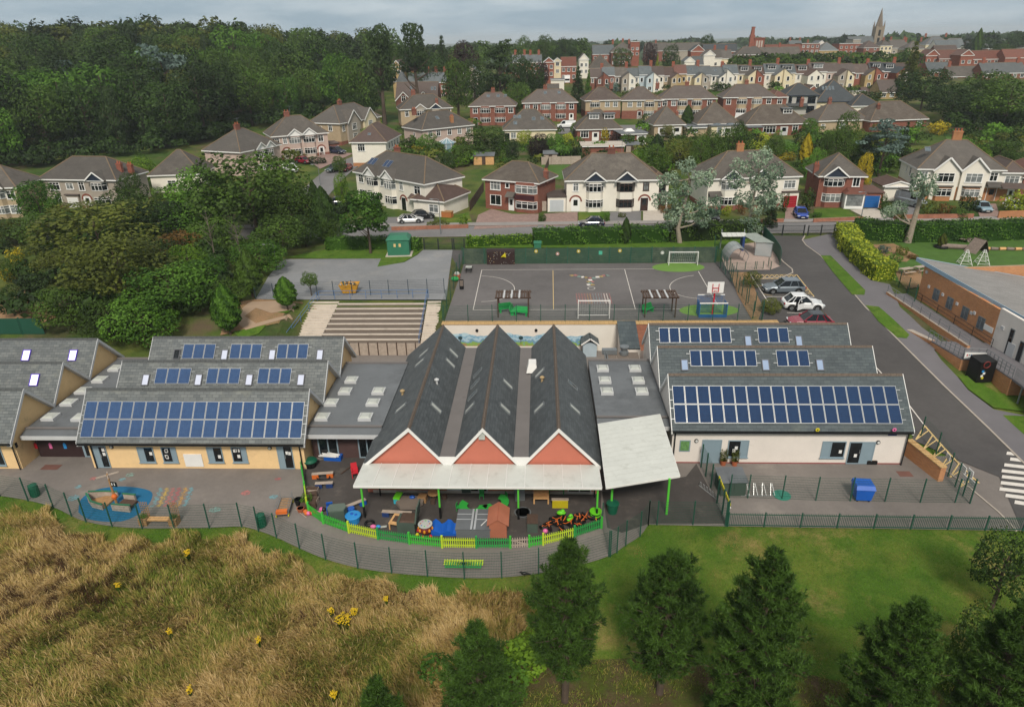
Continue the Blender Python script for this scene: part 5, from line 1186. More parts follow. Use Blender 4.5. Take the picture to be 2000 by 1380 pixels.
FPF=[at(u,v)for u,v in[(1630,455),(1650,500),(1700,548),(1738,556),(1757,600),(1800,640),(1850,676),(1824,684),(1838,704),(1870,737),(1890,762),(1940,800),(2000,812),(2080,840)]]
FTW=M('footway_tarmac','#68666a',.9,.08,.5,.2,60,ws=True)
sheet('footway',[Vector((p.x+.06,p.y,0))for p in dk[1:]]+FPF[::-1],FTW,.07,2.0)
for l in([(1603,500),(1622,500),(1690,568),(1688,577),(1664,576),(1625,530)],[(1690,597),(1716,600),(1776,655),(1770,662),(1752,660),(1715,628)],[(1871,736),(1890,735),(1945,768),(2010,775),(2010,806),(1940,797),(1890,760)],[(1958,812),(2040,815),(2060,880),(2000,850)]):
 sheet('verge',[at(*q)for q in l],VERGE,.085,2.0)
# -- sports court
DSC=[M('faded_yellow','#a8993c',.8,.1),M('faded_pink','#a58379',.8,.1)]
cf=thing('court_wall','dark green timber wall along the back of the sports court','fence',(-10.1,87.65,3));CG=M('court_board','#2f4a3a',.85,.15,.6,dirt=('#4d5b48',.7,.5,.8));CG2=M('court_board_dull','#33443a',.85,.15,.6,dirt=('#55604f',.7,.45,.75))
n=12
for i in range(n):
 x0=i*33.0/n;mb=MB()
 for k in range(7):mb.box(.06,33.0/n-.06,0,.045+.006*(k%2),.02+k*.3,.30+k*.3,CG2 if i in(0,9,10,11)else CG)
 mb.ob('panel',cf,(x0,0,0));MB().box(-.055,.055,-.04,.1,0,2.2,FENCEG).ob('post',cf,(x0,0,0))
MB().box(-.055,.055,-.04,.1,0,2.2,FENCEG).ob('post',cf,(33.0,0,0))
for u,v,m in((1047,491,DSC[0]),(1089,496,DSC[1]),(1130,491,DSC[0]),(1211,490,DSC[0]),(1294,494,DOME)):
 p=Py(u,v,87.5);MB().tube([(p.x+10.1,-.02,p.z-3),(p.x+10.1,-.06,p.z-3)],.24,16,m).ob('target_disc',cf);MB().tube([(p.x+10.1,-.061,p.z-3),(p.x+10.1,-.08,p.z-3)],.09,12,WHITE).ob('bullseye',cf)
p=Py(1173,494,87.5);MB().box(p.x+9.87,p.x+10.33,-.06,-.02,p.z-3.25,p.z-2.75,M('teal_board','#4aa58a',.6,.1)).ob('target_square',cf)
cw=thing('climbing_wall','dark brown climbing board studded with pale holds and a yellow wedge','climbing wall',(P(978,519,3).x,87.3,3));w=1.85
for i in range(4):MB().box(-w+i*w/2+.01,-w+(i+1)*w/2-.01,0,.1,0,1.75,M('climbing_board','#2d1c1b',.8,.15)).ob('panel',cw)
MB().box(-w,w,-.02,.3,1.753,2.1,M('board_cap','#3a3031',.8,.1)).ob('cap',cw);rg=random.Random(2)
for i in range(46):x,z=rg.uniform(-w+.1,w-.1),rg.choice((rg.uniform(.08,.5),rg.uniform(1.2,1.7),rg.uniform(.1,1.7)));MB().box(x-.03,x+.03,-.04,-.002,z,z+.055,(DOME,TAN,LINEY,DOME)[i%4]).ob('hold',cw)
mb=MB();mb.poly([(.0,-.0,1.0),(.7,-.0,.95),(.35,-.35,1.2)],YELL).poly([(.0,0,1.0),(.35,-.35,1.2),(.6,0,1.65)],YELL).poly([(.35,-.35,1.2),(.7,0,.95),(.6,0,1.65)],YELL);mb.ob('wedge',cw)
CRT=[Vector((-10.25,87.6,3)),Vector((-10.25,84.2,3)),Vector((-10.25,80.8,3)),Vector((-10.25,77.4,3)),Vector((-10.25,74,3)),Vector((-10.25,70.6,3)),Vector((-10.25,67.1,3))]
mesh_fence('green mesh fence down the stair side of the court',CRT,2.3,dv=.05)
mesh_fence('green mesh fence between the court and the car park',[Vector((23.0+.06*0,87.6-i*2.56,3))for i in range(9)],2.2,dv=.07)
mesh_fence('green mesh fence on the coping along the front of the court',[Vector((-10.1+i*33.1/13,67.0,3.1))for i in range(14)],1.8)
def cl(pts,w=.07,m=LINEW,dz=.01,n=6):
 q=pxs(pts,3)
 strip('court_line',q,w,m,dz)
def arc_px(cu,cv,ru,rv,a0,a1,n=18):return[(cu+ru*math.cos(R_(a0+(a1-a0)*i/n)),cv+rv*math.sin(R_(a0+(a1-a0)*i/n)))for i in range(n+1)]
cl([(941,527),(924,605)]);cl([(941,527),(1285,525)]);cl([(924,605),(1402,603)]);cl([(1364,530),(1403,598)]);cl([(1080,528),(1081,604)],.07,LINEY);cl([(1220,526),(1241,604)])
cl(arc_px(940,564,65,25,-90,90));cl(arc_px(1372,560,64,23,255,95));cl(arc_px(1155,563,7,2.6,0,360))
def ell_px(name,cu,cv,ru,rv,m,dz,z=3):sheet(name,pxs(arc_px(cu,cv,ru,rv,0,352,44),z),m,dz)
ell_px('goal_pad',1325,522,51,9,TURFG,.012);ell_px('goal_pad',1385,606,58,12,TURFG,.012)
for i,(u,v)in enumerate([(1117,538),(1124,537.5),(1131,540),(1138,541),(1145,542),(1152,543),(1160,543),(1167,541),(1174,540),(1180,538),(1186,538),(1153,547),(1150,550),(1156,550),(1153,553),(1150,556),(1157,556)]):
 c=P(u,v,3);tag(MB().poly([(-.24,-.3,0),(.24,-.3,0),(.24,.3,0),(-.24,.3,0)],(LBL[1],LBL[2],LBL[5],LINEW)[i%4]).ob('painted_marking',None,(c.x,c.y,3.015),random.uniform(0,.6)),kind='structure')
g0,g1=P(1128,593,3),P(1190,573,3)
for i in range(13):
 x=g0.x+(g1.x-g0.x)*i/12;tag(MB().box(-.035,.035,0,g1.y-g0.y,0,.003,(LBL[2],LBL[2],LBL[4],LBL[0],LBL[0],LINEW)[(i//2)%6]).ob('grid_line',None,(x,g0.y,3.012)),kind='structure')
for j in range(7):tag(MB().box(0,g1.x-g0.x,-.035,.035,0,.003,LBL[2]).ob('grid_line',None,(g0.x,g0.y+(g1.y-g0.y)*j/6,3.016)),kind='structure')
NETM=M('net_cord','#b9bdbc',.8,.1)
def goal(label,a,b,h,depth,m,name='goal',net=True):
 t=thing(name,label,'goal',a);L=(b-a).length;t.rotation_euler=(0,0,math.atan2(b.y-a.y,b.x-a.x));r=.05
 for x in(0,L):
  MB().tube([(x,0,0),(x,0,h)],r,8,m).ob('post',t);MB().tube([(x,0,h),(x,depth*.4,h),(x,depth,0)],r*.7,6,m).ob('stay',t)
 MB().tube([(0,0,h),(L,0,h)],r,8,m).ob('crossbar',t);MB().tube([(0,depth,.04),(L,depth,.04)],r*.7,6,m).ob('ground_bar',t)
 if net:
  mb=MB()
  for i in range(1,int(L/.25)):mb.bar((i*.25,depth*.4,h),(i*.25,depth,.05),.012,.012,NETM)
  for k in range(9):s=k/8;mb.bar((0,depth*(.4+.6*s),h*(1-s)+.05*s),(L,depth*(.4+.6*s),h*(1-s)+.05*s),.012,.012,NETM)
  tag(mb.ob('net',t),kind='stuff')
a,b=P(1306,518,3),P(1362,518,3);goal('white framed goal with a net by the back court wall',a,b,1.75,1.0,WHITE)
a,b=P(1190,622,3),P(1129,622,3);goal('white framed goal at the front edge of the court',Vector((b.x,b.y,3)),Vector((a.x,a.y,3)),2.0,.9,WHITE)
t=thing('ball_cage','blue mesh goal cage with white bars under the basketball hoop','goal',P(1365,620,3));L=P(1418,620,3).x-P(1365,620,3).x;BM=M('blue_mesh','#2a5f94',.5,.1)
for x in(0,L):MB().box(x-.05,x+.05,-.05,.05,0,1.55,BM).ob('post',t)
MB().box(-.05,L+.05,-.05,.05,1.553,1.65,WHITE).ob('crossbar',t);MB().box(0,L,1.35,1.45,2.0,2.08,WHITE).ob('crossbar',t)
mb=MB()
for i in range(int(L/.13)):x=i*.13;mb.box(x-.012,x+.012,1.38,1.42,0,2.0,BM)
for i in range(10):mb.box(.0,L,1.385,1.415,.1+i*.2,.13+i*.2,BM)
for x in(0,L):
 for i in range(10):mb.box(x-.012,x+.012,.06+i*.13,.085+i*.13,0,1.6,BM)
mb.box(.05,L-.05,-.04,.04,.0,.35,BM);tag(mb.ob('mesh_back',t),kind='stuff')
t=thing('basketball_hoop','red basketball post with a square white backboard','basketball hoop',P(1391,614,3));MB().box(-.07,.07,-.07,.07,0,2.9,REDP).ob('post',t);MB().box(-.85,.85,-.0,.05,2.5,3.7,WHITE).ob('backboard',t,(0,-.2,0))
MB().box(-.35,-.28,-.26,-.203,2.6,3.5,REDP).box(.28,.35,-.26,-.203,2.6,3.5,REDP).box(-.35,.35,-.26,-.203,3.0,3.08,REDP).ob('bracket',t);MB().tube([(.25*math.cos(a*.5236),-.5+.25*math.sin(a*.5236),2.75)for a in range(13)],.025,6,REDP,False).ob('hoop',t)
def pergola(label,u0,u1,v,dark):
 a,b=P(u0,v,3),P(u1,v,3);t=thing('shelter',label,'shelter',a);L=b.x-a.x;D=1.9;h=2.15
 for x in(0,L):
  for y in(0,D):MB().box(x-.06,x+.06,y-.06,y+.06,0,h,dark).ob('post',t)
 for y in(0,D):MB().box(-.3,L+.3,y-.05,y+.05,h+.003,h+.15,dark).ob('beam',t)
 k=14
 for i in range(k):
  x=-.25+(L+.3)*i/(k-1);MB().box(x,x+.17,-.25,D+.25,h+.153,h+.2,FASC if i in(3,6,9)else dark).ob('slat',t)
pergola('dark timber shelter with a slatted top over the green benches',973,1032,620,WOODD);pergola('dark timber shelter with a slatted top near the basketball hoop',1259,1318,620,WOODD)
BENG=BENCHG
def curvy(label,u,v,rz):
 t=thing('plastic_bench',label,'bench',P(u,v,3),R_(rz));MB().box(-.75,.75,-.2,.2,.4,.5,BENG).ob('seat',t);MB().hexa([(-.75,.15,.503),(.75,.15,.503),(.75,.25,.503),(-.75,.25,.503),(-.7,.3,.95),(.7,.3,.95),(.7,.36,.95),(-.7,.36,.95)],BENG).ob('backrest',t)
 for x in(-.65,.5):MB().box(x,x+.15,-.18,.18,0,.397,BENG).ob('leg',t)
curvy('green plastic bench under the slatted shelter, its back to the court',987,609,20);curvy('green plastic bench under the slatted shelter beside its post',1018,616,-12);curvy('green plastic seat end-on between the two green benches',1003,612,80);curvy('small green plastic seat lying by the other shelter',1266,610,40)
t=thing('picnic_table','small black picnic table with a pale top in the court corner','picnic table',P(916,530,3));MB().box(-.4,.4,-.35,.35,.6,.66,DOME).ob('tabletop',t);MB().box(-.5,.5,-.75,-.5,.35,.4,BLACK).box(-.5,.5,.5,.75,.35,.4,BLACK).ob('seat',t)
for x in(-.3,.3):MB().bar((x,-.7,.02),(x,.2,.6),.06,.06,BLACK).bar((x,.7,.02),(x,-.2,.6),.06,.06,BLACK).ob('leg',t)
t=thing('notice_lectern','black information board standing at the court fence','board',P(902,566,3));MB().box(-.25,.25,-.05,.05,.1,1.3,BLACK).ob('board',t);MB().box(-.2,.2,-.07,-.052,.5,1.2,TAN).ob('panel',t)
t=thing('planter_tub','terracotta tub with a green net and white bag by the footpath','tub',P(893,545,3));MB().lathe(0,0,[(.35,0),(.45,.6)],12,RUST).ob('tub',t);MB().ell((0,0,.7),(.35,.3,.3),DOME,8,6).ob('bag',t);MB().ell((-.2,-.6,.25),(.5,.4,.3),BENCHG,8,6).ob('net',t)
# -- upper left car park
t=thing('skip','yellow rubble skip standing in the grey car park','skip',P(684,571,3),R_(3));t.scale=(.74,.8,.85);SK=M('skip_yellow','#c99322',.55,.2,3,dirt=('#5e4a2a',1.5,.55,.8))
mb=MB();W_s=[(-1.35,.85),(1.35,.85)]
mb.hexa([(-1.0,-.7,.1),(1.0,-.7,.1),(1.0,.7,.1),(-1.0,.7,.1),(-1.5,-.85,1.25),(1.5,-.85,1.25),(1.5,.85,1.25),(-1.5,.85,1.25)],SK);mb.ob('body',t)
MB().box(-1.53,1.53,-.9,-.82,1.253,1.32,SK).box(-1.53,1.53,.82,.9,1.253,1.32,SK).box(-1.53,-1.45,-.82,.82,1.253,1.32,SK).box(1.45,1.53,-.82,.82,1.253,1.32,SK).ob('rim',t);rg=random.Random(8)
for i in range(22):x,y=rg.uniform(-1.3,1.3),rg.uniform(-.7,.7);MB().ell((x,y,1.3),(rg.uniform(.1,.3),rg.uniform(.1,.25),rg.uniform(.05,.2)),(DOME,BLACK,WOOD,SHEDG)[i%4],6,4).ob('rubble',t)
t=thing('substation','green electricity kiosk with a sloped roof by the hedge','kiosk',P(779,500,3),R_(4));KG=M('kiosk_green','#2f6d55',.55,.1)
MB().box(-1.5,1.5,0,2.6,.1,2.25,KG).ob('body',t);MB().hexa([(-1.65,-.15,2.253),(1.65,-.15,2.253),(1.65,2.75,2.253),(-1.65,2.75,2.253),(-1.2,.6,2.75),(1.2,.6,2.75),(1.2,2.2,2.75),(-1.2,2.2,2.75)],KG).ob('roof',t);MB().box(-1.8,1.8,-.4,2.9,-.1,.1,CONC).ob('plinth',t)
for x in(-1.4,-.45,.5):MB().box(x,x+.9,-.03,-.003,.15,2.15,KG).ob('door',t)
for x in(-.6,.1):MB().box(x,x+.3,-.045,-.032,1.3,1.75,LINEY).ob('warning_sign',t)
mesh_fence('slim dark mesh fence along the front of the grey car park',pxs([(500,585),(535,582),(575,580),(620,577),(652,577),(688,576),(724,576),(760,575),(798,574),(835,573),(868,572)],3),1.75,M('fence_slate_blue','#2c3d47',.5,.1))
def lamp_post(u,v,vtop,label,lean=0,z=None):
 b=at(u,v)if z is None else P(u,v,z);h=ontop(b,vtop);t=thing('street_lamp',label,'street lamp',b);MB().tube([(0,0,0),(0,0,1.2),(0,0,h)],[.09,.07,.045],8,GREYM).ob('pole',t);MB().tube([(0,0,h),(-.25,-.1,h+.12),(-.8,-.3,h+.16)],[.045,.04,.035],6,GREYM).ob('bracket',t);MB().ell((-1.05,-.4,h+.16),(.35,.14,.08),GREYM,10,6).ob('lamp_head',t)
lamp_post(542,529,478,'grey street lamp at the corner of the car park by the trees',z=3)
lamp_post(861,457,390,'grey street lamp standing before the cream garage');lamp_post(1681,430,376,'grey street lamp before the blue garage drive');lamp_post(626,362,322,'street lamp beside the side street near the parked cars');lamp_post(1405,240,211,'tall pale lamp post beside the clipped round shrub');lamp_post(1597,245,206,'lamp post in front of the dark roofed modern house')
def gate(label,a,b,h,m,leaves=2):
 t=thing('metal_gate',label,'gate',a);d=b-a;L=d.length;u=d/L
 for i in range(leaves+1):p=u*(L*i/leaves);MB().box(p.x-.07,p.x+.07,p.y-.07,p.y+.07,0,h+.12,m).ob('post',t)
 for j in range(leaves):
  p,q=u*(L*j/leaves+.1),u*(L*(j+1)/leaves-.1);mb=MB()
  for z in(.12,h*.5,h):mb.bar(p+Vector((0,0,z)),q+Vector((0,0,z)),.04,.05,m)
  for i in range(int((q-p).length/.13)+1):c=p+u*(i*.13);mb.box(c.x-.01,c.x+.01,c.y-.01,c.y+.01,.12,h,m)
  tag(mb.ob('gate_leaf',t),kind='stuff')
DG=M('dark_gate','#23282b',.5,.1)
gate('dark double gate at the car park entrance beside the kiosk',P(829,487,3),P(884,487,3),1.5,DG);gate('dark single gate between the car park entrance and hedge',P(887,487,3),P(907,487,3),1.5,DG,1)
gate('dark double gate at the top of the school drive',P(1486,460,3),P(1569,460,3),1.5,DG);gate('dark pedestrian gate and railing beside the drive gate',P(1577,460,3),P(1628,458,3),1.4,DG)
# -- bike compound by the drive
sheet('shingle',pxs([(1408,500),(1440,478),(1490,472),(1515,490),(1524,520),(1505,527),(1420,528)],3),M('pink_shingle','#a5938a',.95,.2,6,.4,40,ws=True),.035)
def arch_shelter(label,u,v,W,D,rz):
 t=thing('cycle_shelter',label,'cycle shelter',P(u,v,3),R_(rz));pts=[(0,-D/2,0)]
 prof=[(W*.5-math.cos(R_(a))*W*.62-.1,math.sin(R_(a))*2.1)for a in range(8,150,14)]
 for i in range(len(prof)-1):
  mb=MB();(x0,z0),(x1,z1)=prof[i],prof[i+1];mb.slab([(x0,-D/2,z0),(x0,D/2,z0),(x1,D/2,z1),(x1,-D/2,z1)][::-1],.02,Mclear('cloudy_acrylic','#a9b0b2',.62));mb.ob('roof_sheet',t)
 for y in(-D/2,0,D/2):MB().tube([(x,y,z)for x,z in[(prof[0][0],0)]+prof],.035,6,GREYM).ob('hoop',t);MB().tube([(prof[-1][0],y,prof[-1][1]),(prof[-1][0]-.3,y,0)],.03,6,GREYM).ob('post',t)
arch_shelter('curved clear cycle shelter beside the court corner',1420,508,2.3,3.4,0)
t=thing('cycle_shelter','flat white roofed shelter on two grey posts behind the curved shelter','cycle shelter',P(1405,485,3));L=P(1452,485,3).x-P(1405,485,3).x
for x in(.1,L-.1):MB().tube([(x,0,0),(x,0,2.4),(x,.15,2.75)],[.08,.08,.03],8,GREYM).ob('post',t)
for i in range(5):MB().slab([(.0+i*L/5,-1.2,2.0),((i+.96)*L/5,-1.2,2.0),((i+.96)*L/5,0,2.25),(i*L/5,0,2.25)],.03,CANOPY).ob('roof_sheet',t)
t=thing('cycle_shelter','glazed lean-to shelter with a dull roof beside the drive','cycle shelter',P(1490,500,3),R_(0));MB().slab([(-1.2,0,1.9),(.9,-1.0,2.1),(-.2,3.4,2.3),(-2.2,3.8,2.1)],.04,M('mossy_sheet','#8d9590',.6,.2,2)).ob('roof',t)
for x,y in((-1.1,.1),(.8,-.8),(-.3,3.2),(-2.1,3.6)):MB().tube([(x,y,0),(x,y,2.0)],.04,6,GREYM).ob('post',t)
MB().slab([(-1.1,.1,.1),(.8,-.8,.1),(.8,-.8,1.9),(-1.1,.1,1.9)],.02,Mclear('cloudy_acrylic','#a9b0b2',.62)).ob('panel',t);MB().box(-2.2,-1.9,2.4,3.6,0,2.0,MATS['navy_block']).ob('end_panel',t)
fs=thing('slat_fence','green slatted metal fence curving beside the drive mouth','fence',P(1523,520,3));o_=Vector(fs.location);sl=smooth_line(pxs([(1523,520),(1521,508),(1511,492),(1497,474),(1489,466)],3),9)
for a,b in zip(sl[:-1],sl[1:]):MB().bar(a-o_+Vector((0,0,.95)),a.lerp(b,.72)-o_+Vector((0,0,.95)),.04,1.8,FENCEG).ob('slat',fs)
mesh_fence('low green mesh barrier in front of the curved cycle shelter',pxs([(1420,528),(1438,527.5),(1455,527),(1474,526)],3),1.0);mesh_fence('low green gate leaf standing beside the barrier',pxs([(1477,526),(1490,525.5)],3),1.0,name='mesh_gate',cat='gate');mesh_fence('green gate leaf swung open by the slatted fence',pxs([(1500,520),(1505,527)],3),1.1,dv=.04,name='mesh_gate',cat='gate')
mesh_fence('green mesh side fence behind the court corner',pxs([(1395,486),(1402,500),(1407,515),(1413,528)],3),1.9,dv=.06)
mesh_fence('green mesh fence beside the planting strip by the parked cars',pxs([(1424,533),(1430,550),(1442,572),(1456,596),(1470,622)],3),1.9)
sheet('planting_strip',pxs([(1425,532),(1462,532),(1478,575),(1490,600),(1480,628),(1470,628),(1440,575)],3),DIRT,.05)
def pl3(pts,m=LINEW,w=.1,z=3):strip('bay_line',pxs(pts,z),w,m,.05)
pl3([(1466,537),(1500,590)]);pl3([(1497,580),(1590,580)]);pl3([(1537,611),(1594,611)]);pl3([(1466,537),(1556,537)],LINEY);pl3([(1475,545),(1548,545)],LINEY);pl3([(1556,537),(1590,580)],LINEY);pl3([(1540,545),(1572,580)],LINEY)
for k in range(9):u=1470+k*9.5;pl3([(u,537.5),(u+9,544.5)],LINEY,.08);pl3([(u+9,537.5),(u,544.5)],LINEY,.08)
for k in range(6):f=k/6;pl3([(1548+34*f,547+32*f),(1562+28*f,545+32*f)],LINEY,.08);pl3([(1545+34*f,545+33*f),(1566+28*f,552+30*f)],LINEY,.08)
for k in range(4):pl3([(1478+k*4,557+k*6),(1496+k*4,560+k*6)],LINEY,.08)
# -- brick hall beside the drive
HALL=thing('community_hall','orange brick hall with a sloping grey roof and pale blue fascia beside the drive','hall',(42,74,2.6))
o_=Vector(HALL.location)
W0,W1=P(1789,589,2.6),P(1934,674,2.6);dW=(W1-W0).normalized();W2=W1+dW*16
def wallz(p):return 6.75-.09*(p-W0).length*.5
mb=MB();inx=Vector((-dW.y,dW.x,0));inx=inx if inx.x>0 else-inx
mb.hexa([W0-o_,W1-o_,W1+inx*.3-o_,W0+inx*.3-o_,W0-o_+Vector((0,0,wallz(W0)-2.6)),W1-o_+Vector((0,0,wallz(W1)-2.6)),W1+inx*.3-o_+Vector((0,0,wallz(W1)-2.6)),W0+inx*.3-o_+Vector((0,0,wallz(W0)-2.6))],BRICKH);mb.ob('wall',HALL)
mb=MB();a,b=W0+inx*.3,W0+inx*17;mb.hexa([a-o_,b-o_,b-dW*-.3-o_,a-dW*-.3-o_]+[q-o_+Vector((0,0,3.9))for q in(a,b,b+dW*.3,a+dW*.3)],BRICKH);mb.ob('end_wall',HALL)
mb=MB();w1=W1+inx*.0;mb.hexa([w1+dW*.003-o_,W2-o_,W2+inx*.3-o_,w1+dW*.003+inx*.3-o_]+[q-o_+Vector((0,0,h))for q,h in((w1+dW*.003,3.8),(W2,3.1),(W2+inx*.3,3.1),(w1+dW*.003+inx*.3,3.8))],WREND);mb.ob('render_wall',HALL)
pl=Plane(W0,dW,(0,0,1))
if pl.n.x>0:pl=Plane(W0,dW,(0,0,1));pl.n=-pl.n
def on_hall(name,u,v,w,h,d,m,parent=HALL):
 a,b=pl.hit(u,v);c=W0+dW*a+Vector((0,0,b))-o_;out=-inx
 mb=MB();e=dW*(w/2);q=[c-e+out*.003,c+e+out*.003,c+e+out*d,c-e+out*d]
 mb.hexa([p-Vector((0,0,h/2))for p in q]+[p+Vector((0,0,h/2))for p in q],m);return mb.ob(name,parent),c,out
for u,v in((1828.7,575.4),(1855,592),(1885,611),(1916,631)):
 o,c,out=on_hall('window',u,v,1.0,1.25,.05,GREYM)
 for s in(-1,1):
  e=dW*(s*.24);mb=MB();q=[c+e-dW*.19+out*.052,c+e+dW*.19+out*.052,c+e+dW*.19+out*.06,c+e-dW*.19+out*.06];mb.hexa([p-Vector((0,0,.55))for p in q]+[p+Vector((0,0,.55))for p in q],GLASSL);mb.ob('pane',o)
for u,v in((1811,531),(1815,559.6),(1842,575),(1870,593),(1898,611),(1904,611)):
 o,c,out=on_hall('wall_lamp',u,v,.3,.3,.1,FASC)
on_hall('name_sign',1930,641,1.3,.55,.04,WHITE)
for u,w,v,h in((1972,.55,668,2.6),(1992,.6,690,2.3),(2015,.6,700,2.3)):on_hall('tall_window',u,v,w,h,.05,GREYM);on_hall('pane',u,v,w-.15,h-.15,.062,GLASS)
on_hall('door',1972,690,.9,2.0,.07,FASC);on_hall('lamp',1959,640,.4,.3,.1,FASC)
r0,r1=P(1791,503,7.35),P(2000,619,6.3);r1=r1+(r1-r0)*.45;r3=Py(2000,541,r0.y-1);r3=r3+(r3-r0)*.8;r2=r1+(r3-r0)
HROOF=Mbrick('hall_roof_tile','#807e7c','#8b8987','#6a6866',1.2,.3,.012,.6,.08,'flat',1,.5)
mb=MB();mb.slab([p-o_ for p in(r0,r1,r2,r3)],.12,HROOF);mb.ob('roof',HALL)
FB=M('pale_blue_fascia','#8fa9bd',.45,.05)
for a,b in((r0,r1),(r0,r3)):
 mb=MB();z=Vector((0,0,-.17));mb.bar(a-o_+z+(-inx*.03 if b is r1 else-dW*.03),b-o_+z+(-inx*.03 if b is r1 else-dW*.03),.05,.42,FB);mb.ob('fascia',HALL)
z=Vector((0,0,-.5));mb=MB();mb.slab([p-o_+Vector((0,0,-.38))for p in(r0+inx*.1,r1+inx*.1,r1+inx*.9,r0+inx*.9)],.03,FB);mb.ob('soffit',HALL)
RPT=thing('access_ramp','brick sided access ramp with grey handrails along the hall','ramp',(40,70,0));o_=Vector(RPT.location)
A,B=W0-inx*.25+dW*-1.5,W1-inx*.25+dW*.6;A.z=B.z=0
s0,s1=-inx*2.2,-inx*2.2
mb=MB()
zA,zB=T(A.x,A.y)+.05,2.58
mb.hexa([A-o_,A+s0-o_,B+s1-o_,B-o_]+[A-o_+Vector((0,0,zA)),A+s0-o_+Vector((0,0,zA)),B+s1-o_+Vector((0,0,zB)),B-o_+Vector((0,0,zB))],BRICKH,FTW);mb.ob('ramp',RPT)
mb=MB();mb.hexa([A+s0*1.003-o_,A+s0*1.12-o_,B+s1*1.12-o_,B+s1*1.003-o_]+[A+s0*1.003-o_+Vector((0,0,zA+.3)),A+s0*1.12-o_+Vector((0,0,zA+.3)),B+s1*1.12-o_+Vector((0,0,zB+.35)),B+s1*1.003-o_+Vector((0,0,zB+.35))],BRICKH,KERB);mb.ob('parapet',RPT)
railing('grey handrail on the parapet of the hall ramp',[Vector((p.x,p.y,z))for p,z in((A+s0*1.06,zA+.3),(B+s1*1.06,zB+.35))],GREYM,.75,1.5)
railing('dark double handrail fixed along the brick wall of the hall',[Vector((p.x,p.y,z))for p,z in((A-inx*.1,zA),(B-inx*.1,zB))],GUT,.9,2.5)
LA=thing('brick_landing','brick walled landing with grey railings and a recess below the hall','landing',(39,60,0));o_=Vector(LA.location)
pts=[(38.1,62.8),(38.75,58.6),(40.6,58.4),(40.75,54.6),(43.8,54.6),(43.1,62.3)]
MB().prism([(x-o_.x,y-o_.y)for x,y in pts],-.3,2.52,BRICKH).ob('wall',LA);MB().prism([(x-o_.x,y-o_.y)for x,y in pts],2.523,2.62,FTW).ob('deck',LA)
mb=MB();mb.prism([(x-o_.x,y-o_.y)for x,y in((36.9,66.5),(38.1,62.9),(38.6,63.0),(37.5,66.6))],0,2.6,BRICKH,KERB);mb.ob('wing_wall',LA)
railing('grey railing round the brick landing below the hall',[(37.9,63,2.62),(38.85,58.7,2.62),(40.7,58.5,2.62),(40.85,54.7,2.62)],GREYM,1.05,.5,3)
BK=thing('balcony','grey steel balcony on posts continuing past the brick landing','balcony',(42,51,0));o_=Vector(BK.location)
MB().hexa([(-1.2,-6,2.45),(2.3,-6,2.45),(1.8,3.55,2.45),(-1.2,3.55,2.45),(-1.2,-6,2.62),(2.3,-6,2.62),(1.8,3.55,2.62),(-1.2,3.55,2.62)],FTW).ob('deck',BK)
for x,y in((-1.0,2.4),(-1.0,-1.8),(-1,-5.5)):MB().tube([(x,y,0),(x,y,2.44)],.08,8,GREYM).ob('post',BK)
railing('grey railing of vertical bars round the steel balcony',[(40.9,54.5,2.62),(40.9,45.2,2.62)],GREYM,1.05,.14,2,'balcony_railing',.012)
MB().box(.6,.8,-6,3.5,0,2.44,BRICKH).ob('back_wall',BK)
p=at(1893,742);t=thing('steel_cabinet','tall black steel cabinet with stickers standing in the brick recess','cabinet',(39.75,57.2,T(39.7,57.2)),R_(8));MB().box(-.75,.75,-.7,.7,0,2.0,BLACK).ob('body',t);MB().slab([(-.8,-.75,2.003),(.8,-.75,2.003),(.8,.75,2.1),(-.8,.75,2.1)],.02,BLACK).ob('top',t)
for x,z,m in((-.5,1.0,BLUEB),(-.35,.8,WHITE),(-.5,.55,WHITE),(-.4,.35,YELL)):MB().box(x,x+.22,-.72,-.702,z,z+.2,m).ob('sticker',t)
MB().tube([(-.2+.3*math.cos(a*.5236),-.735,1.75+.3*math.sin(a*.5236))for a in range(13)],.05,6,MATS['maroon'],False).ob('ring',t)
t=thing('recess_sign','white sign with a row of small coloured figures above the black cabinet','sign',(38.9,58.45,2.75),R_(-6));MB().box(-.1,1.7,-.05,0,.0,.62,WHITE).ob('board',t)
for i in range(9):MB().box(.05+i*.17,.14+i*.17,-.062,-.053,.25+.05*(i%2),.45,(REDP,GREYM,BLUEB)[i%3]).ob('figure',t)
MB().box(.2,1.4,-.062,-.053,.08,.13,GREYM).ob('text_line',t)
sheet('garden_lawn',[at(u,v)for u,v in[(1690,500),(1700,478),(1800,470),(2060,462),(2080,560),(1800,560),(1730,545)]],M('garden_lawn_grass','#40601f',.95,.2,.8,.5,40,ws=True),.03)
sheet('flower_bed',[at(u,v)for u,v in[(1705,478),(1745,476),(1790,498),(1770,512),(1725,508)]],DIRT,.05)
sheet('picnic_court',[at(u,v)for u,v in[(1748,530),(1800,526),(1800,560),(1770,565),(1755,548)]],DIRT,.05)
LOGW=M('weathered_log','#7d7068',.9,.25,4)
t=thing('fallen_log','grey tree trunk lying as a bench across the garden lawn','log',at(1870,487),R_(-6));MB().tube([(-2,.4,.35),(1.3,0,.35)],[.36,.3],10,LOGW).ob('trunk',t)
t=thing('fallen_log','chain of pale short logs continuing past the timber shelter','log',at(1960,489),R_(-4))
for i in range(7):MB().tube([(-2.6+i*1.0,.0+.1*(i%2),.22),(-1.75+i*1.0,.0+.1*((i+1)%2),.22)],[.22,.2],8,LOGW if i%2 else WOODL).ob('log',t)
t=thing('lean_to_den','leaning grey plank den beside the fallen trunk','den',at(1905,492),R_(20))
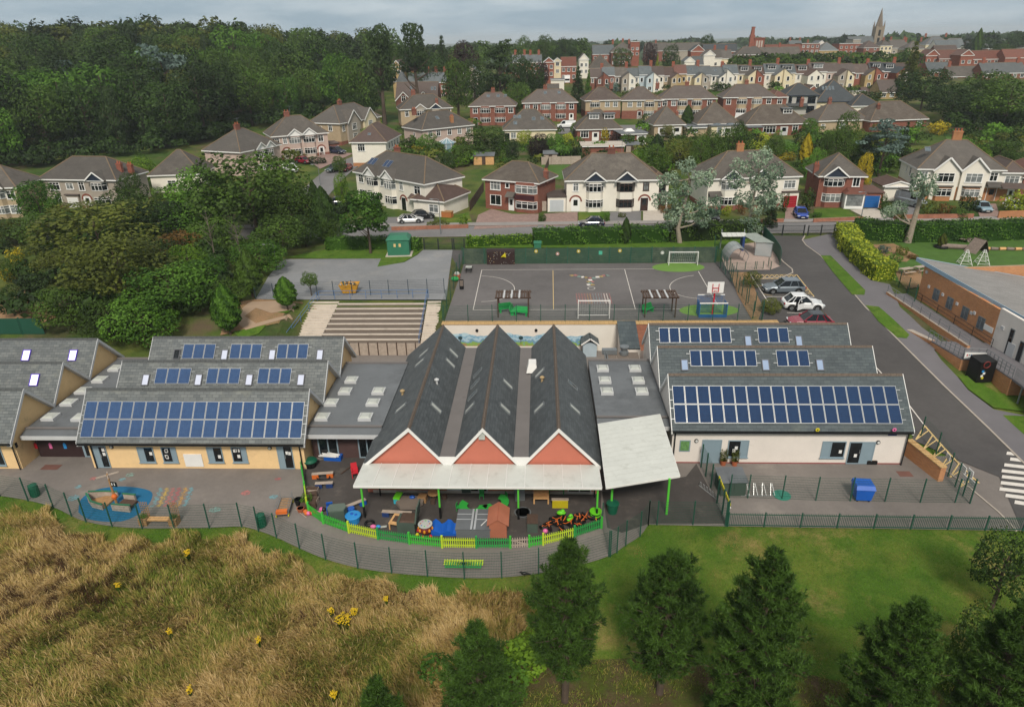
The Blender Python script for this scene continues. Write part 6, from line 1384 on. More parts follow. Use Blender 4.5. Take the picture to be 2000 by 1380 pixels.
for i in range(7):MB().slab([(-1.0,-.9+i*.26,0),(.35,-.9+i*.26,1.7),(.35,-.66+i*.26,1.7),(-1.0,-.66+i*.26,0)][::-1],.06,LOGW).ob('plank',t)
for i in range(7):MB().slab([(1.3,-.66+i*.26,0),(.38,-.66+i*.26,1.75),(.38,-.9+i*.26,1.75),(1.3,-.9+i*.26,0)][::-1],.06,WOODD).ob('plank',t)
for i,(u,l)in enumerate(((1883,'nearer the grey trunk'),(1917,'below the plank den'))):
 t=thing('climbing_frame','white ladder pyramid climbing frame '+l,'climbing frame',at(u,516));mb=MB()
 for k in range(4):
  a=k*1.571+.6;mb.tube([(1.0*math.cos(a),1.0*math.sin(a),0),(.1*math.cos(a),.1*math.sin(a),1.9)],.035,6,WHITE)
  for j in range(4):r=.9-j*.22;a2=a+1.571;z=.2+j*.45;mb.tube([(r*math.cos(a),r*math.sin(a),z),(r*math.cos(a2),r*math.sin(a2),z)],.025,6,WHITE)
 mb.ob('frame',t)
for u,v,l in((1768,535,'nearer the yellow hedge'),(1797,531,'by the hall corner')):
 t=thing('picnic_bench','weathered picnic bench on bare earth '+l,'picnic table',at(u,v),R_(20))
 for k in range(4):MB().box(-.8,.8,-.36+k*.18,-.2+k*.18,.7,.74,GREYW).ob('plank',t)
 MB().box(-.8,.8,-.8,-.55,.42,.46,GREYW).ob('seat',t);MB().box(-.8,.8,.55,.8,.42,.46,GREYW).ob('seat',t);MB().bar((-.6,-.7,.4),(-.6,.7,.4),.06,.08,GREYW).bar((.6,-.7,.4),(.6,.7,.4),.06,.08,GREYW).bar((-.6,-.5,0),(-.6,-.2,.7),.07,.07,GREYW).bar((.6,.5,0),(.6,.2,.7),.07,.07,GREYW).ob('leg',t)
t=thing('tyre_planter','black tyre planter with a reedy plant on the garden lawn','planter',at(1838,484));MB().tube([(.75*math.cos(a*.5236),.75*math.sin(a*.5236),.18)for a in range(13)],.2,8,BLACK,False).ob('tyre',t);ob('plant',crown_mesh('column',0,'olive'),t,(0,0,.1),sc=(.55,.55,1.2))
t=thing('root_stump','upturned grey root stump near the back hedge','stump',at(1883,473));mb=MB();rg=random.Random(5)
for i in range(12):a=rg.uniform(0,6.28);mb.tube([(0,0,.3),(.5*math.cos(a),.5*math.sin(a),.5),(.9*math.cos(a),.9*math.sin(a),rg.uniform(.1,.9))],[.16,.1,.03],6,LOGW)
mb.ob('roots',t)
mesh_fence('dark green mesh fence between the yellow hedge and the hall corner',[at(1738,545),at(1755,560),at(1772,574),at(1786,588)],1.9,dv=.05)
hedge('long clipped yellow green hedge beside the school drive',[at(u,v)for u,v in[(1648,462),(1660,490),(1682,512),(1708,536),(1726,548)]],2.6,2.1,'lime')
hedge('tall dark hedge along the road behind the garden lawn',[at(u,v)for u,v in[(1665,462),(1760,470),(1900,468),(2060,462)]],2.4,2.6,'fresh')
hedge('bright clipped hedge beside the car park gate and the court',[at(914,480),at(970,478),at(1038,475)],1.6,1.25,'bright')
hedge('tall loose green hedge behind the target wall',[at(1042,476),at(1130,474),at(1210,472),at(1300,470)],2.4,2.1,'fresh',lump=.22)
hedge('dark hedge between the leaning silver trees',[at(1305,469),at(1400,465),at(1478,461)],2.6,2.3,'mid',lump=.2)
hedge('green hedge behind the electricity kiosk',[at(640,486),at(720,484),at(770,485),at(820,488)],1.8,1.6,'fresh')
sheet('kerb_grass',pxs([(905,484),(912,477),(1300,468),(1480,462),(1440,480),(1395,484)],3),VERGE,.03);sheet('kerb_grass',pxs([(555,503),(640,486),(826,487),(812,498),(788,512),(737,521),(744,505),(640,505)],3),VERGE,.012)
t=thing('grit_bin','small green grit bin on the grass behind the court wall','bin',P(1050,484,3));MB().box(-.5,.5,-.35,.35,0,.75,KG).ob('body',t);MB().slab([(-.55,-.4,.753),(.55,-.4,.753),(.55,.4,.95),(-.55,.4,.95)],.08,KG).ob('lid',t)
# -- cars
TYRE=M('tyre_rubber','#121212',.85,.1);RIMM=M('wheel_rim','#8d9194',.35,.05,metal=.7);CARG=Mglass('car_glass','#0d1114',.04,.2);HEADL=M('headlamp','#c9d0d4',.15,.05);TAILL=M('tail_lamp','#8a1218',.2,.05)
def car(label,pos,heading,paint,L=4.4,Wd=1.82,H=1.62,kind='suv',roof=None,name='parked_car',open_door=False,cat='car',detail=True):
 """local +x is the front"""
 t=thing(name,label,cat,pos,heading);hl,hw=L/2,Wd/2;belt=H*.58;zs=.22;van=kind=='van'
 st=[(-hl,.72,.42,belt*.86),(-hl+.12,.9,.3,belt*.98),(-hl*.55,1,zs,belt*1.02),(0,1,zs,belt),(hl*.42,1,zs,belt*.97),(hl*.72,.98,zs,belt*.9),(hl-.16,.88,.28,belt*.76),(hl,.68,.36,belt*.6)]
 mb=MB();rings=[]
 for x,w,z0,z1 in st:
  w*=hw;b=len(mb.v);mb.v+=[(x,-w*.9,z0),(x,w*.9,z0),(x,w,z0+.18),(x,w,z1-.16),(x,w*.9,z1),(x,-w*.9,z1),(x,-w,z1-.16),(x,-w,z0+.18)];rings.append(b)
 for a,b in zip(rings[:-1],rings[1:]):
  for i in range(8):j=(i+1)%8;mb.f.append((a+i,b+i,b+j,a+j));mb.m.append(paint)
 mb.f.append(tuple(rings[0]+i for i in range(8)));mb.m.append(paint);mb.f.append(tuple(rings[-1]+i for i in range(8))[::-1]);mb.m.append(paint)
 mb.ob('body',t,smooth=False)
 xr0,xf0=-hl*.9,hl*.42;xr1,xf1=-hl*.66,hl*.05
 if van:xr0,xf0,xr1,xf1=-hl*.98,hl*.62,-hl*.95,hl*.36
 if kind=='hatch':xr0,xr1=-hl*.88,-hl*.55
 b0,w0,w1=belt*.97,hw*.9,hw*.74
 g=MB();g.hexa([(xr0,-w0,b0),(xf0,-w0,b0*.96),(xf0,w0,b0*.96),(xr0,w0,b0),(xr1,-w1,H-.07),(xf1,-w1,H-.07),(xf1,w1,H-.07),(xr1,w1,H-.07)],CARG);g.ob('window',t)
 rf=MB();rf.hexa([(xr1-.08,-w1-.02,H-.068),(xf1+.08,-w1-.02,H-.068),(xf1+.08,w1+.02,H-.068),(xr1-.08,w1+.02,H-.068),(xr1+.1,-w1+.1,H),(xf1-.1,-w1+.1,H),(xf1-.1,w1-.1,H),(xr1+.1,w1-.1,H)],roof or paint);rf.ob('roof',t)
 pm=MB()
 for s in(-1,1):
  for(xa,xb)in((xr0,xr1),(xf0,xf1),((xr0*.45+xf0*.55),(xr1*.45+xf1*.55)),((xr0*.8+xf0*.2),(xr1*.8+xf1*.2))):pm.bar((xa,s*w0,b0),(xb,s*w1,H-.06),.07,.07,paint if not van else paint)
 pm.ob('pillars',t)
 if van:v=MB();v.hexa([(xr0-.01,-w0-.02,b0-.05),(hl*.12,-w0-.02,b0-.05),(hl*.12,w0+.02,b0-.05),(xr0-.01,w0+.02,b0-.05),(xr1-.01,-w1-.02,H),(hl*.12,-w1-.02,H),(hl*.12,w1+.02,H),(xr1-.01,w1+.02,H)],paint);v.ob('load_body',t)
 for x in(-hl*.62,hl*.62):
  for s in(-1,1):
   r=.33;wm=MB();wm.tube([(x,s*(hw-.2),r),(x,s*(hw+.01),r)],r,14,TYRE);o=wm.ob('wheel',t);wm=MB();wm.tube([(x,s*(hw+.0),r),(x,s*(hw+.02),r)],r*.64,10,RIMM);wm.ob('rim',o)
   am=MB();am.tube([(x+(r+.07)*math.cos(R_(a)),s*(hw-.005),r+(r+.07)*math.sin(R_(a)))for a in range(0,181,20)],.06,5,BLACK);
   if detail:am.ob('wheel_arch',t)
 for s in(-1,1):
  MB().box(hl-.22,hl-.03,s*hw*.72-.2,s*hw*.72+.2,belt*.62,belt*.72,HEADL).ob('headlight',t);MB().box(-hl-.005,-hl+.15,s*hw*.72-.13,s*hw*.72+.15,belt*.72,belt*.9,TAILL).ob('tail_light',t)
  MB().box(xf0-.25,xf0-.05,s*(hw+.08)-.09,s*(hw+.08)+.09,b0,b0+.14,paint).ob('mirror',t)
 MB().box(hl-.06,hl+.012,-.45,.45,.42,.56,BLACK).ob('grille',t);MB().box(hl-.0,hl+.02,-.26,.26,.3,.4,WHITE).ob('number_plate',t);MB().box(-hl-.02,-hl+.01,-.26,.26,.5,.6,WHITE).ob('number_plate',t)
 if open_door:d=MB();d.hexa([(-.95,-hw-.75,.35),(-.1,-hw-.05,.35),(-.08,-hw+.0,.35),(-.95,-hw-.68,.35),(-.95,-hw-.7,belt),(-.1,-hw-.02,belt),(-.08,-hw+.03,belt),(-.95,-hw-.63,belt)],paint);d.bar((-.95,-hw-.66,belt),(-.75,-hw-.5,H-.15),.05,.05,paint).bar((-.75,-hw-.5,H-.15),(-.12,-hw+.05,H-.12),.05,.05,paint);d.ob('open_door',t);MB().box(-.95,-.1,-hw-.012,-hw+.01,.4,belt+.05,DARK).ob('dark_doorway_slab',t)  # near-black slab on the flank paints the shaded cabin
 return t
def car_px(label,u,v,hd,paint,**k):p=at(u,v);return car(label,p+Vector((0,0,.05)),R_(hd),paint,**k)
PG,PW,PR,PB=Mpaint('grey_blue_car_paint','#6d7780',metal=.3),Mpaint('white_car_paint','#d9dbdc'),Mpaint('red_car_paint','#86182e'),Mpaint('blue_car_paint','#173f9a')
PN,PK_,PDG,PS=Mpaint('navy_car_paint','#1a2742'),Mpaint('black_car_paint','#14171a'),Mpaint('dark_green_car_paint','#1f3b3c'),Mpaint('silver_car_paint','#8f979e',metal=.5)
c=P(1529,570,3);car('grey blue estate car parked inside the yellow hatched bay',c,R_(180),PG,L=4.6,H=1.62,name='parked_car')
c=P(1566,602,3);car('white hatchback in the school car park with its rear door open',c,R_(-4),PW,L=4.25,H=1.66,kind='hatch',open_door=True)
c=P(1580,637,3);car('crimson car with a black roof half hidden behind the dark slate roof',c+Vector((0,0,0)),R_(178),PR,L=4.3,H=1.55,kind='hatch',roof=PK_)
car_px('bright blue hatchback on the paved drive beside the crimson garage',1563,424,-98,PB,L=4.1,H=1.5,kind='hatch')
car_px('white convertible on the corner house drive',802,435,8,PW,L=4.3,H=1.38,kind='hatch',roof=PK_);car_px('black hatchback behind the white convertible',826,427,20,PK_,L=4.0,H=1.5,kind='hatch')
car_px('white panel van parked by the clipped hedge on the side street',567,336,-42,PW,L=4.6,H=1.85,kind='van',name='parked_van',cat='van');car_px('dark green car driving on the side street',653,335,-115,PDG,L=4.2,H=1.55,kind='hatch')
car_px('red hatchback on the pink house drive',594,319,-30,PR,L=4.3,H=1.5,kind='hatch');car_px('navy estate car on the pink paved drive',659,300,-30,PN,L=4.6,H=1.6);car_px('small red car peeping past the low brown porch roof',676,334,-100,PR,L=4.0,H=1.45,kind='hatch')
car_px('dark car in front of the white bayed house by the silver tree',1391,428,-95,PK_,L=4.2,H=1.5,kind='hatch');car_px('dark car hidden behind the tall loose hedge',1155,442,178,PN,L=4.2,H=1.5,kind='hatch')
car_px('silver camper van with a raised windscreen beside the leaning trunk',1777,402,-60,PS,L=5.2,Wd=1.95,H=2.3,kind='van',name='parked_van',cat='van');car_px('pale blue car on the brick drive by the yellow shrub',1917,412,-95,Mpaint('ice_blue_car_paint','#7f9aa8'),L=4.0,H=1.5,kind='hatch');car_px('white car behind the yellow shrub',1985,408,-5,PW,L=4.2,H=1.5,kind='hatch')
car_px('dark grey car under the bushes left of the corner house',667,400,10,PN,L=4.2,H=1.45,kind='hatch')
t=car_px('white pickup truck parked among the bungalows',1106,250,180,PW,L=5.3,Wd=1.95,H=2.0,kind='van',name='pickup_truck',cat='truck')
t=thing('caravan','white touring caravan behind the brick bungalow','caravan',at(1452,240),R_(-20));MB().hexa([(-2.6,-1.1,.5),(2.4,-1.1,.5),(2.4,1.1,.5),(-2.6,1.1,.5),(-2.3,-1.05,2.6),(2.0,-1.05,2.5),(2.0,1.05,2.5),(-2.3,1.05,2.6)],WHITE).ob('body',t)
for x in(-1.4,.4):MB().box(x,x+1.0,-1.12,-1.085,1.4,1.95,GLASS).ob('window',t)
for s in(-1,1):MB().tube([(0,s*.95,.33),(0,s*1.12,.33)],.33,12,TYRE).ob('wheel',t)
MB().bar((2.4,0,.5),(3.4,0,.45),.1,.1,GREYM).ob('drawbar',t)
car_px('crimson car parked below the caravan',1440,249,-20,PR,L=4.0,H=1.5,kind='hatch',detail=False);car_px('silver car beyond the dark hipped bungalow',1727,212,5,PS,L=4.3,H=1.5,kind='hatch',detail=False);car_px('dark purple car before the beige bayed house',1262,247,5,PN,L=4.0,H=1.5,kind='hatch',detail=False)
# -- houses
def Mroof(name,col,var=.22,row=.2,dirt='#767067'):
 if name in MATS:return MATS[name]
 m,N,L,b=_base(name);tc=N.new('ShaderNodeTexCoord');v=vec_of(N,L)
 c=mulc(N,L,C(col),rng_(N,L,nmap(N,L,v,1.1,5,.7),.25,.75,1-var,1+var))
 c=mulc(N,L,c,rng_(N,L,nmap(N,L,v,9,3,.7),.3,.7,.85,1.15))
 c=mixc(N,L,rng_(N,L,nmap(N,L,v,.5,6,.7),.5,.8,0,.8),c,C(dirt))
 oi=N.new('ShaderNodeObjectInfo');c=mixc(N,L,rng_(N,L,oi.outputs['Random'],0,1,0,.55),c,C('#565452'));q=N.new('ShaderNodeMath');q.operation='FRACT';k=N.new('ShaderNodeMath');k.operation='MULTIPLY';k.inputs[1].default_value=7.31;L.new(oi.outputs['Random'],k.inputs[0]);L.new(k.outputs[0],q.inputs[0]);c=mulc(N,L,c,rng_(N,L,q.outputs[0],0,1,.82,1.2))
 sp=N.new('ShaderNodeSeparateXYZ');L.new(tc.outputs['Object'],sp.inputs[0])
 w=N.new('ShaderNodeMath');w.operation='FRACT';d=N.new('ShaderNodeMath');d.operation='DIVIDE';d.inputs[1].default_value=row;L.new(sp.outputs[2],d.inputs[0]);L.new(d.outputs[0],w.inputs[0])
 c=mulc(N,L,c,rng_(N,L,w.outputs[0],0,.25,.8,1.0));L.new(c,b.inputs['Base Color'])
 b.inputs['Roughness'].default_value=.85;b.inputs['Specular IOR Level'].default_value=.2;bump(N,L,b,w.outputs[0],.5,.05);MATS[name]=m;return m
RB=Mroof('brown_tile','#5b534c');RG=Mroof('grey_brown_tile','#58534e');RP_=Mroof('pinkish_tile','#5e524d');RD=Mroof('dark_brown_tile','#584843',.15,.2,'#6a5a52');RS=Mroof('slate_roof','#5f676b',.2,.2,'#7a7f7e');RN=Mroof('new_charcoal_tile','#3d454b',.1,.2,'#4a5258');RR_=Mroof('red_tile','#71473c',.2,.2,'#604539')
TAN_=M('tan_ridge','#73624f',.85,.2,3)
WALLS={'white':M('white_house_render','#ddd8cd',.9,.06,.6,dirt=('#a39d92',.5,.62,.9)),'cream':M('cream_house_render','#d6c9aa',.9,.07,.6),'pink':M('pinkish_pebbledash','#b9a59b',.95,.1,1),'grey':M('grey_pebbledash','#9c9388',.95,.1,1),'beige':M('beige_pebbledash','#a8967c',.95,.1,1),'brick':Mbrick('house_brick','#844838','#733e32','#8a7468',.225,.075,.008,.9,.15,'wall',1,.2),'obrick':Mbrick('orange_house_brick','#b0764c','#a1683f','#97826c',.225,.075,.008,.9,.15,'wall',1,.2),'dbrick':Mbrick('dark_house_brick','#6e3c31','#5f352c','#77675d',.225,.075,.008,.9,.15,'wall',1,.2),'blue':M('pale_blue_render','#b2bfc6',.9,.06,.6),'ybrick':Mbrick('buff_brick','#b29a6c','#a48c60','#96866a',.225,.075,.008,.9,.15,'wall',1,.2),'modern':M('grey_modern_render','#a9a7a2',.9,.05,.6),'rbrick':Mbrick('red_house_brick','#8f4a37','#80402f','#8a7468',.225,.075,.008,.9,.15,'wall',1,.2)}
WF=M('upvc_white','#e2e2e0',.35,.03);DKF=M('dark_brown_frame','#3a2722',.5,.1);PANE=[Mglass('house_glass','#12181c',.05),Mglass('curtained_glass','#6d7273',.2,.4)]
_WIN={}
def win_mesh(w,h,n,col,tr):
 k=(round(w,2),round(h,2),n,col.name,tr)
 if k not in _WIN:
  a=MB();f=.07;a.box(-w/2-f,w/2+f,-.05,.02,-f,0,col);a.box(-w/2-f,w/2+f,-.05,.02,h,h+f,col)
  for i in range(n+1):x=-w/2+w*i/n;a.box(x-f/(1 if i in(0,n)else 2),x+f/(1 if i in(0,n)else 2),-.05,.02,0,h,col)
  if tr:a.box(-w/2,w/2,-.045,.02,h*.7-.03,h*.7+.03,col)
  a.box(-w/2-.12,w/2+.12,-.13,-.051,-f-.06,-f,col)
  b=MB();b.box(-w/2,w/2,-.02,.02,0,h,None);_WIN[k]=(a.mesh('window'),[])
  for g in PANE:b.m=[g]*len(b.m);_WIN[k][1].append(b.mesh('pane'))
 return _WIN[k]
RGH=random.Random(21)
class House:
 def __init__(s,label,bl,br,D,eave=5.2,roof='hip',pitch=36,wall='white',low=None,rf=None,group=None,ov=.4,name='house',cat='house',z=None,fl=None,pts=None):
  if pts:a,b=pts
  else:a,b=(at(*bl),at(*br))if z is None else(P(*bl,z),P(*br,z))
  s.W=Vector((b.x-a.x,b.y-a.y,0)).length;s.D=D;s.e=eave;s.rz=math.atan2(b.y-a.y,b.x-a.x);s.rf=rf or RB;s.wm=WALLS[wall];s.ov=ov;s.p=math.tan(R_(pitch))
  s.t=thing(name,label,cat,(a.x,a.y,min(a.z,b.z)),s.rz,group);W,e=s.W,eave
  MB().box(0,W,0,D,-1.2,e,s.wm).ob('wall',s.t)
  if low:MB().box(-.03,W+.03,-.03,D+.03,-1.2,low[1],WALLS[low[0]]).ob('lower_wall',s.t)
  s.kind=roof;getattr(s,'_'+roof)()
  fm=fl or WF;mb=MB();o=ov
  if roof in('hip','pyr'):
   for(x0,x1,y0,y1)in((-o,W+o,-o-.02,-o+.02),(-o,W+o,D+o-.02,D+o+.02),(-o-.02,-o+.02,-o+.02,D+o-.02),(W+o-.02,W+o+.02,-o+.02,D+o-.02)):mb.box(x0,x1,y0,y1,e-.22,e-.0,fm)
   mb.box(-o+.02,W+o-.02,-o+.02,D+o-.02,e-.2,e-.16,fm)
  else:mb.box(-.1,W+.1,-o-.02,-o+.02,e-.22,e,fm);mb.box(-.1,W+.1,D+o-.02,D+o+.02,e-.22,e,fm);mb.box(0,W,-o+.02,0,e-.2,e-.16,fm)
  mb.ob('fascia',s.t)
 def _ridge(s,segs):
  mb=MB()
  for a,b in segs:mb.tube([Vector(a),Vector(b)],.11,6,TAN_)
  tag(mb.ob('ridge_tiles',s.t),kind='stuff')
 def _hip(s):
  W,D,o,e=s.W,s.D,s.ov,s.e;x0,x1,y0,y1=-o,W+o,-o,D+o
  if W>=D:h=(y1-y0)/2;r=s.p*h;A,B=(x0+h,(y0+y1)/2,e+r),(x1-h,(y0+y1)/2,e+r)
  else:h=(x1-x0)/2;r=s.p*h;A,B=((x0+x1)/2,y0+h,e+r),((x0+x1)/2,y1-h,e+r)
  c=[(x0,y0,e),(x1,y0,e),(x1,y1,e),(x0,y1,e)];mb=MB();s.h=h;s.top=e+r
  if W>=D:mb.poly([c[0],c[1],B,A],s.rf).poly([c[1],c[2],B],s.rf).poly([c[2],c[3],A,B],s.rf).poly([c[3],c[0],A],s.rf)
  else:mb.poly([c[0],c[1],A],s.rf).poly([c[1],c[2],B,A],s.rf).poly([c[2],c[3],B],s.rf).poly([c[3],c[0],A,B],s.rf)
  mb.poly(c[::-1],s.rf);mb.ob('roof',s.t)
  s._ridge([(A,B),(c[0],A),(c[1],B if W>=D else A),(c[2],B),(c[3],A if W>=D else B)])
 def _gable(s):
  W,D,o,e=s.W,s.D,s.ov,s.e;h=D/2+o;r=s.p*h;s.h=h;s.top=e+r;x0,x1=-.12,W+.12;y0,y1,ym=-o,D+o,D/2
  MB().slab([(x0,y0,e),(x1,y0,e),(x1,ym,e+r),(x0,ym,e+r)],.1,s.rf).ob('roof_slope',s.t);MB().slab([(x1,y1,e),(x0,y1,e),(x0,ym,e+r),(x1,ym,e+r)],.1,s.rf).ob('roof_slope',s.t)
  mb=MB()
  for x,q in((.01,1),(W-.01,-1)):
   mb=MB();mb.poly([(x,0,e-.3),(x,D,e-.3),(x,D,e+s.p*o-.12),(x,ym,e+r-.12),(x,0,e+s.p*o-.12)][::-q],s.wm);mb.ob('gable_wall',s.t)
  s._ridge([((x0,ym,e+r),(x1,ym,e+r))])
 def _gabley(s):
  W,D,o,e=s.W,s.D,s.ov,s.e;h=W/2+o;r=s.p*h;s.h=h;s.top=e+r;y0,y1,xm=-.15,D+.15,W/2
  MB().slab([(-o,y1,e),(-o,y0,e),(xm,y0,e+r),(xm,y1,e+r)],.1,s.rf).ob('roof_slope',s.t);MB().slab([(W+o,y0,e),(W+o,y1,e),(xm,y1,e+r),(xm,y0,e+r)],.1,s.rf).ob('roof_slope',s.t)
  mb=MB()
  for y,q in((.01,1),(D-.01,-1)):
   mb=MB();mb.poly([(0,y,e-.3),(W,y,e-.3),(W,y,e+s.p*o-.12),(xm,y,e+r-.12),(0,y,e+s.p*o-.12)][::q],s.wm);mb.ob('gable_wall',s.t)
  s._ridge([((xm,y0,e+r),(xm,y1,e+r))])
  mb=MB()
  for q in(-1,1):mb.bar((xm+q*(W/2+o),y0-.02,e-.06),(xm,y0-.02,e+r-.06),.05,.2,WF)
  mb.ob('bargeboard',s.t)
 def _flat(s):
  W,D,e=s.W,s.D,s.e;s.h=1;s.top=e+.2;MB().box(-s.ov,W+s.ov,-s.ov,D+s.ov,e,e+.18,s.rf).ob('roof',s.t)
 def place(s,o,side,x,z,out=0.0):
  if side=='f':o.location=(x,-out,z)
  elif side=='r':o.location=(s.W+out,x,z);o.rotation_euler.z=R_(90)
  elif side=='l':o.location=(-out,x,z);o.rotation_euler.z=R_(-90)
  else:o.location=(x,s.D+out,z);o.rotation_euler.z=R_(180)
  return o
 def win(s,side,x,z,w,h,n=2,col=None,tr=True,out=0.0,par=None):
  a,b=win_mesh(w,h,n,col or WF,tr and h>.8);o=s.place(ob('window',a,par or s.t),side,x,z,out);ob('pane',b[RGH.random()<.3],o);return s
 def door(s,side,x,w,h,col,z=0,out=0.0,glass=True,arch=None):
  mb=MB();f=.08;mb.box(-w/2-f,-w/2,-.05,.02,0,h,WF);mb.box(w/2,w/2+f,-.05,.02,0,h,WF);mb.box(-w/2-f,w/2+f,-.05,.02,h,h+f,WF);o=s.place(mb.ob('door',s.t),side,x,z,out)
  MB().box(-w/2,w/2,-.03,.02,0,h,col).ob('leaf',o)
  if glass:MB().box(-w*.28,w*.28,-.036,-.031,h*.45,h*.9,PANE[0]).ob('pane',o)
  if arch:
   mb=MB();n=12;r=w/2+.2
   for i in range(n):
    a0,a1=math.pi*i/n,math.pi*(i+.95)/n;mb.hexa([(r*math.cos(a0),-.07,h-.5+r*math.sin(a0)),(r*math.cos(a1),-.07,h-.5+r*math.sin(a1)),((r+.25)*math.cos(a1),-.07,h-.5+(r+.25)*math.sin(a1)),((r+.25)*math.cos(a0),-.07,h-.5+(r+.25)*math.sin(a0)),(r*math.cos(a0),.0,h-.5+r*math.sin(a0)),(r*math.cos(a1),0,h-.5+r*math.sin(a1)),((r+.25)*math.cos(a1),0,h-.5+(r+.25)*math.sin(a1)),((r+.25)*math.cos(a0),0,h-.5+(r+.25)*math.sin(a0))],arch)
   mb.ob('arch',o)
  return s
 def garage(s,x,w,d,h,col,rf=None,wall=None,y=0.0,fascia=None):
  """a garage block beside the house from x, its front at y"""
  wm=WALLS[wall]if wall else s.wm;o=MB().box(x,x+w,y,y+d,-1.0,h,wm).ob('garage',s.t);MB().box(x-.15,x+w+.15,y-.2,y+d+.1,h+.003,h+.2,rf or RD,rf or RD).ob('garage_roof',o)
  mb=MB();dw=min(2.3,w-.5);xm=x+w/2
  for i in range(5):mb.box(xm-dw/2,xm+dw/2,y-.05,y-.004,.03+i*.4,.41+i*.4,col)
  mb.box(xm-dw/2-.08,xm-dw/2-.002,y-.06,y-.003,0,2.1,WF);mb.box(xm+dw/2+.002,xm+dw/2+.08,y-.06,y-.003,0,2.1,WF);mb.ob('garage_door',o);return s
 def bay(s,x,w,zs,p=.7,gable=None,wall=None,col=None,cap=True,base=None,side='f',zmax=None):
  """a canted bay of width w at x with window bands (z0, z1) up its height"""
  t=MB();c=[(-w/2,.0),(-w/2+.45,-p),(w/2-.45,-p),(w/2,.0)];col=col or WF;wm=WALLS[wall]if wall else s.wm;z=-1.0;top=zmax or(s.e-.05)
  for z0,z1 in list(zs)+[(top,None)]:
   t.prism(c+[(w/2,.1),(-w/2,.1)],z,z0,(WALLS[base]if base and z<0 else wm));z=z1
  b=s.place(t.ob('bay',s.t),side,x,0)
  for z0,z1 in zs:
   a=MB();f=.09;k=[(-w/2-.03,.0),(-w/2+.44,-p-.04),(w/2-.44,-p-.04),(w/2+.03,.0)]
   for(xa,ya),(xb,yb)in zip(k[:-1],k[1:]):
    n=3 if abs(xb-xa)>1 else 1
    for zz in(z0+.04,z1-.04,z0+(z1-z0)*.7):a.bar((xa,ya,zz),(xb,yb,zz),.07,f,col)
    for i in range(n+1):q=i/n;a.bar((xa+(xb-xa)*q,ya+(yb-ya)*q,z0),(xa+(xb-xa)*q,ya+(yb-ya)*q,z1),.08,.08,col)
   o=a.ob('window',b);MB().prism([(-w/2,.0),(-w/2+.45,-p),(w/2-.45,-p),(w/2,.0)],z0,z1,PANE[RGH.random()<.35]).ob('pane',o)
  if gable:
   gw=w/2+.45;hh=gw*s.p*1.05;zt=s.e-.05;y0=-p-.3;yb=min(s.D*.45,hh/s.p+.2)
   r=MB();r.slab([(-gw,yb,zt),(-gw,y0,zt),(0,y0,zt+hh),(0,yb+.8,zt+hh)],.08,s.rf);r.slab([(gw,y0,zt),(gw,yb,zt),(0,yb+.8,zt+hh),(0,y0,zt+hh)],.08,s.rf);r.ob('gable_roof',b)
   q=MB();q.poly([(-gw+.1,y0+.2,zt-.05),(gw-.1,y0+.2,zt-.05),(0,y0+.2,zt+hh-.12)],gable);q.ob('gable_panel',b)
   q=MB();q.bar((-gw-.05,y0-.03,zt-.08),(0,y0-.03,zt+hh-.05),.06,.22,WF);q.bar((gw+.05,y0-.03,zt-.08),(0,y0-.03,zt+hh-.05),.06,.22,WF);q.bar((-gw+.1,y0+.15,zt-.1),(gw-.1,y0+.15,zt-.1),.06,.12,WF);q.ob('bargeboard',b)
  elif cap and zmax:MB().prism([(-w/2-.15,.0),(-w/2+.35,-p-.2),(w/2-.35,-p-.2),(w/2+.15,.0)],top+.003,top+.15,s.rf).ob('cap',b)
  return s
 def gablewing(s,x,w,h=None,depth=.5,mat=None,wins=()):
  """a full width gable rising from the front wall"""
  mt=WALLS[mat]if isinstance(mat,str)else(mat or s.wm);hh=w/2*1.0;zt=s.e;b=s.place(MB().box(-w/2,w/2,-depth,.1,0.0,zt,mt).poly([(-w/2,-depth,zt),(w/2,-depth,zt),(0,-depth,zt+hh)],mt).ob('front_gable',s.t),'f',x,0)
  yb=hh/s.p+.3;r=MB();g=w/2+.3;z0=zt-.3
  r.slab([(-g,yb,z0),(-g,-depth-.3,z0),(0,-depth-.3,zt+hh+.02),(0,yb+.4,zt+hh+.02)],.08,s.rf);r.slab([(g,-depth-.3,z0),(g,yb,z0),(0,yb+.4,zt+hh+.02),(0,-depth-.3,zt+hh+.02)],.08,s.rf);r.ob('gable_roof',b)
  q=MB();q.bar((-g,-depth-.33,z0-.02),(0,-depth-.33,zt+hh-.02),.06,.25,WF);q.bar((g,-depth-.33,z0-.02),(0,-depth-.33,zt+hh-.02),.06,.25,WF);q.ob('bargeboard',b)
  for xx,z,ww,hw,n in wins:s.win('f',x+xx,z,ww,hw,n,out=depth)
  return s
 def chim(s,x,y,w=.9,h=1.3,z=None,m='brick',pots=2,d=.6):
  z=s.top-.6 if z is None else z;o=MB().box(x-w/2,x+w/2,y-d/2,y+d/2,z,z+.6+h,WALLS[m]).box(x-w/2-.06,x+w/2+.06,y-d/2-.06,y+d/2+.06,z+.6+h-.25,z+.6+h-.08,WALLS[m]).ob('chimney',s.t)
  for i in range(pots):px=x-w/2+w*(i+.5)/pots;MB().lathe(px,y,[(.13,z+.6+h),(.1,z+.6+h+.4)],8,RUST).ob('chimney_pot',o)
  return s
 def slope_z(s,y):return s.e+(y+s.ov)*s.p
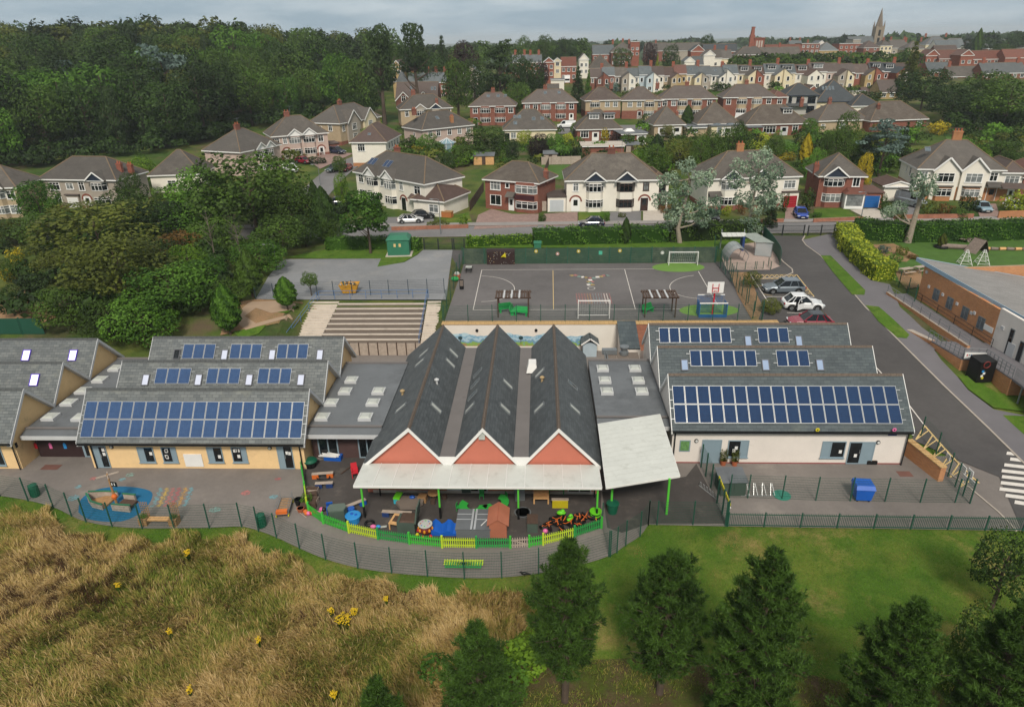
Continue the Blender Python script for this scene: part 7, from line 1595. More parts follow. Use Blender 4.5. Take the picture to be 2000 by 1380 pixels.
 def velux(s,x,y,w=.8,l=1.0):
  z=s.slope_z(y);pl=Plane((0,-s.ov,s.e),(1,0,0),(0,1,s.p));a=MB().box(-w/2-.06,w/2+.06,-l/2-.06,l/2+.06,0,.07,GREYM).mesh('skylight');o=pl.seat(ob('skylight',a,s.t),x,(y+s.ov)*math.sqrt(1+s.p*s.p),0);ob('pane',MB().box(-w/2,w/2,-l/2,l/2,.071,.085,GLASSL).mesh('pane'),o);return s
 def dorm(s,x,y,w=2.0,h=1.2):
  z=s.slope_z(y);d=h/s.p+.8;o=MB().box(x-w/2,x+w/2,y,y+d,z-.1,z+h,s.rf).ob('dormer',s.t);MB().box(x-w/2-.2,x+w/2+.2,y-.25,y+d+.3,z+h+.003,z+h+.14,FELT).ob('dormer_roof',o);s.win('f',x,z+.15,w-.4,h-.35,3,out=-y+.02);return s
 def porch(s,x,w,d=1.0,h=2.4,rf=None):MB().hexa([(x-w/2,-d,h),(x+w/2,-d,h),(x+w/2,.05,h),(x-w/2,.05,h),(x-w/2+.1,-d+.1,h+.15),(x+w/2-.1,-d+.1,h+.15),(x+w/2,.05,h+.75),(x-w/2,.05,h+.75)],rf or s.rf).ob('porch_roof',s.t);return s
 def aerial(s,x,y):
  z=s.top+.6;mb=MB();mb.tube([(x,y,s.top-.8),(x,y,z+1.6)],.03,5,GREYM);mb.bar((x-.8,y,z+1.5),(x+.8,y,z+1.5),.03,.03,GREYM)
  for k in range(5):mb.bar((x-.7+k*.35,y-.3,z+1.5),(x-.7+k*.35,y+.3,z+1.5),.02,.02,GREYM)
  mb.ob('aerial',s.t);return s
NV=M('navy_panel','#1f2a3a',.6,.1);MAR=M('maroon_panel','#3e1d24',.5,.1);ARC=M('brick_arch','#7f4638',.85,.15)
h=House('red brick house with a maroon bay band and a wide paved forecourt',(949,406),(1051,416),7.2,5.1,'hip',34,'brick',None,RB)
w=h.W;h.win('f',w*.2,3.4,1.9,1.3,3).win('f',w*.2,.8,2.1,1.6,2,tr=False).win('f',w*.43,3.9,.7,.7,1).door('f',w*.5,.9,2.1,WF);h.bay(w*.78,w*.4,[(.6,1.9),(3.2,4.6)],.6);MB().box(w*.6,w*.96,-.66,-.602,2.15,2.95,MAR).ob('bay_panel',h.t);h.porch(w*.5,1.6,1.2,2.5);h.chim(w+.0,3.2,.7,1.4,4.6)
h=House('white rendered pair of bayed houses with dark gables facing the court',(1106,413),(1284,411),9,5.3,'hip',37,'white',None,RG);w=h.W
for x,c in((w*.305,WF),(w*.64,DKF)):h.bay(x,2.9,[(.75,2.1),(3.4,4.8)],.8,NV,col=c)
h.win('f',w*.1,3.5,.9,1.2,2).win('f',w*.86,3.5,.9,1.2,2,DKF);h.door('f',w*.1,1.3,2.2,WF,arch=ARC).door('f',w*.85,1.3,2.2,DKF,arch=ARC);h.garage(-3.2,3.1,5,2.5,M('grey_garage_door','#b6bcc0',.5,.05)).chim(w*.5,4.6,1.3,.9,m='dbrick');h.aerial(w*.62,5)
e=House('white end extension with a dark tiled hip and brown garage door',(1270,411),(1305,410),8,4.6,'hip',36,'white',None,RD,name='house_extension',cat='house');e.t.location.y+=1.2;e.win('f',e.W*.5,3.0,2.0,1.1,2,DKF).garage(.1,e.W-.2,.5,2.5,M('brown_garage_door','#4b2f27',.5,.1),y=-.5)
h=House('white bayed pair half hidden by the silver pollards with a crimson garage',(1378,410),(1553,404),9,5.3,'hip',37,'white',('brick',.7),RG);w=h.W
for x in(w*.24,w*.56):h.bay(x,2.9,[(.85,2.2),(3.4,4.8)],.8,NV,base='brick')
h.win('f',w*.9,3.3,2.0,1.2,3).garage(w*.83,2.8,.4,2.6,M('crimson_garage_door','#98202c',.5,.1),y=-.4).chim(w*.42,4.6,1.2,1.2,m='obrick').door('f',w*.72,1.1,2.1,DKF,arch=ARC).porch(w*.08,2.2)
h=House('red brick house with a white porch and bright blue garage door',(1592,403),(1678,404),8,5.2,'hip',38,'brick',None,RG);w=h.W
h.bay(w*.34,3.2,[(.9,2.3),(3.5,4.8)],.6,NV).win('f',w*.83,3.5,1.1,1.4,2,tr=False).chim(-.1,2.6,.8,1.5,4.6).garage(w,3.3,6,2.5,M('bright_blue_garage_door','#1b5a9c',.45,.05),RR_,y=-.6)
MB().box(w*.58,w*1.0,-1.7,-.05,0,2.5,WF).ob('porch',h.t);MB().box(w*.61,w*.97,-1.72,-1.703,.5,2.35,PANE[1]).ob('porch_pane',h.t);MB().hexa([(w*.54,-2.0,2.503),(w*1.05,-2.0,2.503),(w*1.05,0,2.503),(w*.54,0,2.503),(w*.64,-1.4,2.9),(w*.98,-1.4,2.9),(w*.98,0,3.3),(w*.64,0,3.3)],RR_).ob('porch_roof',h.t)
h=House('large white gabled pair with orange brick below and a tall buff chimney',(1782,388),(1945,392),10,5.3,'hip',38,'white',('obrick',2.2),RG);w=h.W
for x in(w*.33,w*.66):h.gablewing(x,w*.3,wins=((0,3.2,2.6,1.4,3),)).bay(x,3.2,[(.8,2.1)],1.1,base='obrick',wall='obrick',zmax=2.4)
h.win('f',w*.9,3.4,1.2,1.3,2).win('f',w*.08,3.4,1.0,1.3,2).door('f',w*.92,1.4,2.2,DOORG).chim(w*.5,5.2,1.5,1.5,m='obrick',pots=3).win('l',4,3.4,.8,1.4,2).win('l',6.2,3.7,.35,1.0,1).porch(w*.92,2.4,1.2,2.5).velux(w*.13,3.2)
e=House('white extension with a dark roof joined to the large gabled pair',(1945,392),(1985,393),9,4.9,'hip',40,'white',('obrick',2.0),RD,name='house_extension');e.win('f',e.W*.5,3.1,2.2,1.1,3).porch(e.W*.5,e.W*1.15,1.8,2.4,RD).door('f',e.W*.6,.9,2.0,WF,out=.02)
g=House('white side garage with a shallow brown roof beside the large gabled pair',(1722,392),(1780,392),6,2.6,'gabley',16,'white',None,RD,name='garage',cat='garage');g.garage(g.W*.5,g.W*.48,.3,2.2,WF,y=-.3)
h=House('brick and timber house cut by the picture edge beyond the dark extension',(1987,393),(2075,392),8,4.2,'hip',36,'brick',None,RR_);h.win('f',2,.9,1.6,1.2,2).win('f',2.2,3,1.6,1.0,2)
h=House('white corner pair with two bright gables, solar panels and an arched door',(700,388),(833,420),8.6,5.3,'hip',37,'white',None,RG);w=h.W
for x in(w*.27,w*.53):h.bay(x,2.8,[(.8,2.2),(3.4,4.8)],.7,WF)
h.win('f',w*.08,3.5,1.4,1.3,2).win('f',w*.4,3.6,.8,1.2,1).win('f',w*.68,3.5,.9,1.3,2).win('f',w*.9,3.3,1.6,1.3,2).door('f',w*.7,1.2,2.2,PK_,arch=ARC).porch(w*.88,2.8,1.0,2.5,RD).win('f',w*.88,.8,1.6,1.1,2).win('f',w*.08,.8,1.6,1.3,2).chim(w*.36,4.6,1.2,.9)
for i in range(2):
 for x0 in(w*.1,w*.33):pl=Plane((0,-.4,5.3),(1,0,0),(0,1,h.p));pl.seat(ob('solar_panel',pv_mesh(1.0,1.6,CELLD),h.t),x0+i*1.05,2.2,.06)
g=House('cream hip roofed garage at the end of the corner pair',(868,424),(915,404),6.0,2.7,'hip',34,'white',None,RD,name='garage',cat='garage');g.win('l',2,.7,1.8,1.2,2)
t=thing('storage_chest','orange brown timber chest beside the cream hip roofed garage','chest',at(874,424),R_(-15));MB().box(-.9,.9,-.5,.5,0,.95,M('chest_timber','#a8683a',.8,.15)).ob('body',t);MB().box(-.95,.95,-.55,.55,.953,1.02,WOOD).ob('lid',t)
h=House('white house with a dark hipped roof standing end on to the side street',(691,325),(757,325),13,5.3,'hip',38,'white',('obrick',.8),RD);h.win('f',h.W*.28,3.4,1.6,1.4,3)
for y in(3,5.5,8,10.5):h.win('r',y,3.5,1.2,1.2,2)
h.velux(h.W*.5,1.5,.6,.6)
h=House('pinkish pebbledashed pair with white triangular gables above the pink drive',(538,313),(644,301),9.5,5.4,'hip',37,'pink',('brick',.9),RG);w=h.W
for x in(w*.4,w*.66):h.bay(x,2.8,[(.9,2.3),(3.5,4.9)],.7,WF)
h.win('f',w*.22,3.6,.9,1.3,2).win('f',w*.87,3.5,1.2,1.3,2).win('f',w*.06,3.6,1.6,1.2,3).door('f',w*.23,1.3,2.2,WF,arch=ARC).door('f',w*.86,1.2,2.2,WF,arch=ARC).chim(w*.38,4.8,1.3,1.0).aerial(w*.45,5).garage(w-.2,3,5,2.5,M('teal_garage_door','#3f6668',.5,.1),RD,'brick',1.0)
h=House('pinkish pair seen end on with its front turned to the side street',(478,348),(552,324),10,5.4,'hip',36,'pink',None,RG);w=h.W
for x in(w*.45,w*.68):h.bay(x,2.6,[(.9,2.2),(3.5,4.9)],.7,WF)
h.chim(w*.45,5,1.3,1.0).aerial(w*.5,5.2)
h=House('beige pair with grey pebbledashed gables below the dark wood',(668,284),(745,260),9.5,5.4,'hip',37,'beige',('brick',.9),RG);w=h.W
for x,m in((w*.3,'grey'),(w*.7,'cream')):h.gablewing(x,w*.3,mat=m,wins=((0,3.4,1.8,1.5,3),(0,.9,1.8,1.5,3)))
h.win('f',w*.08,3.4,1.0,1.4,2).win('l',3,3.5,1.1,1.3,2).win('l',6,3.7,.6,.8,1).chim(w*.4,4.8,1.3,1.0)
h=House('pinkish grey house with one white gabled double bay among the trees',(95,405),(240,408),8.5,5.3,'hip',36,'grey',('brick',.5),RG);w=h.W
h.bay(w*.77,3.0,[(.85,2.2),(3.4,4.8)],.8,NV).win('f',w*.17,3.3,2.0,1.3,3).win('f',w*.37,3.5,1.4,1.0,2).win('f',w*.53,3.3,1.1,1.4,2).win('f',w*.17,.8,1.4,1.3,2).door('f',w*.56,1.3,2.1,WF,arch=ARC).chim(w*.93,3.2,.9,1.3,5.8,'rbrick').chim(w*1.0,4.6,.9,1.3,5.4,'rbrick').garage(w*.3,2.6,.4,2.4,WF,y=-.4)
h=House('beige house cut by the picture edge at the end of the road',(-80,428),(48,424),8,5.3,'hip',36,'beige',None,RG);w=h.W;h.win('f',w*.9,3.3,1.4,1.3,2).win('f',w*.9,.8,1.6,1.3,2).bay(w*.7,2.6,[(.8,2.2),(3.4,4.8)],.7,WF)
h=House('white bungalow with a plain brown hip roof behind the round trees',(300,376),(398,372),9,3.4,'hip',40,'white',None,RG);h.win('f',h.W*.4,1,1.6,1.2,2)
h=House('pinkish end of terrace with a glass conservatory and a long brown roof',(828,297),(925,281),9,5.2,'hip',36,'pink',None,RG);w=h.W
for x in(.14,.3,.52,.72,.9):h.win('f',w*x,3.4,1.1,1.2,2)
h.win('l',4,3.4,.7,.8,1).chim(w*.62,1,.8,1.6,5.4,'obrick').velux(w*.4,2.5).chim(w*.05,4.6,1.0,.9)
cs=thing('conservatory','white framed glass conservatory with a pointed blue roof','conservatory',at(875,296)+Vector((0,-1,0)));CG_=Mclear('conservatory_glass','#7fa3b2',.6,.08)
for i in range(6):
 a0,a1=R_(180+i*30),R_(210+i*30);p,q=(2.4*math.cos(a0),2.0*math.sin(a0)),(2.4*math.cos(a1),2.0*math.sin(a1));MB().slab([(p[0],p[1],.2),(q[0],q[1],.2),(q[0],q[1],2.2),(p[0],p[1],2.2)],.03,CG_).ob('pane',cs);MB().slab([(p[0]*1.1,p[1]*1.1,2.2),(q[0]*1.1,q[1]*1.1,2.2),(0,0,3.3)],.03,CG_).ob('roof_pane',cs)
 MB().bar((p[0],p[1],0),(p[0],p[1],2.2),.1,.1,WHITE).bar((p[0]*1.1,p[1]*1.1,2.22),(0,0,3.35),.08,.08,WHITE).bar((p[0],p[1],2.2),(q[0],q[1],2.2),.1,.1,WHITE).bar((p[0],p[1],.1),(q[0],q[1],.1),.1,.3,WHITE).ob('frame',cs)
h=House('beige gabled pair with grey triangles under the tall pines',(785,252),(884,246),9,5.3,'hip',36,'beige',('brick',.9),RG);w=h.W
for x in(w*.38,w*.68):h.bay(x,2.8,[(.9,2.2),(3.4,4.8)],.7,NV if x>w*.5 else WALLS['grey'])
h.win('f',w*.12,3.4,1.0,1.4,2).win('f',w*.92,3.4,1.6,1.3,2).chim(w*.3,4.6,1.2,1.0).chim(w*.72,1,.8,1.5,5.4)
def bayed(label,bl,br,wall,low,rf,bays,wins,D=8.5,doors=(),chs=(),vx=(),eave=5.3,base=None,pitch=36,upper=None):
 h=House(label,bl,br,D,eave,'hip',pitch,wall,low,rf);w=h.W
 for x in bays:h.bay(x*w,2.9,[(.85,2.2),(3.4,4.8)],.7,wall=upper,base=base)
 for x in wins:h.win('f',x*w,3.4,1.3,1.3,2)
 for x,c in doors:h.door('f',x*w,1.2,2.1,c,arch=ARC)
 for x,y in chs:h.chim(x*w,y,1.1,1.0)
 for x,y in vx:h.velux(x*w,y)
 return h
bayed('brick pair with three roof windows behind the big round garden tree',(919,245),(1006,244),'brick',None,RP_,(.34,.67),(.12,.91),doors=((.12,PK_),),chs=((.5,4.4),),vx=((.4,3),(.62,3),(.78,3)))
bayed('brick pair with white bays and an arched door behind the pickup truck',(1022,238),(1126,236),'brick',None,RP_,(.42,.7),(.08,.23,.9),doors=((.9,WF),),chs=((.42,4.4),),vx=((.42,3),(.68,3)))
bayed('beige pebbledashed house with one wide bay beside the small conifer',(1143,233),(1211,231),'beige',('brick',2.3),RP_,(.27,),(.62,.85),chs=((.8,5),))
bayed('beige bayed house with a white door beside its plainer twin',(1214,232),(1283,232),'beige',('brick',2.3),RP_,(.76,),(.22,.48),doors=((.5,WF),),chs=((.98,4),))
bayed('wide brick pair with beige bays behind the clipped round shrub',(1288,230),(1395,229),'brick',None,RP_,(.4,.66),(.08,.24,.89),doors=((.89,WF),),chs=((.5,4.4),),upper='beige')
bayed('wide brick pair with beige bays behind the caravan',(1410,227),(1510,226),'brick',None,RP_,(.36,.65),(.1,.88),chs=((.48,4.4),),upper='beige')
e=House('red tiled brick wing joined to the wide pair beside the grey modern house',(1506,226),(1532,225),7.5,5.2,'hip',34,'brick',None,RR_,name='house_extension');e.win('f',e.W*.5,3.3,1.4,1.2,2)
e=House('narrow brick wing at the end of the wide pair with a lower roof',(1278,231),(1292,230),7,5.1,'hip',34,'brick',None,RP_,name='house_extension');e.win('f',e.W*.5,3.2,1.2,1.2,2)
h=House('grey modern house with charcoal roofs and dark glazed corner',(1530,224),(1592,223),8.5,5.4,'hip',34,'modern',None,RN,fl=NV);w=h.W;h.win('f',w*.15,3.4,.9,1.5,1,NV).win('f',w*.42,3.4,1.3,1.5,2,NV).win('f',w*.82,3.2,2.2,1.7,2,NV).win('f',w*.82,.5,2.2,1.8,2,NV).porch(w*.35,w*.7,1.2,2.4,RN)
h=House('charcoal roofed bungalow with a row of roof windows',(1592,222),(1672,221),13,3.4,'hip',42,'cream',None,RN,fl=NV);w=h.W;h.win('f',w*.5,.4,2.5,2.0,3,NV).win('f',w*.15,.8,1.0,1.4,1,NV)
for i in range(4):h.velux(w*(.2+.08*i),3.5,.5,1.4)
h=House('small white bungalow with a charcoal pyramid roof',(1661,226),(1716,225),9,2.7,'hip',34,'white',None,RN);h.win('f',h.W*.5,.8,3,1.2,3)
h=House('cream bungalow with five roof windows behind the yellow shrubs',(985,277),(1085,275),10,2.9,'hip',40,'cream',None,RG);w=h.W;h.win('f',w*.18,.9,1.3,1.3,2).door('f',w*.06,1.2,2.1,PK_)
for x,y in((.22,3.0),(.3,3.0),(.22,1.4),(.58,2.4),(.75,2.5)):h.velux(w*x,y)
h=House('brick bungalow with two box dormers and small front hips',(1127,276),(1212,274),9.5,2.9,'hip',40,'brick',None,RB);w=h.W;h.win('f',w*.17,.9,2.0,1.5,3).door('f',w*.42,1.6,2.1,WF).win('f',w*.65,.8,2.2,1.6,2).dorm(w*.4,2.2,2.8,1.3).dorm(w*.75,2.2,2.8,1.2)
h=House('low brick extension with a roof lantern and white windows',(1212,284),(1262,282),6,2.7,'flat',30,'brick',None,FELT,name='garden_room',cat='extension');w=h.W;h.win('f',w*.15,.7,.9,1.5,1).win('f',w*.45,.7,.9,1.5,1).door('f',w*.8,2.2,2.2,WF);MB().hexa([(1.5,2,2.95),(4.0,2,2.95),(4,4,2.95),(1.5,4,2.95),(2.2,2.7,3.6),(3.3,2.7,3.6),(3.3,3.3,3.6),(2.2,3.3,3.6)],WHITE).ob('roof_lantern',h.t)
h=House('beige bungalow with a steep brown hip and a glazed garden room',(1277,266),(1335,264),9,2.8,'hip',44,'beige',None,RB);w=h.W;h.door('f',w*.25,1.8,2.1,WF).door('f',w*.75,2.4,2.1,WF).chim(w*.8,2,.7,1.4,3.6)
h=House('dark flat roofed outbuilding between two bungalows',(1340,268),(1378,267),6,2.4,'flat',30,'beige',None,FELT,name='outbuilding',cat='outbuilding');h.win('f',2,1.2,1.6,.8,2)
h=House('beige bungalow with a flat grey sunroom and two roof domes',(1362,264),(1440,262),10,2.8,'hip',42,'beige',None,RB);w=h.W;e2=MB().box(w*.25,w*1.0,-3,-.05,-.5,2.5,WALLS['cream']).ob('sunroom',h.t);MB().box(w*.23,w*1.02,-3.3,-.03,2.503,2.7,FELT).ob('sunroom_roof',h.t);h.win('f',w*.45,.3,1.2,1.9,1,out=3).door('f',w*.65,2.4,2.1,WF,out=3).door('f',w*.88,1.8,2.1,WF,out=3)
for x in(.42,.75):MB().ell((w*x,-1.5,2.7),(1.1,.9,.4),GLASSL,12,6).ob('roof_dome',h.t)
h=House('long brick bungalow with one small dormer and white garden windows',(1456,266),(1575,263),10,2.9,'hip',38,'brick',None,RB);w=h.W;h.win('f',w*.38,.7,3.2,1.6,4).win('f',w*.8,1.2,1.4,1.2,2).door('f',w*.62,1.8,2.1,FASC).dorm(w*.7,2.4,2.6,1.2).chim(w*.95,4,.9,1.4);MB().box(-.5,w*.2,-3,-.05,-.5,2.4,WALLS['brick']).ob('flat_wing',h.t);MB().box(-.7,w*.22,-3.3,-.03,2.403,2.6,FELT).ob('flat_wing_roof',h.t)
h=House('brown roofed bungalow with buff rendered rear wing',(1596,258),(1690,254),9,2.8,'hip',38,'beige',None,RB);w=h.W;h.win('f',w*.5,.9,1.6,1.2,2).chim(w*.35,4.5,.9,1.2).win('f',w*.1,.9,1.0,1.0,1)
h=House('brick bungalow with a broad brown hip beside the golden hedge',(1697,258),(1806,252),10,2.8,'hip',38,'brick',None,RB);w=h.W;h.win('f',w*.88,.8,1.4,1.5,2).chim(w*.22,3,.9,1.6,4.2,'dbrick')
h=House('long brick garage block with a flat pale roof among the gardens',(1137,306),(1218,305),6,2.4,'flat',30,'brick',None,CONC,name='garage_block',cat='garage')
for(u,v,w_,l,z_)in((1075,318,3,'grey roofed timber shed on the lawn',0),(1235,300,3,'grey roofed summerhouse by the leafy garden',0),(945,322,4.5,'pale slatted timber garden store beside the round tree',0)):
 p=at(u,v);s_=thing('garden_shed',l,'shed',p,0);MB().box(-w_/2,w_/2,0,2.4,0,1.9,GREYW if u!=945 else WOODL).ob('wall',s_)
 MB().slab([(-w_/2-.2,-.2,1.95),(w_/2+.2,-.2,1.95),(w_/2+.2,2.6,2.4),(-w_/2-.2,2.6,2.4)],.08,FELT).ob('roof',s_);MB().box(-.4,.4,-.04,-.003,.05,1.75,WOODD).ob('door',s_)
TG='victorian terraced houses in the long row'
TER=[(1152,'brick','RD','dbrick','brown brick end house with a gabled bay'),(1176,'brick','RS','brick','dark brick house next to the end of the row'),(1200,'grey','RG','grey','grey rendered house with a brown roof beside the brick ones'),(1224,'white','RS','white','white winged house beside the grey rendered one'),(1248,'blue','RS','blue','pale blue house with a slate roof'),(1272,'white','RD','white','white winged house next to the pale blue one'),(1296,'beige','RD','beige','brown roofed house recessed between white and tan wings'),(1316,'ybrick','RR_','ybrick','tan brick winged house'),(1340,'cream','RS','cream','cream winged house next to the tan one'),(1364,'grey','RS','grey','grey pebbledashed house next to the cream wing'),(1388,'white','RS','white','white house with roof windows in its slate roof'),(1412,'white','RS','white','white house with two wings and a slate roof'),(1440,'cream','RG','cream','cream house with a small white dormer'),(1466,'rbrick','RD','rbrick','red brick winged house'),(1492,'white','RS','cream','house with a wide cream gable and blue slate roof'),(1520,'cream','RS','cream','cream gabled house with a white dormer beside the wide gable'),(1552,'white','RD','white','house with a long maroon box dormer'),(1580,'white','RD','white','white gabled house under the maroon dormers'),(1612,'pink','RP_','grey','brown roofed house with a grey and cream wing'),(1640,'beige','RP_','cream','beige house beside the grey and cream wing'),(1666,'rbrick','RP_','ybrick','house with a tan and red brick gable'),(1696,'rbrick','RN','rbrick','red brick house with a charcoal box dormer'),(1722,'rbrick','RN','rbrick','red brick gable beside the charcoal dormer'),(1748,'rbrick','RD','white','white bayed house next to the tall conifer')]
RFS=dict(RD=RD,RS=RS,RG=RG,RR_=RR_,RP_=RP_,RN=RN);YT=282
for i,(u,wl,rf,wing,lab)in enumerate(TER):
 u1=TER[i+1][0]if i+1<len(TER)else u+26
 a,b=Py(u,160,YT),Py(u1,160,YT);a.z=b.z=T(a.x,YT)-.3
 h=House('terraced '+lab,None,None,7.5,5.6+(i*37%10)*.09-.4,'gable',37,wl,None,RFS[rf],TG,.25,'terraced_house','house',pts=(a,b));w=h.W
 left=i%2==0;x0=(w*.46 if left else 0.02);x1=(w-.02 if left else w*.54);ww=x1-x0;L=4.0+(i*53%10)*.3;e=4.6+(i*29%10)*.09;hi=e+ww*.75
 mb=MB();mb.hexa([(x0,-L,-1),(x1,-L,-1),(x1,.0,-1),(x0,.0,-1),(x0,-L,e if left else hi),(x1,-L,hi if left else e),(x1,0,hi if left else e),(x0,0,e if left else hi)],WALLS[wing]);o=mb.ob('rear_wing',h.t)
 q=[(x0-.15,-L-.15,e-.1),(x1,-L-.15,hi+.02),(x1,.5,hi+.02),(x0-.15,.5,e-.1)]if left else[(x0,-L-.15,hi+.02),(x1+.15,-L-.15,e-.1),(x1+.15,.5,e-.1),(x0,.5,hi+.02)]
 MB().slab(q,.1,RFS[rf]).ob('wing_roof',h.t);h.win('f',(x0+x1)/2,3.3,.9,1.4,1,out=L,tr=False);h.win('f',(x0+x1)/2+.1,.6,1.2,1.3,2,out=L,tr=False);h.win('f',w*.22 if left else w*.8,3.4,.9,1.4,1,tr=False)
 if i%2==0:h.chim(w-.02,3.75,1.1,1.5,m='rbrick',pots=4)
 if 'dormer' in lab or i in(13,14):h.dorm(w*.5,1.2,w*.6,1.5)
 if i in(10,11,8):h.velux(w*.4,2.0)
# -- the town on the hill
def town(label,u0,u1,vt,y,H,D,roof='gable',pitch=38,wall='brick',rf=None,nw=0,fl=2,name='house',cat='house',chs=(),group=None):
 """a far building whose roof top is seen from u0 to u1 at row vt when it stands y metres off"""
 a,b=Py(u0,vt,y),Py(u1,vt,y);w=b.x-a.x;r={'gable':D/2+.25,'gabley':w/2+.25,'flat':.3,'hip':min(w,D)/2+.25}[roof]*(math.tan(R_(pitch))if roof!='flat' else 1)
 a.z=b.z=(a.z+b.z)/2-H-r
 h=House(label,None,None,D,H,roof,pitch,wall,None,rf or RG,group,.25,name,cat,pts=(a,b));w=h.W
 MB().box(0.02,w-.02,.02,D-.02,min(-2,T(a.x,y)-a.z-1.5),-1.2,h.wm).ob('footing',h.t)
 for k in range(fl):
  for i in range(nw):h.win('f',w*(i+.5)/nw,.9+k*2.7,min(1.3,w/nw*.55),1.3,2,tr=False)
 for x in chs:h.chim(w*x,D*.5,1.1,1.6,m='rbrick',pots=3)
 return h
h=town('dark red twin gabled house with white bargeboards under the pines',770,852,162,243,4.2,10,'gable',45,'dbrick',RD,0)
for x in(.2,.68):h.gablewing(h.W*x,h.W*.36,wins=((0,3.8,1.4,1.6,2),),mat='dbrick')
h.velux(h.W*.35,3,.6,1.8).velux(h.W*.86,3,.6,1.4).velux(h.W*.93,3,.6,1.4)
t=thing('turret','grey conical turret rising behind the twin gables','turret',Py(787,172,262));MB().cyl(0,0,-4,2.0,1.9,WALLS['grey'],n=14).ob('wall',t);MB().tube([(0,0,2),(0,0,6.2)],[2.3,.05],14,RS).ob('roof',t)
town('tan gabled house behind the pine trunks',764,782,118,268,6,12,'gabley',48,'ybrick',RG,2,2)
town('slate roofed terrace with tall red chimneys between the pines',795,870,142,275,6,9,'gable',36,'brick',RS,6,2,chs=(.1,.5,.72,.95))
town('grey slate house half hidden by the cedar',905,935,128,270,6,9,'gabley',42,'grey',RS,2)
town('red brick house between the cedar and the copper trees',985,1000,122,285,6,8,'gable',36,'rbrick',RS,2)
for i,(u0,u1,lab)in enumerate(((1000,1030,'far red brick terrace with chimneys nearest the cedar'),(1030,1058,'far red terrace with a slate roof behind the dark tree'))):town(lab,u0,u1,107,330+i*5,5.5,8,'gable',36,'rbrick',RS,3,2,chs=(.2,.8))
town('bright red brick house with a tall gable at the lane end',1062,1082,112,305,6,12,'gabley',38,'rbrick',RS,2,2)
town('cream gabled house between two red brick ones',1082,1096,113,308,5.4,10,'gabley',36,'cream',RS,1,2)
town('red brick house with an orange tiled roof at the lane end',1096,1126,112,310,5.6,9,'gable',36,'rbrick',RR_,3,2)
town('long pale garage with a flat roof at the lane end',1076,1102,154,262,2.6,6,'flat',20,'white',FELT,0,name='garage',cat='garage')
town('small brown roofed garage beside the pale one',1060,1092,165,245,2.6,6,'gable',35,'beige',RG,0,name='garage',cat='garage')
t=thing('parked_van','white box van parked on the lane behind the garages','van',Py(1107,163,278));MB().box(-1,1,-2.8,1.6,.5,2.8,WHITE).ob('load_body',t);MB().box(-.95,.95,-4.2,-2.85,.5,1.9,WHITE).ob('cab',t);MB().box(-.85,.85,-4.23,-4.21,1.2,1.8,GLASS).ob('window',t)
for x in(-.9,.9):
 for y in(-3.4,.6):MB().tube([(x-.1,y,.4),(x+.1,y,.4)],.4,10,TYRE).ob('wheel',t)
town('white gable ended house with a big brown thatch like roof',1132,1150,105,335,6.5,14,'gabley',46,'white',RG,2,2)
town('low brown roofed house beside the white gable end',1150,1198,107,338,4,12,'hip',44,'beige',RG,0)
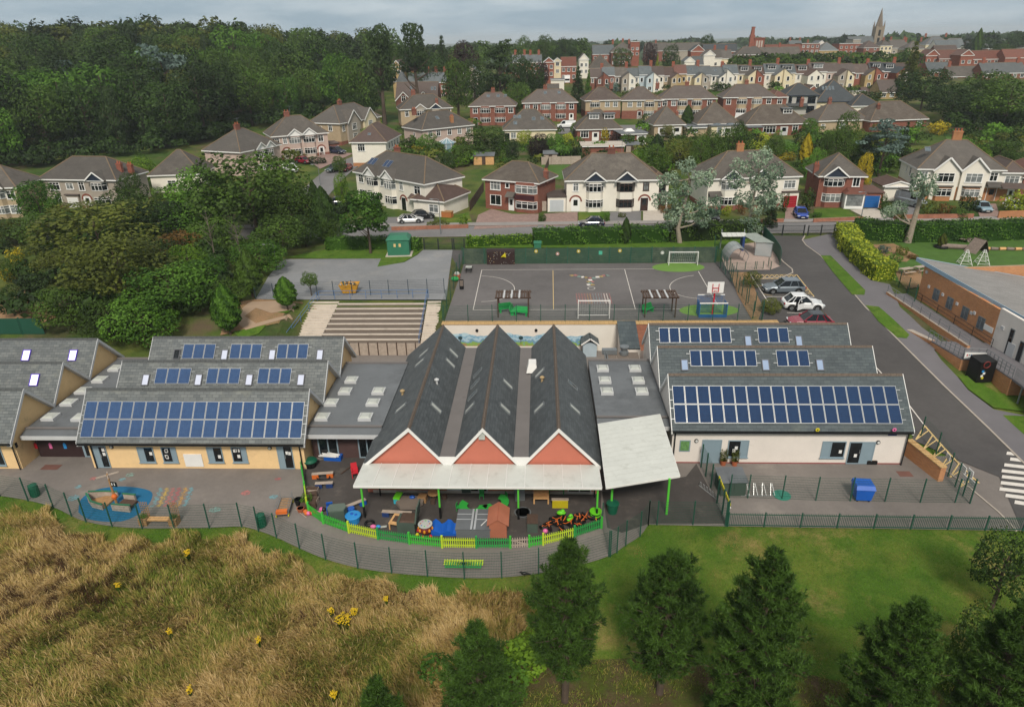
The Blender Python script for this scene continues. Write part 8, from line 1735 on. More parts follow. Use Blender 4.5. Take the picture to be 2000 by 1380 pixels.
B_=[('grey roofed block with a red gable on the skyline',1158,1200,88,430,6,RS,'rbrick',4,'gable'),('brown brick block with chimneys left of the dark copper tree',1195,1235,84,420,7,RG,'dbrick',4,'hip'),('tall old brick house with a flat parapet on the skyline',1232,1250,80,430,8,RS,'rbrick',2,'flat'),('red brick block beyond the flat parapet',1205,1232,82,445,8,RG,'brick',3,'hip'),('long grey ridge roof along the skyline',1300,1378,84,520,5,RG,'grey',0,'gable'),('modern red block with navy glass and a slate roof',1351,1378,88,395,8,RN,'rbrick',3,'gabley'),('long slate roofed red range with solar panels',1376,1442,86,400,6.2,RN,'rbrick',6,'gable'),('brown roofed house below the slate range',1376,1398,98,360,5,RG,'white',0,'gabley'),('white gabled cottage with a little dormer',1388,1412,97,362,4.2,RG,'white',1,'gable'),('brown roofed cottage with two white dormers',1412,1432,98,364,4.2,RG,'cream',2,'gable'),('pair of white gables with a slate roof among the shrubs',1338,1358,111,345,4.0,RS,'white',1,'gabley'),('slate roofed cottage beside the pair of white gables',1355,1376,110,347,4.0,RS,'grey',0,'gable'),('large brown roofed house with a rounded dormer',1440,1500,91,375,4.5,RG,'dbrick',2,'hip'),('broad dark roof with six roof windows',1490,1566,92,385,4.2,RG,'grey',3,'gable'),('low brown roof beyond the broad dark one',1500,1570,87,450,6,RR_,'dbrick',0,'gable'),('grey house with two end chimneys on the skyline',1546,1570,79,560,8,RS,'grey',0,'gable'),('long pinkish brick block with pilasters',1566,1602,84,480,6,RG,'brick',4,'flat'),('small white gable on the skyline roofs',1599,1612,79,500,7,RS,'white',0,'gabley'),('buff and red block beside the white gable',1602,1640,82,485,6.5,RS,'ybrick',4,'hip'),('long red brick block below the spire',1640,1690,84,490,6.5,RS,'rbrick',5,'flat'),('dark flat topped plant room on the red block',1667,1682,76,510,5,RS,'grey',0,'flat'),('brown hip roofed house at the foot of the spire',1690,1720,80,480,5,RD,'brick',2,'hip'),('cream block right of the spire',1722,1745,79,500,6,RG,'cream',3,'hip'),('brown roofed house with one chimney right of the spire',1745,1778,78,505,6.5,RG,'grey',3,'gable'),('pale roofed block behind the chimney house',1775,1812,80,470,6,RG,'beige',3,'hip'),('mansard hotel with three stacks on the skyline',1812,1862,71,500,6.5,RS,'cream',6,'hip'),('white terrace of little gables below the mansard roof',1834,1880,78,470,6,RS,'white',6,'gable'),('dark red terrace below the white gables',1834,1878,89,440,5,RD,'dbrick',5,'gable'),('row of small white dormers at the end of the skyline',1862,1888,75,505,7,RS,'white',4,'gable'),('new orange brick house with a dark timber bay',1812,1838,97,362,6.5,RR_,'rbrick',2,'gabley'),('orange brick terrace with a red tiled roof',1838,1880,98,360,5.6,RR_,'rbrick',4,'gable'),('orange brick gable with two black framed bays',1880,1905,97,352,7,RR_,'rbrick',2,'gabley'),('long red tiled range behind the oaks',1905,1970,99,365,5.5,RR_,'rbrick',5,'gable'),('tall red tiled range at the picture edge',1968,2040,96,360,7,RR_,'rbrick',4,'gable'),('dark slate terrace with two chimneys below the red range',1925,2010,123,300,5.2,RS,'brick',6,'gable'),('brown roofed houses with a pale stack above the oak crowns',1858,1935,130,305,5,RG,'brick',3,'gable'),('slate and red roofs above the round oaks',1818,1866,122,312,5,RS,'rbrick',3,'gable'),('grey roofed church hall far right of the spire',1945,1985,74,540,7,RS,'grey',2,'hip'),('brown roofed house at the far edge of the skyline',1985,2050,78,520,7,RG,'rbrick',3,'gable'),('dark slate range behind the mansard hotel',1895,1945,80,520,5,RS,'brick',3,'gable'),('long brown skyline roof left of the round tree',1262,1305,84,500,6,RG,'brick',3,'gable'),('pale garage row with a flat roof below the red gables',1640,1690,176,258,2.6,FELT,'white',0,'flat'),('small red garage beside the flat white roofs',1692,1712,172,255,2.5,RD,'rbrick',0,'gable'),('buff brick house with arched windows beside the tall conifer',1724,1772,157,250,5.0,RD,'ybrick',3,'gable'),('red garage gable behind the charcoal roofs',1572,1608,167,250,2.8,RD,'rbrick',1,'gabley')]
for(lab,u0,u1,vb,y,H,rf,wl,nw,rt)in B_:
 town(lab,u0,u1,vb,y,H,9 if y<420 else 12,rt,38,wl,rf,nw,2 if H>4.6 else 1,name='town_building' if y>400 else 'house',cat='building' if y>400 else 'house',chs=(.1,.9)if 'chimney' in lab or 'stack' in lab else((.5,)if rf is RG and nw else()))
t=thing('brick_tower','red brick tower block with arched windows and a tall chimney stack','tower',Py(1462,112,395));w=Py(1490,112,395).x-Py(1462,112,395).x;RBK=WALLS['rbrick']
k=395/1473*1.0;MB().box(w*.3,w*.98,0,6,-4,8.7,RBK).ob('wall',t);MB().box(w*.26,w*1.02,-.3,6.3,8.703,9.2,RBK).ob('cornice',t);MB().box(-.1,w*.3-.01,.3,2.4,-4,10.6,RBK).ob('chimney',t);MB().hexa([(.1,.5,10.603),(w*.26,.5,10.603),(w*.26,2.2,10.603),(.1,2.2,10.603),(.5,.7,13.8),(w*.24,.7,13.8),(w*.24,2.0,13.8),(.5,2.0,13.8)],RBK).ob('chimney_shaft',t);MB().box(.35,w*.27,.6,2.1,13.803,14.4,RBK).ob('chimney_cap',t)
for i in range(3):MB().box(w*(.42+.17*i),w*(.52+.17*i),-.05,.02,4.6,7.8,CONC).ob('window',t)
ch=thing('church','grey stone church tower with a tall tapering spire on the skyline','church',Py(1708,100,640));STN=M('church_stone','#8a7d6c',.9,.15,.3);SPS=M('spire_stone','#75695c',.9,.15,.3)
c0=T(0,640)-ch.location.z;zt=ontop(Vector((ch.location.x,640,ch.location.z)),52);zp=ontop(Vector((ch.location.x,640,ch.location.z)),15)
MB().box(-3.1,3.1,-3.1,3.1,-6,zt,STN).ob('tower',ch);n=8;MB().tube([(0,0,zt),(0,0,zp)],[3.0,.05],8,SPS).ob('spire',ch)
for x in(-2.9,2.9):
 for y in(-2.9,2.9):MB().box(x-.55,x+.55,y-.55,y+.55,-6,zt+.4,STN).ob('buttress',ch);MB().tube([(x,y,zt+.4),(x,y,zt+4.5)],[.7,.03],6,SPS).ob('pinnacle',ch)
for z in(zt-7,zt-13):MB().box(-.9,.9,-3.2,-3.105,z,z+4.5,DARK).ob('belfry_window',ch)
MB().hexa([(-1.2,-3.4,zt),(1.2,-3.4,zt),(1.2,-2.2,zt),(-1.2,-2.2,zt),(-.1,-2.6,zt+5),(.1,-2.6,zt+5),(.1,-2.2,zt+5),(-.1,-2.2,zt+5)],SPS).ob('lucarne',ch)
MB().box(-24,-3.7,-5,5,-6,7,STN).ob('nave',ch);MB().slab([(-24.3,-5.4,6.8),(-3.7,-5.4,6.8),(-3.7,0,11.5),(-24.3,0,11.5)],.2,RS).slab([(-3.7,5.4,6.8),(-24.3,5.4,6.8),(-24.3,0,11.5),(-3.7,0,11.5)],.2,RS).ob('nave_roof',ch)
def patch(name,pts,m,dz=.03,cell=3.0):sheet(name,[at(u,v)for u,v in pts],m,dz,cell)
patch('paved_drive',[(934,420),(925,448),(1050,442),(1052,418),(1000,418),(960,408)],PAVB);patch('paved_drive',[(1062,418),(1062,442),(1128,440),(1128,414)],PAVB);patch('gravel_drive',[(1190,414),(1192,438),(1252,437),(1252,412)],ROADR);patch('concrete_drive',[(1256,412),(1256,437),(1296,436),(1300,411)],CONC);patch('front_lawn',[(1130,414),(1130,438),(1178,437),(1178,413)],LAWN)
patch('paved_drive',[(1535,406),(1532,432),(1582,432),(1572,402)],PAVB);patch('front_lawn',[(1590,408),(1590,430),(1680,426),(1650,408)],LAWN);patch('concrete_drive',[(1660,410),(1700,430),(1742,430),(1712,407)],CONC);patch('paved_drive',[(1745,400),(1765,428),(1800,428),(1785,395)],ROADR);patch('paved_drive',[(1905,398),(1915,428),(1955,426),(1945,398)],PAVB)
patch('paved_drive',[(600,312),(625,330),(690,300),(650,296)],PAVB);patch('concrete_drive',[(740,425),(760,452),(850,440),(845,422)],ROADR);patch('front_lawn',[(855,425),(860,444),(925,440),(915,415)],LAWN)
patch('back_lawn',[(1058,322),(1058,352),(1105,350),(1130,322)],MATS['garden_lawn_grass']);patch('back_lawn',[(1212,288),(1215,298),(1262,296),(1255,285)],MATS['garden_lawn_grass']);patch('back_lawn',[(1518,274),(1530,290),(1565,292),(1560,278),(1540,272)],MATS['garden_lawn_grass']);patch('back_lawn',[(1840,252),(1850,275),(1940,278),(1880,262)],MATS['garden_lawn_grass']);patch('terrace',[(1560,264),(1565,276),(1600,276),(1592,264)],DIRT);patch('lane',[(1090,250),(1090,262),(1500,254),(1600,246),(1600,240),(1100,246)],ROADR)
patch('dirt_play_area',[(455,592),(500,584),(590,590),(620,600),(600,655),(430,655)],DIRT,.03,1.5);patch('curving_path',[(488,590),(545,588),(600,612),(598,622),(530,612),(500,602),(478,618),(500,632),(590,636),(585,648),(480,645),(455,625)],PATHM,.06,1.0);patch('play_area_turf',[(515,598),(555,596),(590,606),(560,612),(520,608)],VERGE,.05,1.5);patch('play_area_turf',[(575,605),(615,600),(606,622),(590,615)],VERGE,.05,1.5);patch('play_area_turf',[(455,648),(520,635),(505,652),(470,662)],VERGE,.05,1.5);patch('bare_ground',[(0,590),(60,560),(110,620),(60,640),(0,640)],DIRT,.05,2)
def gwall(label,pts,h,m,w=.22,name='garden_wall'):
 P_=[at(*q)for q in pts];t=thing(name,label,'wall',P_[0])
 for a,b in zip(P_[:-1],P_[1:]):
  o=P_[0];d=(b-a);s=Vector((-d.y,d.x,0)).normalized()*(w/2);q=[a-o+s,a-o-s,b-o-s,b-o+s];MB().hexa([p+Vector((0,0,-.3))for p in q]+[p+Vector((0,0,h))for p in q],m).ob('wall',t)
gwall('low brick wall along the pavement before the corner house',[(765,450),(915,445)],.6,BRICKW);gwall('low brick wall before the crimson garage house',[(1485,435),(1530,434)],.6,BRICKW);gwall('low brick wall before the blue garage house lawn',[(1588,434),(1685,430)],.6,BRICKW);gwall('low brick wall before the large gabled pair',[(1745,428),(1900,426)],.7,BRICKW);gwall('buff brick wall with piers at the road end',[(1948,426),(2010,424)],1.1,WALLS['obrick'])
def board_fence(label,pts,h=1.7,m=None):
 P_=[at(*q)for q in pts];t=thing('board_fence',label,'fence',P_[0]);o=P_[0]
 for a,b in zip(P_[:-1],P_[1:]):
  L=(b-a).length;n=max(1,int(L/1.85))
  for i in range(n):
   p,q=a.lerp(b,i/n)-o,a.lerp(b,(i+.95)/n)-o;MB().bar(p+Vector((0,0,h/2)),q+Vector((0,0,h/2)),.05,h,m or GREYW).ob('panel',t);MB().box(p.x-.06,p.x+.06,p.y-.06,p.y+.06,-.2,h+.1,m or GREYW).ob('post',t)
board_fence('grey panel fence at the end of the back lawn',[(1058,322),(1135,320)]);board_fence('brown panel fence beside the red brick house drive',[(918,412),(945,372)],m=WOODD);board_fence('grey panel fence by the round garden tree',[(818,318),(905,322)]);board_fence('pale panel fence behind the large gabled pair',[(1952,322),(2000,345)],m=GREYW);board_fence('grey panel fence between the garages and the white bays',[(1052,412),(1068,412)]);board_fence('dark panel fence beside the lawn of the white bays',[(1060,352),(1072,322)],m=WOODD);board_fence('dark fence in the shade of the right hand wood',[(1850,262),(1990,262)],1.6,WOODD);board_fence('long dark fence behind the play area trees',[(0,652),(90,652)],1.8,FENCEG)
# -- the wood on the left hillside
WB=[(-140,345),(0,332),(110,312),(200,303),(330,292),(400,274),(520,248),(630,228),(700,214),(748,205)]
WBW=[(u,at(u,v).y)for u,v in WB]
def ymin_at(u):
 for(a,ya),(b,yb)in zip(WBW[:-1],WBW[1:]):
  if a<=u<=b:return ya+(yb-ya)*(u-a)/(b-a)
 return WBW[-1][1]if u>0 else WBW[0][1]
rg=random.Random(77);spots=[];tries=0
while tries<9000 and len(spots)<150:
 tries+=1;u=rg.uniform(-90,742);y0=ymin_at(u);y=y0+3+(292-y0)*rg.random()**1.35
 if u>640 and y>250:continue
 p=Py(u,200,y);q=Vector((p.x,y,0));md=8.6+max(0,(y-200))*.04
 if any((q-s[0]).length<md for s in spots):continue
 spots.append((q,u,y0))
WK=[('broad','dark','dense dark broadleaf tree in the wood on the hillside'),('broad','mid','mid green broadleaf tree in the wood on the hillside'),('tall','dark','tall dark tree in the wood on the hillside'),('tall','fresh','fresh green tall tree in the wood on the hillside'),('fine','mid','finely leaved tree in the wood on the hillside'),('broad','olive','olive tinged tree in the wood on the hillside'),('cone','conif','dark conifer among the trees on the hillside'),('cedar','blue','blue grey cedar among the trees on the hillside'),('pinetop','conif','dark topped pine among the trees on the hillside')]
for i,(q,u,y0)in enumerate(sorted(spots,key=lambda s:s[0].y)):
 d=q.y-y0;w=[34,22,12,8,10,7,3,2,3]if d<30 else[18,30,8,12,12,12,3,2,4]
 kind,leaf,lab=rg.choices(WK,w)[0];h=rg.uniform(13,19)if d<25 else rg.uniform(15,21)
 if u>560:h*=.92
 r=h*rg.uniform(.42,.56)*(.55 if kind in('cone','pinetop')else 1)
 plant_tree('wood_tree',lab,'tree',Vector((q.x,q.y,T(q.x,q.y))),h,r,kind,leaf,i,'trees of the hillside wood',.14 if d<10 else.1)
def mass(name,pts,leaf,seed,k=420,lsz=.13):
 """many far trees that read as one mass"""
 C_=[];N_=[];S_=[];T_=[];rn=np.random.default_rng(seed)
 for(x,y,h,r)in pts:
  d=sphere_pts(k);d[:,2]=np.where(d[:,2]<-.4,-d[:,2],d[:,2]);lob=1+.18*np.sin(4*np.arctan2(d[:,1],d[:,0])+seed+x)+.12*np.sin(9*d[:,2]+y)
  p=np.array([x,y,T(x,y)+h*.58])+d*lob[:,None]*np.array([r,r,h*.45])*(1-np.abs(rn.normal(size=(k,1)))*.1)
  C_.append(p);N_.append(d+rn.normal(size=(k,3))*.5);S_.append(np.full(k,lsz*r)*rn.uniform(.7,1.3,k));b=rn.uniform(.15,.85);T_.append(np.clip(b+rn.normal(size=k)*.14,0,1))
 o=ob(name,leafmesh(name,np.concatenate(C_),np.concatenate(N_),np.concatenate(S_),np.concatenate(T_),[LV[leaf]]));return tag(o,kind='stuff')
pts=[];rg=random.Random(5)
for i in range(210):
 u=rg.uniform(-120,900);y=rg.uniform(292,460);p=Py(u,100,y);h=rg.uniform(15,21)*(1 if u<480 else(.8 if u<800 else.6));pts.append((p.x,y,h,h*.36))
mass('far_wood',pts[:110],'mid',3);mass('far_wood',pts[110:160],'dark',4);mass('far_wood',pts[160:],'olive',6)
pts=[(Py(rg.uniform(880,1150),100,y).x,y,rg.uniform(9,14),rg.uniform(4,6))for y in[rg.uniform(350,560)for _ in range(46)]];mass('far_wood',pts,'mid',8)
pts=[(Py(rg.uniform(1440,1780),100,y).x,y,rg.uniform(6,9),rg.uniform(3.5,5.5))for y in[rg.uniform(322,350)for _ in range(46)]];mass('tree_belt',pts,'mid',9)
pts=[(rg.uniform(-900,1500),rg.uniform(700,2400),rg.uniform(8,13),rg.uniform(9,22))for _ in range(420)];mass('distant_wood',pts,'dark',10,110,.22)
pts=[(Py(u,100,540).x,540+rg.uniform(-30,60),rg.uniform(8,13),rg.uniform(5,8))for u in[rg.uniform(1860,2080)for _ in range(26)]];mass('far_wood',pts,'dark',12)
def G_(u,v):return at(u,v)
TR=[(736,64,212,76,'pinetop','conif',.38,'tall bare stemmed pine at the edge of the wood'),(806,55,222,72,'pinetop','conif',.5,'tallest pine, broad topped, above the twin red gables'),(890,110,214,78,'tall','mid',.18,'rounded feathery tree right of the twin red gables'),(975,78,232,92,'cedar','conif',.3,'layered cedar with a thick dark trunk'),(1030,118,240,70,'broad','dark',.12,'dark full tree right of the layered cedar'),(1060,120,250,34,'tall','copper',.1,'narrow copper leaved tree beside the red terrace'),(905,82,300,60,'broad','copper',.15,'dark copper beech behind the layered cedar'),(862,72,295,50,'cone','conif',.1,'dark green conifer left of the copper beech'),(1130,132,232,48,'cone','conif',.06,'dark conifer leaning over the lane'),(1150,138,236,26,'cone','fresh',.06,'lighter conifer beside the dark one on the lane'),(1272,84,352,34,'broad','copper',.12,'dark copper tree behind the terrace chimneys'),(1312,88,346,40,'broad','dark',.1,'dark round tree right of the copper one'),(1216,92,350,50,'tall','mid',.1,'thin crowned tree among the skyline roofs'),(1285,106,330,14,'cone','lime',.03,'small golden conifer behind the terrace'),(1385,68,440,36,'broad','dark',.2,'round dark tree standing alone on the skyline'),(1020,72,400,46,'broad','mid',.1,'pale topped tree on the skyline left of the lane'),(1065,70,395,44,'broad','mid',.1,'wide round tree on the skyline above the red houses'),(1105,76,380,52,'broad','dark',.1,'dark wide tree on the skyline above the red houses'),(1790,84,252,62,'cone','olive',.05,'tall brownish spruce right of the terrace'),(1815,136,226,120,'broad','dark',.12,'great round oak below the tall spruce'),(1935,140,210,130,'broad','mid',.14,'great spreading oak with a pale crown at the wood edge'),(1985,152,190,150,'broad','mid',.22,'great oak at the picture edge with a tall bare trunk'),(1870,168,205,110,'broad','dark',.14,'dark oak between the two spreading oaks'),(1900,76,470,40,'broad','dark',.1,'dark round tree on the skyline by the mansard hotel'),(1917,56,450,16,'column','mid',.1,'slim poplar on the skyline'),(1960,86,420,54,'broad','mid',.1,'broad tree before the grey church hall'),(1990,62,520,28,'cedar','dark',.3,'flat topped cedar at the far end of the skyline'),(945,248,166,112,'fine','mid',.12,'big round garden tree below the brick pairs'),(1053,262,162,44,'broad','copper',.08,'small copper tree in the gardens'),(1025,255,176,36,'broad','lime',.06,'yellow green garden tree beside the cream bungalow'),(1110,258,170,34,'tall','lime',.05,'bright yellow green garden tree by the carport'),(1084,262,170,50,'broad','fresh',.08,'fresh green tree between the copper and yellow ones'),(1000,278,158,30,'broad','dark',.05,'small dark tree beside the big round garden tree'),(870,298,150,44,'broad','dark',.05,'dark bushy tree behind the corner pair'),(1285,262,160,26,'column','dark',.02,'dark clipped round shrub tree by the garden room'),(1345,206,195,24,'column','dark',.03,'dark clipped dome tree before the wide brick pair'),(1395,256,150,60,'broad','mid',.06,'leafy garden tree behind the first silver pollard'),(1435,250,152,90,'broad','mid',.06,'wide spreading garden tree behind the silver pollards'),(1330,272,150,70,'fine','olive',.05,'olive green loose tree in the gardens'),(1285,282,146,60,'broad','mid',.05,'bushy garden tree behind the white bays'),(1372,262,146,44,'fine','mid',.05,'feathery tree between the garden trees'),(1245,292,146,36,'broad','bright',.05,'bright green bush tree by the summerhouse'),(1660,220,152,56,'fine','mid',.1,'slim olive birch behind the blue garage house'),(1640,250,146,66,'broad','mid',.05,'bushy green tree below the olive birch'),(1738,236,142,112,'cedar','blue',.34,'spreading blue cedar with a thick trunk'),(1775,240,150,40,'cone','conif',.05,'dark conifer behind the blue cedar'),(1695,300,128,36,'broad','gold',.03,'golden bush below the blue cedar'),(1580,262,150,24,'column','gold',.03,'golden upright shrub in the terraced garden'),(1620,260,138,30,'broad','mid',.04,'green bush by the red brick house chimney'),(1960,275,150,80,'fine','mid',.1,'loose leafy tree behind the large gabled pair'),(1920,286,140,44,'broad','bright',.05,'bright green bush behind the dark roofed extension'),(700,112,222,96,'broad','mid',.08,'broad tree at the wood edge left of the tall bare pine'),(655,108,226,90,'broad','fresh',.08,'fresh crowned tree at the wood edge above the beige pair'),(768,96,285,70,'broad','mid',.08,'round crown behind the tan gabled house'),(832,104,282,80,'broad','dark',.08,'dark crown behind the slate terrace chimneys'),(925,118,258,76,'broad','mid',.08,'full tree left of the layered cedar'),(952,150,240,50,'broad','dark',.06,'dark tree at the foot of the layered cedar'),(1004,108,262,80,'broad','dark',.08,'dark round crown behind the layered cedar'),(1046,152,238,56,'broad','dark',.06,'dark low tree by the brown garage'),(1010,160,226,60,'broad','mid',.06,'green tree behind the brick pair roof'),(700,178,218,70,'broad','dark',.05,'dark low tree above the beige gabled pair'),(1235,176,250,40,'broad','mid',.05,'green tree below the pale blue terrace house'),(1350,176,250,40,'broad','fresh',.05,'fresh tree below the cream terrace wing'),(1470,178,246,36,'broad','mid',.05,'round tree below the red brick terrace wing'),(1130,238,190,36,'broad','mid',.05,'garden tree beside the pickup truck'),(1305,244,186,30,'broad','olive',.05,'olive garden tree between two bungalows'),(1445,236,182,30,'broad','mid',.05,'garden tree left of the long brick bungalow'),(1585,232,180,36,'broad','fresh',.05,'garden tree right of the long brick bungalow'),(835,262,168,50,'broad','fresh',.05,'garden tree before the pinkish end of terrace'),(905,282,158,40,'broad','mid',.05,'garden tree left of the big round one'),(660,305,150,30,'broad','mid',.05,'small tree on the side street corner'),(820,236,196,40,'broad','mid',.05,'tree behind the pinkish end of terrace roof'),(1520,262,158,40,'broad','mid',.05,'garden tree behind the golden upright shrub'),(1600,290,134,40,'broad','fresh',.05,'fresh tree behind the red brick house roof'),(1210,306,142,44,'broad','mid',.05,'garden tree behind the pair of white bays'),(1700,262,146,50,'broad','dark',.05,'dark tree left of the blue cedar'),(1830,285,138,40,'broad','mid',.05,'green tree above the large gabled pair roof')]
for i,(u,v,y,w,k,lf,cb,lab)in enumerate(TR):
 if w:tree_px('tree',lab,'tree',u,v,y,w,k,lf,i,None,cb)
TS=[(230,372,110,110,'broad','mid',.05,'green tree hiding the road below the pinkish grey house'),(330,362,113,120,'fine','mid',.05,'leafy tree hiding the road below the white bungalow'),(140,396,110,110,'fine','olive',.05,'olive tree before the pinkish grey house'),(400,372,111,100,'broad','fresh',.05,'fresh tree before the end-on pinkish pair'),(90,415,96,140,'broad','mid',.05,'green tree filling the grove left of the olive crown'),(410,430,92,130,'broad','mid',.04,'full green tree in the grove below the largest one'),(500,470,84,110,'broad','fresh',.04,'full green tree in the grove nearest the car park'),(300,470,84,130,'broad','dark',.04,'dark tree in the heart of the grove'),(120,490,82,130,'broad','olive',.04,'olive tree behind the play area bank'),(440,545,73,90,'broad','mid',.03,'low green tree behind the nearest hornbeam'),(200,590,66,130,'broad','mid',.03,'low dark tree along the fence behind the far range'),(350,400,100,150,'broad','fresh',.05,'wide green tree behind the heart of the grove'),(240,420,97,120,'broad','mid',.05,'green tree behind the great olive crown'),(525,350,108,140,'broad','mid',.05,'broad tree behind the largest green one'),(30,425,100,120,'broad','mid',.05,'broad green tree near the picture edge'),(590,420,97,70,'broad','dark',.03,'dark bushy tree beside the pointed cypress'),(212,466,73,225,'broad','olive',.08,'great dark olive crowned tree behind the far cream range'),(318,520,70,190,'broad','fresh',.08,'wide fresh green tree behind the cream range beside the olive one'),(120,560,68,130,'broad','mid',.06,'bushy green tree at the foot of the olive crowned one'),(395,505,76,120,'tall','fresh',.06,'leafy tree between the cypress and the wide green tree'),(262,585,65,150,'broad','fresh',.04,'low green tree right behind the flat roofed link'),(175,404,92,270,'fine','olive',.06,'wide yellowish feathery tree left of the grove'),(300,398,98,150,'broad','dark',.06,'dark round tree in the middle of the grove'),(475,300,104,250,'broad','mid',.1,'largest broad green tree beside the car park corner'),(390,325,108,140,'broad','fresh',.08,'green tree left of the largest one'),(560,362,101,110,'broad','mid',.1,'round green tree at the corner of the car park'),(545,425,92,120,'fine','mid',.1,'thin crowned tree overhanging the car park'),(340,455,88,110,'fine','rust',.1,'rusty brown dying tree in the grove'),(360,480,80,90,'broad','bright',.06,'bright green bushy tree beside the rusty one'),(60,352,112,100,'tall','fresh',.06,'fresh upright twin tree before the beige house'),(20,430,100,70,'broad','olive',.08,'olive bush tree at the picture edge'),(25,500,82,60,'broad','mid',.05,'green tree at the picture edge behind the play area'),(60,540,74,80,'pinetop','conif',.08,'dark small pine beside the bare ground'),(10,560,70,60,'broad','dark',.05,'dark bush tree at the picture edge'),(250,340,118,60,'broad','mid',.08,'green tree right of the pinkish grey house'),(275,305,140,60,'broad','bright',.05,'round bright tree behind the pinkish grey house'),(625,366,100,52,'column','dark',.04,'dark pointed cypress at the hedge end'),(609,354,113,26,'column','dark',.04,'small dark cypress behind the hedge'),(663,338,120,34,'broad','bright',.04,'bright shrub tree beside the side street'),(712,384,93,120,'pinetop','fresh',.36,'open crowned pine beside the electricity kiosk'),(640,430,99,60,'broad','mid',.05,'bushy tree by the hedge left of the pine'),(431,556,66.5,56,'column','fresh',.12,'egg shaped clipped hornbeam nearest the slate ridges'),(552,541,71,42,'column','fresh',.18,'egg shaped hornbeam on a thin stem in the play area'),(477,488,75,50,'column','mid',.14,'egg shaped hornbeam at the car park fence'),(602,532,75.5,38,'broad','mid',.35,'small loose sapling beside the steps'),(1470,530,78,42,'fine','olive',.05,'loose olive shrub tree at the court corner'),(1508,584,69.5,44,'broad','olive',.03,'round yellowish bush before the dark slate roof'),(1224,425,97,20,'column','dark',.03,'slim dark conifer standing in the tall hedge'),(1512,376,106,34,'cone','conif',.03,'dark blue green spruce beside the crimson garage')]
for i,(u,v,y,w,k,lf,cb,lab)in enumerate(TS):tree_px('tree',lab,'tree',u,v,y,w,k,lf,i,None,cb)
GREYD=M('dead_bark','#5e564c',.95,.2,3)
for u,v,lab in((398,400,'bare grey dead tree in the grove, the taller one'),(455,425,'bare grey dead tree in the grove, beside the rusty tree')):
 p=Py(u,v,84);g=T(p.x,84);t=thing('dead_tree',lab,'tree',Vector((p.x,84,g)));mb=MB();h=(p.z-g)*.93;rg=random.Random(u);mb.tube([(0,0,0),(.1,0,h*.5),(0,0,h)],[.13,.07,.02],7,GREYD)
 for i in range(16):a=rg.uniform(0,6.28);z=h*rg.uniform(.4,.9);L=rg.uniform(.6,1.4);mb.tube([(0,0,z),(math.cos(a)*L*.5,math.sin(a)*L*.5,z+L*.5),(math.cos(a)*L,math.sin(a)*L,z+L*.9)],[.035,.025,.01],5,GREYD)
 mb.ob('trunk',t)
def pollard(label,u,v,balls,forks,rt=.38):
 b=at(u,v);t=thing('pollard_tree',label,'tree',b);y=b.y;mb=MB();rg=random.Random(u)
 F_=[Py(fu,fv,y)-b for fu,fv in forks];mb.tube([(0,0,-.2)]+F_,[rt,rt*.8]+[rt*.55]*(len(F_)-1),9,BARKP);mb.ob('trunk',t)
 for(bu,bv,r)in balls:
  yy=y+rg.uniform(-1.6,1.6);p=Py(bu,bv,yy)-b;R=r*(y/1.02)/FPX*1.0;src=min(F_,key=lambda f:(f-p).length+max(0,f.z-p.z)*2);m=MB();m.tube([src,src.lerp(p,.5)+Vector((0,0,-.3)),p],[.14,.1,.05],6,BARKP);m.ob('limb',t)
  ob('crown',crown_mesh('shrub',rg.randint(0,2),'silver'),t,(p.x,p.y,p.z-R*.75),rg.uniform(0,6),sc=(R,R,R*1.05))
pollard('forked silver leaved pollard with knobbly clumps behind the court corner',1328,474,[(1306,348,22),(1340,322,22),(1372,345,26),(1300,385,26),(1330,365,24),(1386,400,26),(1345,408,34),(1376,425,22),(1312,420,26),(1306,440,16)],[(1324,446),(1330,420),(1342,380),(1348,350)])
pollard('silver leaved pollard beside the drive gate, its clumps stacked high',1462,462,[(1450,325,24),(1486,305,26),(1508,332,24),(1437,352,22),(1490,350,26),(1452,385,22),(1503,385,26),(1474,400,26),(1462,432,20),(1476,448,16),(1500,362,20)],[(1464,430),(1470,395),(1478,355),(1484,325)],.3)
pollard('leaning grey pollard trunk with a silver tuft before the large gabled pair',1772,474,[(1806,352,26),(1818,370,20),(1792,372,18),(1760,404,22),(1740,412,18)],[(1782,440),(1794,400),(1800,370)],.5)
